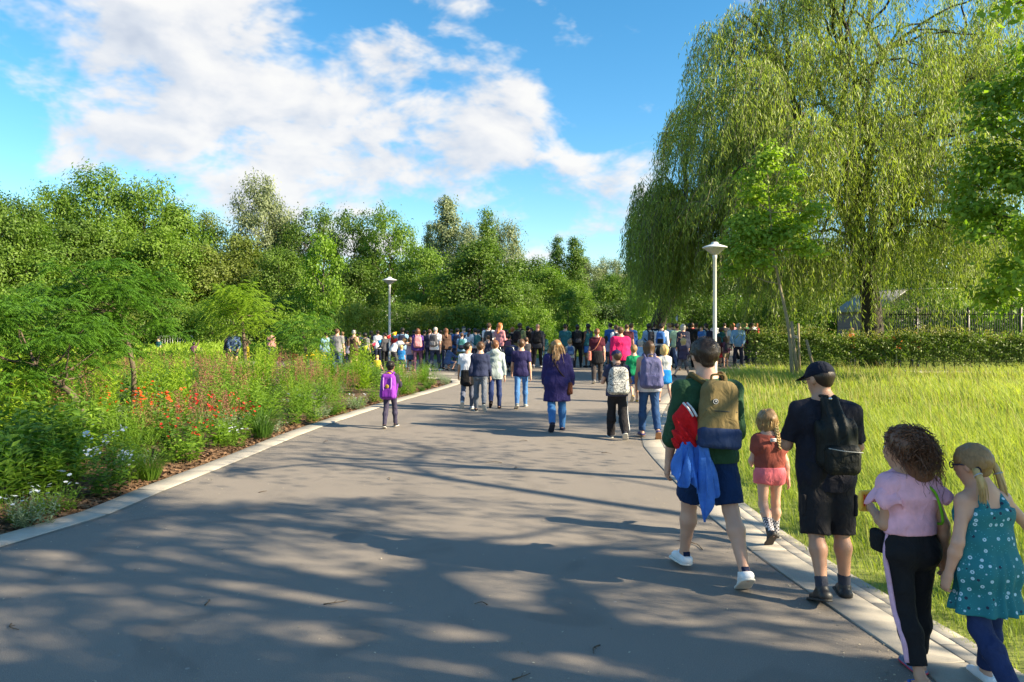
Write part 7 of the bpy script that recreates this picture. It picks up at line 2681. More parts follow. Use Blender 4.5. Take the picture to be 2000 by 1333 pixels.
# ------------------------------------------------------------------ flower bed
L_HERB = leafmat('leaf_herb', (.075, .165, .016), (.290, .430, .048), .45)
L_HERB_Y = leafmat('leaf_goldenrod', (.14, .245, .018), (.42, .54, .055), .48)
L_HERB_D = leafmat('leaf_herb_dark', (.036, .098, .014), (.155, .275, .036), .40)
L_SAGE = leafmat('leaf_sage', (.12, .17, .09), (.33, .39, .24), .25)
L_PLUME = leafmat('plume_red', (.14, .055, .045), (.44, .20, .13), .30, .7, (1.1, .9, .8))
P_ORANGE = leafmat('petal_orange', (.62, .050, .012), (.82, .13, .015), .30, .5, (1.2, .8, .6))
P_RED = leafmat('petal_red', (.42, .012, .018), (.66, .04, .03), .30, .5, (1.2, .7, .6))
P_WHITE = leafmat('petal_white', (.58, .62, .70), (.78, .80, .82), .25, .6, (1, 1, 1))
P_YELLOW = leafmat('petal_yellow', (.55, .40, .01), (.80, .62, .03), .3, .6, (1.1, 1, .5))


def stems_and_leaves(rng, lf, n, H, spread, per, L, Wd, up=.25, top=.95, low=.12, arch=.25, whorl=2.4, stem_w=.007):
    tips = []
    for i in range(n):
        a = rng.uniform(0, 2 * pi)
        r = spread * sqrt(rng.uniform(0, 1))
        h = H * rng.uniform(.7, 1.12) * (1 - .25 * (r / spread) ** 2)
        b = np.array([r * .55 * cos(a), r * .55 * sin(a), -.02])
        out = np.array([cos(a), sin(a), 0]) * (arch * h * rng.uniform(.3, 1.2) * (.35 + r / spread)) + rng.normal(0, .04 * h, 3) * np.array([1, 1, 0])
        t = np.linspace(0, 1, per + 2)
        P = b + np.outer(t, [0, 0, h]) + np.outer(t ** 2, out)
        tips.append(P[-1])
        # stem as two long narrow blades
        lf.leaves(P[[0, per // 2]], np.stack([P[per // 2] - P[0], P[-1] - P[per // 2]]), rng.normal(size=(2, 3)), np.array([np.linalg.norm(P[per // 2] - P[0]) * 1.05, np.linalg.norm(P[-1] - P[per // 2]) * 1.02]), stem_w, np.array([.25, .3]))
        k = (t > low) & (t <= top)
        Q = P[k]
        m = len(Q)
        az = np.arange(m) * whorl + rng.uniform(0, 6)
        D = np.c_[np.cos(az), np.sin(az), np.full(m, up)] + rng.normal(0, .18, (m, 3))
        N = np.c_[-np.cos(az) * .4, -np.sin(az) * .4, np.ones(m)] + rng.normal(0, .25, (m, 3))
        sz = (1 - .45 * t[k]) * rng.uniform(.75, 1.25, m)
        c0 = rng.normal(.45, .13)
        lf.leaves(Q, D, N, L * sz, Wd * sz, np.clip(c0 + .25 * t[k] + rng.normal(0, .1, m), 0, 1))
    return np.array(tips)


def flowers(rng, centres, size, petals=5, tilt=.5, cup=.25):
    fl = Leafy()
    for c in centres:
        ax = unit(np.array([rng.normal(0, tilt), rng.normal(0, tilt), 1.0]))
        u = unit(np.cross(ax, [.3, 1, .1]))
        v = np.cross(ax, u)
        a = np.arange(petals) * 2 * pi / petals + rng.uniform(0, 6)
        D = u * np.cos(a)[:, None] + v * np.sin(a)[:, None] + ax * cup
        s = size * rng.uniform(.75, 1.2)
        fl.leaves(np.repeat(c[None], petals, 0), D, np.repeat(ax[None], petals, 0), s, s * .95, np.clip(rng.normal(.5, .25, petals), 0, 1), .1)
    return fl


def herb(kind, seed):
    rng = np.random.default_rng(seed * 17 + sum(map(ord, kind)))
    lf = Leafy()
    out = []
    if kind == 'leafy':
        stems_and_leaves(rng, lf, 24, .82, .40, 16, .155, .050, .3)
        out = [('foliage', lf.mesh(), L_HERB)]
    elif kind == 'dark':
        stems_and_leaves(rng, lf, 26, .74, .42, 14, .16, .068, .2)
        out = [('foliage', lf.mesh(), L_HERB_D)]
    elif kind == 'goldenrod':
        stems_and_leaves(rng, lf, 20, 1.35, .30, 34, .17, .036, .55, 1.0, .1, .13)
        out = [('foliage', lf.mesh(), L_HERB_Y)]
    elif kind in ('avens', 'redavens'):
        stems_and_leaves(rng, lf, 28, .44, .42, 9, .13, .065, .2, arch=.4)
        tips = stems_and_leaves(rng, lf, 26, .68, .40, 5, .045, .02, .5, arch=.35, stem_w=.005)
        more = np.repeat(tips, 3, 0) + rng.normal(0, .035, (len(tips) * 3, 3))
        out = [('foliage', lf.mesh(), L_HERB), ('flowers', flowers(rng, np.concatenate([tips, more[:len(tips) * (2 if kind == 'avens' else 1)]]), .024).mesh(), P_ORANGE if kind == 'avens' else P_RED)]
    elif kind == 'grass':
        n = 260
        a = rng.uniform(0, 2 * pi, n)
        r = .10 * np.sqrt(rng.uniform(0, 1, n))
        P = np.c_[r * np.cos(a), r * np.sin(a), np.full(n, -.01)]
        H = rng.uniform(.28, .52, n)
        out_ = np.c_[np.cos(a), np.sin(a), np.zeros(n)]
        lf.leaves(P, out_ * .35 + np.array([0, 0, 1.0]) + rng.normal(0, .1, (n, 3)), out_ * -1 + rng.normal(0, .3, (n, 3)), H * .62, .009, rng.uniform(.1, .6, n))
        P2 = P + unit(out_ * .35 + np.array([0, 0, 1.0])) * (H * .52)[:, None]
        lf.leaves(P2, out_ * .95 + np.array([0, 0, .55]) + rng.normal(0, .12, (n, 3)), out_ * -.5 + np.array([0, 0, .6]), H * .5, .008, rng.uniform(.3, .8, n))
        out = [('blades', lf.mesh(), L_HERB_D if seed % 2 else L_HERB)]
    elif kind == 'phlox':
        tips = stems_and_leaves(rng, lf, 20, .62, .30, 16, .12, .045, .15, arch=.2)
        c = np.repeat(tips[:7], 12, 0) + rng.normal(0, .028, (7 * 12, 3)) + np.array([0, 0, .02])
        out = [('foliage', lf.mesh(), L_HERB_D), ('flowers', flowers(rng, c, .017).mesh(), P_WHITE)]
    elif kind == 'daisy':
        stems_and_leaves(rng, lf, 40, .34, .36, 11, .075, .025, .3, arch=.4)
        tips = stems_and_leaves(rng, lf, 16, .44, .36, 4, .03, .012, .4, arch=.4, stem_w=.004)
        out = [('foliage', lf.mesh(), L_HERB), ('flowers', flowers(rng, tips, .026, 7, .4, .1).mesh(), P_WHITE)]
    elif kind == 'plume':
        tips = stems_and_leaves(rng, lf, 34, .80, .42, 9, .10, .022, .6, .6, arch=.3, stem_w=.005)
        pl = Leafy()
        n = 42
        for t in tips:
            q = np.linspace(-.24, .05, n)
            P = t + np.c_[rng.normal(0, 1, n) * (.006 + .16 * (.05 - q) * .5), rng.normal(0, 1, n) * (.006 + .16 * (.05 - q) * .5), q]
            pl.leaves(P, rng.normal(size=(n, 3)) + np.array([0, 0, .8]), rng.normal(size=(n, 3)), .026, .011, rng.uniform(0, 1, n))
        out = [('foliage', lf.mesh(), L_HERB), ('plumes', pl.mesh(), L_PLUME)]
    elif kind == 'sage':
        stems_and_leaves(rng, lf, 42, .44, .40, 14, .095, .024, .35, arch=.5)
        out = [('foliage', lf.mesh(), L_SAGE)]
    elif kind == 'feather':
        stems_and_leaves(rng, lf, 34, .80, .40, 26, .12, .018, .5, 1.0, .08, .28)
        out = [('foliage', lf.mesh(), L_HERB if seed % 2 else L_HERB_Y)]
    elif kind == 'tansy':       # yellow flowered far plants
        tips = stems_and_leaves(rng, lf, 26, .85, .40, 16, .10, .03, .4)
        c = np.repeat(tips, 5, 0) + rng.normal(0, .04, (len(tips) * 5, 3))
        out = [('foliage', lf.mesh(), L_HERB_Y), ('flowers', flowers(rng, c, .03).mesh(), P_YELLOW)]
    return out


HERBS = {}
NOUN = {'leafy': ('leafy_perennial', 'fresh green leafy perennial among others in the flower bed', 'leafy perennials in the flower bed'),
        'dark': ('dark_perennial', 'dark green broad leaved perennial in the flower bed', 'dark leaved perennials in the flower bed'),
        'goldenrod': ('goldenrod', 'tall yellow green plant with upright narrow leaved stems in the flower bed', 'tall yellow green plants in the flower bed'),
        'avens': ('orange_avens', 'low plant with many small orange flowers in the flower bed', 'orange flowered plants'),
        'redavens': ('red_avens', 'low plant with scattered small red flowers in the flower bed', 'red flowered plants'),
        'grass': ('ornamental_grass', 'low arching tuft of ornamental grass at the bed edge', 'ornamental grass tufts'),
        'phlox': ('phlox', 'leafy plant with pale blue white flower heads', 'phlox plants'),
        'daisy': ('daisy', 'low mound with white daisy flowers near the kerb', 'white daisy mounds'),
        'plume': ('plume_plant', 'airy plant with rusty pink plumes in the flower bed', 'rusty plume plants'),
        'sage': ('sage', 'grey green soft leaved plant in the flower bed', 'grey green sage plants'),
        'feather': ('feathery_plant', 'finely cut feathery green plant in the flower bed', 'feathery plants'),
        'tansy': ('tansy', 'yellow flowering plant on the far side of the flower bed', 'yellow flowered plants')}


def plant(kind, x, y, s=1.0, seed=None, label=None):
    v = (seed if seed is not None else random.randint(1, 3))
    key = (kind, v)
    if key not in HERBS:
        HERBS[key] = herb(kind, v)
    nm, lab, grp = NOUN[kind]
    e = empty(nm, (x, y, float(bed_z(np.array(x), np.array(y)))), random.uniform(0, 6.28), label or lab, 'plant', grp)
    e.scale = (s * random.uniform(.92, 1.08),) * 2 + (s * random.uniform(.88, 1.12),)
    for pn, me_, mt in HERBS[key]:
        o = link(pn, me_, mt, e)
        if pn in ('flowers', 'plumes'):
            o['kind'] = 'stuff'
    return e


random.seed(23)
taken = []


def feature(kind, px, py, s, label, seed=1):
    x, y = gp(px, py)
    x = min(x, float(left_edge(y)) - .33 - .12 * s)
    taken.append((x, y, .35 * s))
    plant(kind, x, y, s, seed, label)


feature('phlox', 212, 968, 1.0, 'plant with pale blue white flower heads beside the mulch near the left kerb')
feature('daisy', 108, 1000, .9, 'mound with white flowers nearest the camera at the left kerb')
feature('daisy', 45, 1018, .8, 'small white flowered mound at the left edge of the photo', 2)
feature('grass', 292, 938, 1.0, 'grass tuft right of the blue white flowers', 2)
feature('grass', 512, 856, 1.35, 'large dark grass tuft at the kerb halfway along the bed', 1)
feature('sage', 262, 930, .8, 'grey green plant behind the tuft right of the blue white flowers')
feature('avens', 300, 872, 1.25, 'largest clump of orange flowers in the bed', 1)
feature('avens', 258, 862, 1.2, 'orange flower clump left of the largest one', 2)
feature('redavens', 400, 880, 1.1, 'red flowered plant right of the largest orange clump', 1)
feature('redavens', 460, 862, 1.0, 'red flowered plant left of the dark grass tuft', 2)
feature('redavens', 355, 905, .9, 'red flowered plant nearest the kerb', 3)
feature('plume', 450, 815, 1.2, 'largest rusty pink plume plant in the middle of the bed', 1)
feature('plume', 400, 812, 1.1, 'rusty plume plant left of the largest one', 2)
feature('plume', 612, 782, 1.1, 'rusty plume plant below the tall yellow green plants', 1)
feature('plume', 800, 762, .9, 'reddish plume plant behind the boy with the purple backpack', 2)
feature('daisy', 575, 808, .9, 'white flowered mound right of the dark grass tuft', 1)
feature('goldenrod', 712, 772, 1.25, 'tallest yellow green plant left of the boy with the purple backpack', 1)
feature('goldenrod', 655, 772, 1.1, 'tall yellow green plant left of the tallest one', 2)
feature('goldenrod', 520, 775, 1.15, 'tall yellow green plant above the dark grass tuft', 3)
feature('feather', 838, 755, 1.0, 'feathery plant at the far tip of the flower bed', 1)
feature('feather', 800, 772, 1.0, 'feathery plant right beside the boy with the purple backpack', 3)
feature('dark', 505, 838, .55, 'compact dark plant behind the large grass tuft', 2)
feature('dark', 645, 812, .5, 'small dark round plant at the kerb', 1)
feature('avens', 60, 815, 1.5, 'plant with red orange flowers at the left edge of the photo', 3)

cells = 0
SPREAD = []
yy = 5.0
while yy < 26.0:
    step = .44 + .016 * yy
    x0 = float(left_edge(np.array(yy))) - .33
    s = .15
    while True:
        x = x0 - s + random.uniform(-.15, .15)
        y = yy + random.uniform(-.2, .2)
        if x / y < -.80 or s > 12:
            break
        s += step * random.uniform(.85, 1.15)
        if random.random() < .06 or any((x - a) ** 2 + (y - b_) ** 2 < r * r * .5 for a, b_, r in taken):
            continue
        e_ = x0 - x
        # the same kinds stand together in drifts
        zi = (math.sin(x * 1.15 + 1.3) + math.sin(y * .95 + x * .5) + .6 * random.uniform(-1, 1)) / 2.6
        if e_ < .55:
            if random.random() < .14:
                continue
            drift = ['dark', 'grass', 'leafy', 'leafy', 'sage', 'leafy', 'daisy', 'dark', 'feather']
            sc = random.uniform(.58, .85)
        elif e_ < 1.6:
            drift = ['dark', 'leafy', 'redavens', 'leafy', 'leafy', 'sage', 'feather', 'plume', 'dark']
            sc = random.uniform(.85, 1.15)
        elif e_ < 3.2:
            drift = ['dark', 'leafy', 'dark', 'leafy', 'goldenrod', 'leafy', 'sage', 'leafy', 'plume']
            sc = random.uniform(.95, 1.25)
        else:
            drift = ['dark', 'leafy', 'sage', 'leafy', 'plume', 'goldenrod', 'tansy' if y > 21 and random.random() < .3 else 'dark', 'leafy', 'feather']
            sc = random.uniform(1.05, 1.4)
        kind = drift[min(8, max(0, int((zi + 1) / 2 * 9)))]
        if kind == 'goldenrod':
            sc *= .85
        if y > 18:
            sc *= .78
        if y < 9.5 and x < -5.2:
            kind = ['dark', 'leafy', 'dark', 'leafy', 'dark'][int((zi + 1) / 2 * 4.99)]
            sc = random.uniform(1.15, 1.55)
        SPREAD.append((plant(kind, x, y, sc), kind, e_, x, y))
        cells += 1
    yy += step
# labels by kind, row, neighbourhood and order from the left
SHORT = {'leafy': 'leafy green perennial', 'dark': 'dark leaved plant', 'goldenrod': 'tall yellow green plant', 'avens': 'orange flowered plant', 'redavens': 'red flowered plant', 'grass': 'grass tuft', 'phlox': 'pale flowered plant', 'daisy': 'white flowered mound', 'plume': 'rusty plume plant', 'sage': 'grey green plant', 'feather': 'feathery plant', 'tansy': 'yellow flowered plant'}
ZONES = [(40, 'at the photo edge'), (160, 'by the leaning sumac'), (300, 'by the curved sumac stem'), (420, 'behind the red flowers'), (540, 'by the large grass tuft'), (640, 'before the tall clumps'), (740, 'by the purple backpack boy'), (9999, 'at the far bed tip')]
bins = {}
for o, kind, e_, x, y in SPREAD:
    px_ = CX + FPX * x / y
    zone = next(t for lim, t in ZONES if px_ < lim)
    row = 'at the kerb' if e_ < .55 else 'second row' if e_ < 1.6 else 'in mid bed' if e_ < 3.2 else 'deep in bed' if e_ < 5.5 else 'at the back'
    bins.setdefault((kind, row, zone), []).append((px_, y, o))
ORD = ['first', 'second', 'third', 'fourth', 'fifth', 'sixth', 'seventh', 'eighth', 'ninth', 'tenth', 'eleventh', 'twelfth']
for (kind, row, zone), lst in bins.items():
    lst.sort(key=lambda q: q[:2])
    for i, (_, _, o) in enumerate(lst):
        pre = '' if len(lst) == 1 else ('leftmost ' if i == 0 else 'rightmost ' if i == len(lst) - 1 else '%s from left ' % ORD[min(i, 11)])
        o['label'] = pre + SHORT[kind] + ' ' + row + ' ' + zone


# tall weeds beyond the plaza and on the far lawn edge: one uncountable mass each
def weeds(name, label, xs, ys, n, H, mat, seed):
    rng = np.random.default_rng(seed)
    x = rng.uniform(*xs, n)
    y = rng.uniform(*ys, n)
    lump = .55 + .45 * np.sin(x * 1.1 + np.sin(y * 2)) * np.sin(y * 1.4 + x * .4)
    h = H * rng.uniform(.15, 1, n) ** .7 * (.55 + .6 * lump)
    lf = Leafy()
    lf.leaves(np.c_[x, y, h], rng.normal(size=(n, 3)) + np.array([0, 0, .8]), rng.normal(size=(n, 3)) + np.array([.3, -.5, .5]), rng.uniform(.12, .30, n), rng.uniform(.04, .085, n), np.clip(rng.normal(.35, .15, n) + .35 * h / H, 0, 1))
    tag(link(name, lf.mesh(), mat), label, 'weeds', kind='stuff')


weeds('tall_weeds', 'tall yellow green weeds beyond the crossing path on the left', (-36, -13.5), (27.8, 42), 28000, .75, L_HERB_Y, 1)
weeds('tall_weeds', 'tall pale weeds along the far side of the lawn', (-9, 10), (46, 54), 20000, 1.9, L_HERB, 2)
weeds('low_weeds', 'dark undergrowth under the willow beyond the hedge', (13, 34), (30.5, 46), 16000, 1.3, L_MID, 3)


# ------------------------------------------------------------------ sumacs
L_SUMAC = leafmat('leaf_sumac', (.036, .105, .012), (.160, .310, .030), .40)
L_SUMAC_Y = leafmat('leaf_sumac_yellow', (.11, .22, .015), (.38, .50, .05), .46)
BARK_S = barkmat('bark_sumac', (.06, .042, .03), (.16, .12, .085), 16)


def fronds(rng, lf, P, out, L, pairs=12, leafL=.115, leafW=.028):
    t = np.linspace(.12, 1, pairs)
    d = unit(out + np.array([0, 0, .45]))
    drop = rng.uniform(.5, 1.0) * L
    axis = P + np.outer(t * L, d) + np.outer(t ** 2 * drop, [0, 0, -1.0])
    tang = unit(np.gradient(axis, axis=0))
    side = unit(np.cross(tang, np.array([0, 0, 1.0])))
    c0 = rng.normal(.5, .16)
    sz = np.sin(pi * (.18 + .74 * t)) ** .6
    for s in (1, -1):
        D = side * s * .9 + tang * .45 + np.array([0, 0, -.45]) + rng.normal(0, .12, (pairs, 3))
        N = np.array([0, 0, 1.0]) + side * s * .35 + rng.normal(0, .2, (pairs, 3))
        lf.leaves(axis, D, N, leafL * sz * rng.uniform(.85, 1.15, pairs), leafW, np.clip(c0 + rng.normal(0, .1, pairs), 0, 1))
    lf.leaves(axis[[0, pairs // 2]], np.stack([axis[pairs // 2] - axis[0], axis[-1] - axis[pairs // 2]]), np.array([[0, 0, 1.0]] * 2), np.array([L * .55, L * .6]), .008, np.array([.7, .7]))


def sumac(label, d, trunk, lobes, nf, mat, seed, L=.55, scale=1.0):
    rng = np.random.default_rng(seed)
    T = np.array([(at(x, d), d + dy, zz(y, d)) for x, y, dy in trunk])
    T[0, 2] = 0.0
    base = T[0].copy()
    e = empty('sumac', tuple(base), 0, label, 'tree', 'sumacs in the flower bed')
    w = MB()
    tp = spline(T - base, 16)
    w.tube(tp, np.linspace(.055, .03, 16) * scale, 8)
    lf = Leafy()
    if isinstance(lobes, tuple):          # ellipse cx, cy, rx, ry, n
        cx, cy, rx, ry, nn = lobes
        q = rng.normal(size=(nn, 2))
        q = q / np.linalg.norm(q, axis=1, keepdims=True) * np.sqrt(rng.uniform(.03, 1, (nn, 1)))
        lobes = [(cx + rx * u, cy + ry * v, 32) for u, v in q]
    nl_ = 0
    for (x, y, r) in lobes:
        c = np.array([at(x, d), d + rng.uniform(-.9, .9) * scale, zz(y, d)]) - base
        i = np.argmin(np.linalg.norm(tp - c, axis=1) + (np.arange(16) < 6) * 3)
        nl_ = nl_ + 1
        if nl_ % 4 == 0:
            lp = limb(tp[i], c, -.05, 7, rng)
            w.tube(lp, np.linspace(.02, .006, 7) * scale, 5, False)
        for q in range(nf):
            a = rng.uniform(0, 2 * pi)
            o = np.array([cos(a), sin(a), rng.uniform(-.2, .9)])
            P = c + o * np.array([1, 1, .7]) * r * d / FPX * rng.uniform(.1, .9)
            fronds(rng, lf, P, o, L * rng.uniform(.7, 1.15), leafL=.115 * L / .55, leafW=.030 * L / .55)
    link('trunk', w.mesh(True), BARK_S, e)
    link('crown', lf.mesh(), mat, e)


sumac('sumac with curved bare stem and ferny leaves in the middle of the bed', 13.2, [(255, 800, 0), (262, 740, 0), (254, 690, 0), (245, 650, 0), (225, 610, .1)],
      (212, 608, 100, 92, 62), 24, L_SUMAC, 3, .38)
sumac('leaning sumac with slanting stem at the left edge of the bed', 10.2, [(182, 812, 0), (150, 785, 0), (100, 748, .1), (60, 715, .1)],
      (45, 668, 112, 92, 58), 24, L_SUMAC, 4, .34)
sumac('yellow green sumac beyond the bed, next to the man in the blue hoodie', 29.0, [(480, 700, 0), (476, 660, 0), (470, 620, .1)],
      (470, 615, 66, 46, 40), 22, L_SUMAC_Y, 5, .55, 1.6)
sumac('low green sumac left of the big man in grey', 27.0, [(600, 710, 0), (596, 680, 0), (590, 650, .1)],
      [(570, 640, 35), (600, 628, 35), (620, 645, 30), (590, 660, 35), (560, 665, 30), (625, 670, 28)], 26, L_SUMAC, 6, .70, 1.4)

# ------------------------------------------------------------------ street lamps, railing, shed and small things
STEEL = plain('lamp_post_paint', (.56, .55, .53), .45, 0, var=.08)
LAMP_TOP = plain('lamp_hat', (.62, .63, .64), .4, var=.05)
m_, N_ = new_mat('lamp_glass')
_b = N_.n('ShaderNodeBsdfPrincipled', ins={'Base Color': (.50, .51, .50, 1), 'Roughness': .35})
_t = N_.n('ShaderNodeBsdfTranslucent', ins={0: (.6, .6, .58, 1)})
_m = N_.n('ShaderNodeMixShader', ins={0: .35, 1: _b.outputs[0], 2: _t.outputs[0]})
N_.n('ShaderNodeOutputMaterial', ins={0: _m.outputs[0]})
LAMP_GLASS = m_


def street_lamp(loc, label):
    e = empty('street_lamp', loc, 0, label, 'street lamp', 'street lamps in the park')
    MB().lathe([(.11, 0), (.11, .05), (.075, .08), (.068, .12), (.066, .9), (.055, .95), (.050, 3.72), (.062, 3.74), (.062, 3.82), (.05, 3.84)], 16).build('post', STEEL, e, True)
    MB().lathe([(.055, 3.83), (.09, 3.86), (.30, 4.02), (.325, 4.035)], 26).build('diffuser', LAMP_GLASS, e, True)
    h = MB().lathe([(.325, 4.030), (.345, 4.035), (.345, 4.06), (.31, 4.075), (.10, 4.15), (.095, 4.19), (.06, 4.205), (.0001, 4.21)], 26).build('hat', LAMP_TOP, e, False)
    MB().lathe([(.347, 4.038), (.352, 4.045), (.347, 4.052)], 26).build('rim', STEEL, h)
    MB().box((0, -.069, .55), (.07, .012, .22)).build('service_door', STEEL, e)
    return e


street_lamp((at(1396, 20.5), 20.5, .02), 'street lamp in front of the willow with a pale conical head')
street_lamp((at(761, 34.0), 34.0, -.1), 'street lamp standing in the crowd left of the boys')
street_lamp((at(1591 / 1600 * 1432, 70.0), 70.0, 0), 'far small street lamp under the willow')

BLACKSTEEL = plain('black_railing', (.018, .018, .02), .5)


def railing():
    d0, d1 = 36.5, 34.5
    A, Bq = np.array([at(1690, d0), d0]), np.array([33.0, d1])
    e = empty('railing', (A[0], A[1], 0), atan2(Bq[1] - A[1], Bq[0] - A[0]), 'black steel bar railing behind the hedge', 'railing')
    L = np.linalg.norm(Bq - A)
    n = int(L / .115)
    bar = MB().lathe([(.019, 0), (.019, 2.55), (.0001, 2.62)], 6).mesh()
    bar.materials.append(BLACKSTEEL)
    for i in range(n):
        o = link('bar', bar, None, e)
        o.location = (i * .115, 0, 0)
    for z in (.35, 2.35):
        MB().box((L / 2, 0, z), (L, .05, .05)).build('rail', BLACKSTEEL, e)
    for k in range(int(L / 2.4) + 1):
        MB().box((0, .03, 1.35), (.10, .10, 2.7)).build('post', BLACKSTEEL, e, loc=(k * 2.415 + .0575, 0, 0))


railing()


def brick_material():
    m, N = new_mat('brick_wall')
    t = N.n('ShaderNodeTexCoord').outputs['Object']
    mp2 = N.n('ShaderNodeMapping', ins={0: t, 2: (radians(90), 0, 0)}).outputs[0]
    br = N.n('ShaderNodeTexBrick', ins={'Vector': mp2, 'Color1': (.20, .13, .115, 1), 'Color2': (.26, .18, .16, 1), 'Mortar': (.22, .19, .17, 1), 'Scale': 4.0, 'Mortar Size': .02})
    principled(N, **{'Base Color': br.outputs[0], 'Roughness': .9})
    return m


def shed():
    d = 50.0
    x0, x1 = at(1712, d), at(1860, d)
    e = empty('brick_shed', (x0, d, 0), 0, 'low brick building with pale metal roof behind the railing', 'building')
    w, dep = x1 - x0, 6.0
    zl, zr = zz(560, d), zz(556, d)
    bm = brick_material()
    V = [(0, 0, 0), (w, 0, 0), (w, 0, zr - .7), (1.9, 0, zl - .35), (0, 0, zl - 1.7), (0, dep, 0), (w, dep, 0), (w, dep, zr - .7), (1.9, dep, zl - .35), (0, dep, zl - 1.7)]
    me_ = bpy.data.meshes.new('wall')
    me_.from_pydata(V, [], [(0, 1, 2, 3, 4), (9, 8, 7, 6, 5), (0, 4, 9, 5), (1, 6, 7, 2)])
    link('wall', me_, bm, e)
    roof = plain('pale_metal_roof', (.20, .20, .20), .45, var=.06)
    MB().box((1.9 + (w - 1.9) / 2, dep / 2 - .2, zl - .20), (w - 1.6, dep + .9, .12)).build('roof', roof, e)
    rl = MB().box((0, 0, 0), (2.7, dep + .9, .10)).build('roof_slope', roof, e, loc=(.82, dep / 2 - .2, zl - .95))
    rl.rotation_euler = (0, -atan2(1.35, 1.9), 0)
    MB().box((w * .5, -.02, 1.05), (1.0, .06, 2.1)).build('door', plain('shed_door', (.09, .10, .12), .6), e)
    for k in (.25, .78):
        f = MB().box((w * k, -.03, 1.7), (1.3, .05, .9)).build('window', plain('window_frame', (.5, .5, .5), .5), e)
        MB().box((w * k, -.06, 1.7), (1.16, .02, .76)).build('pane', plain('dark_pane', (.03, .04, .05), .1), f)


shed()

GALV = plain('galvanised_steel', (.46, .47, .48), .4, .6, var=.1)
e = empty('crowd_barrier', (at(342, 44), 44, 0), radians(12), 'small grey metal barrier under the trees on the left', 'barrier')
MB().tube(np.array([(-1.0, 0, .12), (-1.0, 0, 1.05), (-.95, 0, 1.12), (.95, 0, 1.12), (1.0, 0, 1.05), (1.0, 0, .12), (-1.0, 0, .12)], float), .022, 6).build('frame', GALV, e, True)
for k in range(13):
    MB().tube([(-.86 + k * .143, 0, .12), (-.86 + k * .143, 0, 1.12)], .010, 5).build('bar', GALV, e)
for sx_ in (-.7, .7):
    MB().tube([(sx_, -.3, 0), (sx_, 0, .12), (sx_, .3, 0)], .02, 6).build('foot', GALV, e)

# bunting tied to the lamp post
P0, P1 = np.array([at(690, 30.5), 30.5, zz(682, 30.5)]), np.array([at(765, 30.5), 30.5, zz(652, 30.5)])
e = empty('bunting', tuple(P0), 0, 'string of coloured pennants hanging beside the lamp post in the crowd', 'bunting')
st_ = spline([P0 * 0, (P1 - P0) * .5 + np.array([0, 0, -.10]), P1 - P0, P1 - P0 + np.array([.12, 0, .05])], 30)
MB().tube(st_, .008, 5).build('string', cl(230, 230, 225), e)
for i, (t, colr) in enumerate(((.22, (206, 210, 60)), (.36, (226, 40, 96)), (.48, (40, 160, 230)), (.62, (226, 40, 44)), (.75, (50, 170, 80)), (.90, (240, 190, 40)), (.97, (210, 30, 60)))):
    p = st_[int(t * 29)]
    V = np.array([(-.11, 0, 0), (.11, 0, .03), (.02, -.03, -.32), (-.11, .006, 0), (.11, .006, .03), (.02, -.024, -.32)])
    link('pennant', mesh_from(V, np.array([[0, 2, 1], [3, 4, 5], [0, 1, 4], [0, 4, 3], [1, 2, 5], [1, 5, 4], [2, 0, 3], [2, 3, 5]])), cl(*colr), e, loc=tuple(p))

# pushchairs
def pushchair(x, d, rz, label, cloth_m, bags):
    e = empty('pushchair', (at(x, d), d, 0), rz, label, 'pushchair', 'pushchairs in the crowd')
    F = Field((-.45, -.6, .2), (.45, .6, 1.25), .02)
    F.ell((0, .05, .82), (.27, .34, .26), .04)
    F.clip((0, .05, .80), (0, .55, -1))
    link('hood', F.mesh(), cloth_m, e)
    F = Field((-.45, -.6, .1), (.45, .6, 1.0), .02)
    F.rbox((0, .1, .55), (.23, .34, .15), .08, .02)
    F.noise(.008, 20, 2)
    link('seat', F.mesh(), cloth_m, e)
    fr = plain('pushchair_frame', (.55, .55, .56), .35, .7)
    for sx_ in (-.27, .27):
        MB().tube([(sx_, -.52, 1.02), (sx_, -.30, .80), (sx_, .32, .20)], .016, 6).build('frame_tube', fr, e, True)
        MB().tube([(sx_, .1, .48), (sx_, -.32, .16)], .016, 6).build('frame_tube', fr, e, True)
    MB().tube([(-.27, -.52, 1.02), (0, -.56, 1.05), (.27, -.52, 1.02)], .02, 8).build('handle', BLACKSTEEL, e, True)
    for sx_ in (-.28, .28):
        for y_ in (-.34, .36):
            wv = MB()
            a_ = np.linspace(0, 2 * pi, 16)
            wv.tube(np.c_[np.zeros(16), .115 * np.cos(a_), .115 * np.sin(a_)], .024, 6, False)
            o = wv.build('wheel', BLACKSTEEL, e, True, loc=(sx_, y_, .14))
            MB().tube([(-.02, 0, 0), (.02, 0, 0)], .09, 12).build('hub', fr, o)
    if bags:
        F = Field((-.4, -.75, .3), (.4, -.2, 1.0), .02)
        F.rbox((0, -.42, .62), (.17, .07, .16), .05, .02)
        link('hanging_bag', F.mesh(), BLACK, e)


pushchair(1000, 27.2, radians(-25), 'navy pushchair with pale frame behind the boys', NAVY, False)
pushchair(1288, 27.0, radians(5), 'black pushchair behind the woman with the lilac backpack', BLACK, True)

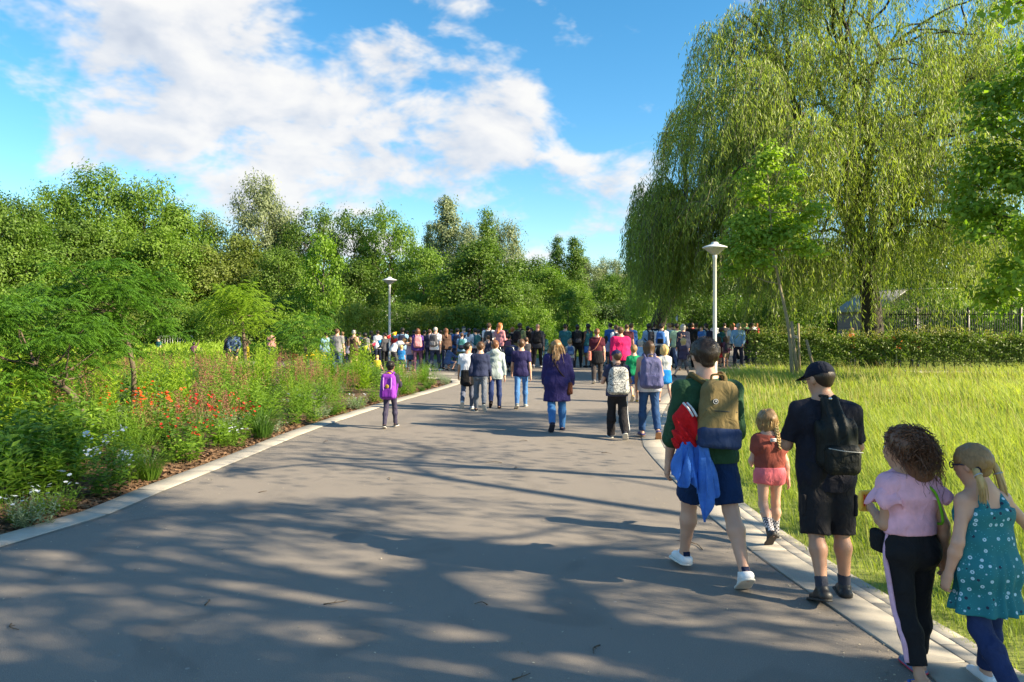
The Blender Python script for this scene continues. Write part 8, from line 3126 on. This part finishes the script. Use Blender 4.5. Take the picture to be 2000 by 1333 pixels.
# little flag on a stick, bent stick beyond the bed
d = 34.0
e = empty('flag', (at(1324, d), d, 1.2), 0, 'small white flag on a black stick above the crowd', 'flag')
MB().tube([(0, 0, 0), (0, 0, zz(612, d) - 1.2)], .014, 6).build('stick', BLACKSTEEL, e)
zt = zz(613, d) - 1.2
V = np.array([(0, 0, zt), (-.12, .02, zt - .22), (-.06, .06, zt - .34), (.0, 0, zt - .36), (.006, .006, zt), (-.114, .026, zt - .22), (-.054, .066, zt - .34), (.006, .006, zt - .36)])
link('cloth', mesh_from(V, np.array([[0, 1, 2, 3], [7, 6, 5, 4], [0, 4, 5, 1], [1, 5, 6, 2], [2, 6, 7, 3], [3, 7, 4, 0]])), WHITE, e)
d = 30.2
p0 = np.array([at(490, d), d, zz(672, d)])
sk = MB().tube(spline([(0, 0, 0), np.array([at(470, d) - p0[0], 0, zz(650, d) - p0[2]]), np.array([at(447, d) - p0[0], .1, zz(625, d) - p0[2]])], 10), np.linspace(.03, .016, 10), 7)
sk.tube(spline([np.array([at(458, d) - p0[0], 0, zz(637, d) - p0[2]]), np.array([at(455, d) - p0[0], 0, zz(627, d) - p0[2]])], 4), np.linspace(.018, .008, 4), 6)
tag(sk.build('stick', barkmat('stake_wood', (.17, .125, .075), (.33, .26, .16), 16), None, True, loc=tuple(p0)), 'forked pale stick held beside the child in yellow', 'stick')

# ------------------------------------------------------------------ litter on the road
M_TWIG = barkmat('twig_bark', (.05, .035, .022), (.14, .10, .06), 30)
TW = [(632, 1182, .16, 'twig lying on the asphalt in the near left shade'), (400, 1184, .10, 'short twig left of the longer one in the near shade'), (952, 1183, .09, 'curved twig near the centre bottom of the road'),
      (1172, 1262, .12, 'twig near the front right of the road'), (22, 1220, .14, 'twig at the left front corner of the road'), (1000, 1330, .12, 'twig cut by the bottom edge of the photo'), (760, 938, .10, 'twig beside the long limb shadow'),
      (980, 905, .22, 'pale grass stalk lying right of the limb shadow'), (1010, 914, .12, 'small twig next to the pale grass stalk'), (1175, 885, .16, 'thin twig on the sunny asphalt left of the backpack walkers'), (505, 963, .10, 'twig near the left kerb'), (1372, 1075, .30, 'long dry stalk at the feet of the man in green'), (1030, 862, .14, 'twig on the asphalt behind the woman in the blue coat'), (640, 862, .2, 'twig on the road near the left kerb bend')]
for i, (x, y, L, lab) in enumerate(TW):
    X_, Y_ = gp(x, y)
    a = i * 1.3
    rg = np.random.default_rng(i + 50)
    P = spline([(0, 0, .006), (L * .5 * cos(a), L * .5 * sin(a), .008 + rg.uniform(0, .012)), (L * cos(a + .4), L * sin(a + .4), .006)], 8)
    t = MB().tube(P, np.linspace(.0045, .002, 8), 5)
    t.tube([P[3], P[3] + np.array([cos(a + 1.2), sin(a + 1.2), .15]) * L * .25], [.003, .0015], 4)
    tag(t.build('twig', M_TWIG, None, loc=(X_, Y_, 0)), lab, 'twig', 'twigs on the road')


def road_bits():
    rng = np.random.default_rng(61)
    n = 3600
    y = 3.6 + 22 * rng.uniform(0, 1, n) ** 1.5
    u = rng.uniform(0, 1, n)
    edge = rng.uniform(0, 1, n) < .45
    u = np.where(edge, np.where(u < .5, np.abs(rng.normal(0, .03, n)), 1 - np.abs(rng.normal(0, .03, n))), u)
    x = left_edge(y) + (right_edge(y) - left_edge(y)) * u
    L = rng.uniform(.003, .011, n)
    a = rng.uniform(0, 6.28, n)
    D = np.c_[np.cos(a), np.sin(a), rng.normal(0, .25, n)]
    lf = Leafy()
    lf.leaves(np.c_[x, y, np.full(n, .005) + .012 * (u < 0)], D, np.c_[rng.normal(0, .3, (n, 2)), np.ones(n)], L * 2, L, rng.uniform(0, 1, n))
    m = leafmat('road_litter', (.07, .055, .04), (.55, .50, .38), .1, .8, (1, 1, 1))
    tag(link('road_litter', lf.mesh(), m), 'small dry leaf bits and petals scattered over the road', 'litter', kind='stuff')


road_bits()
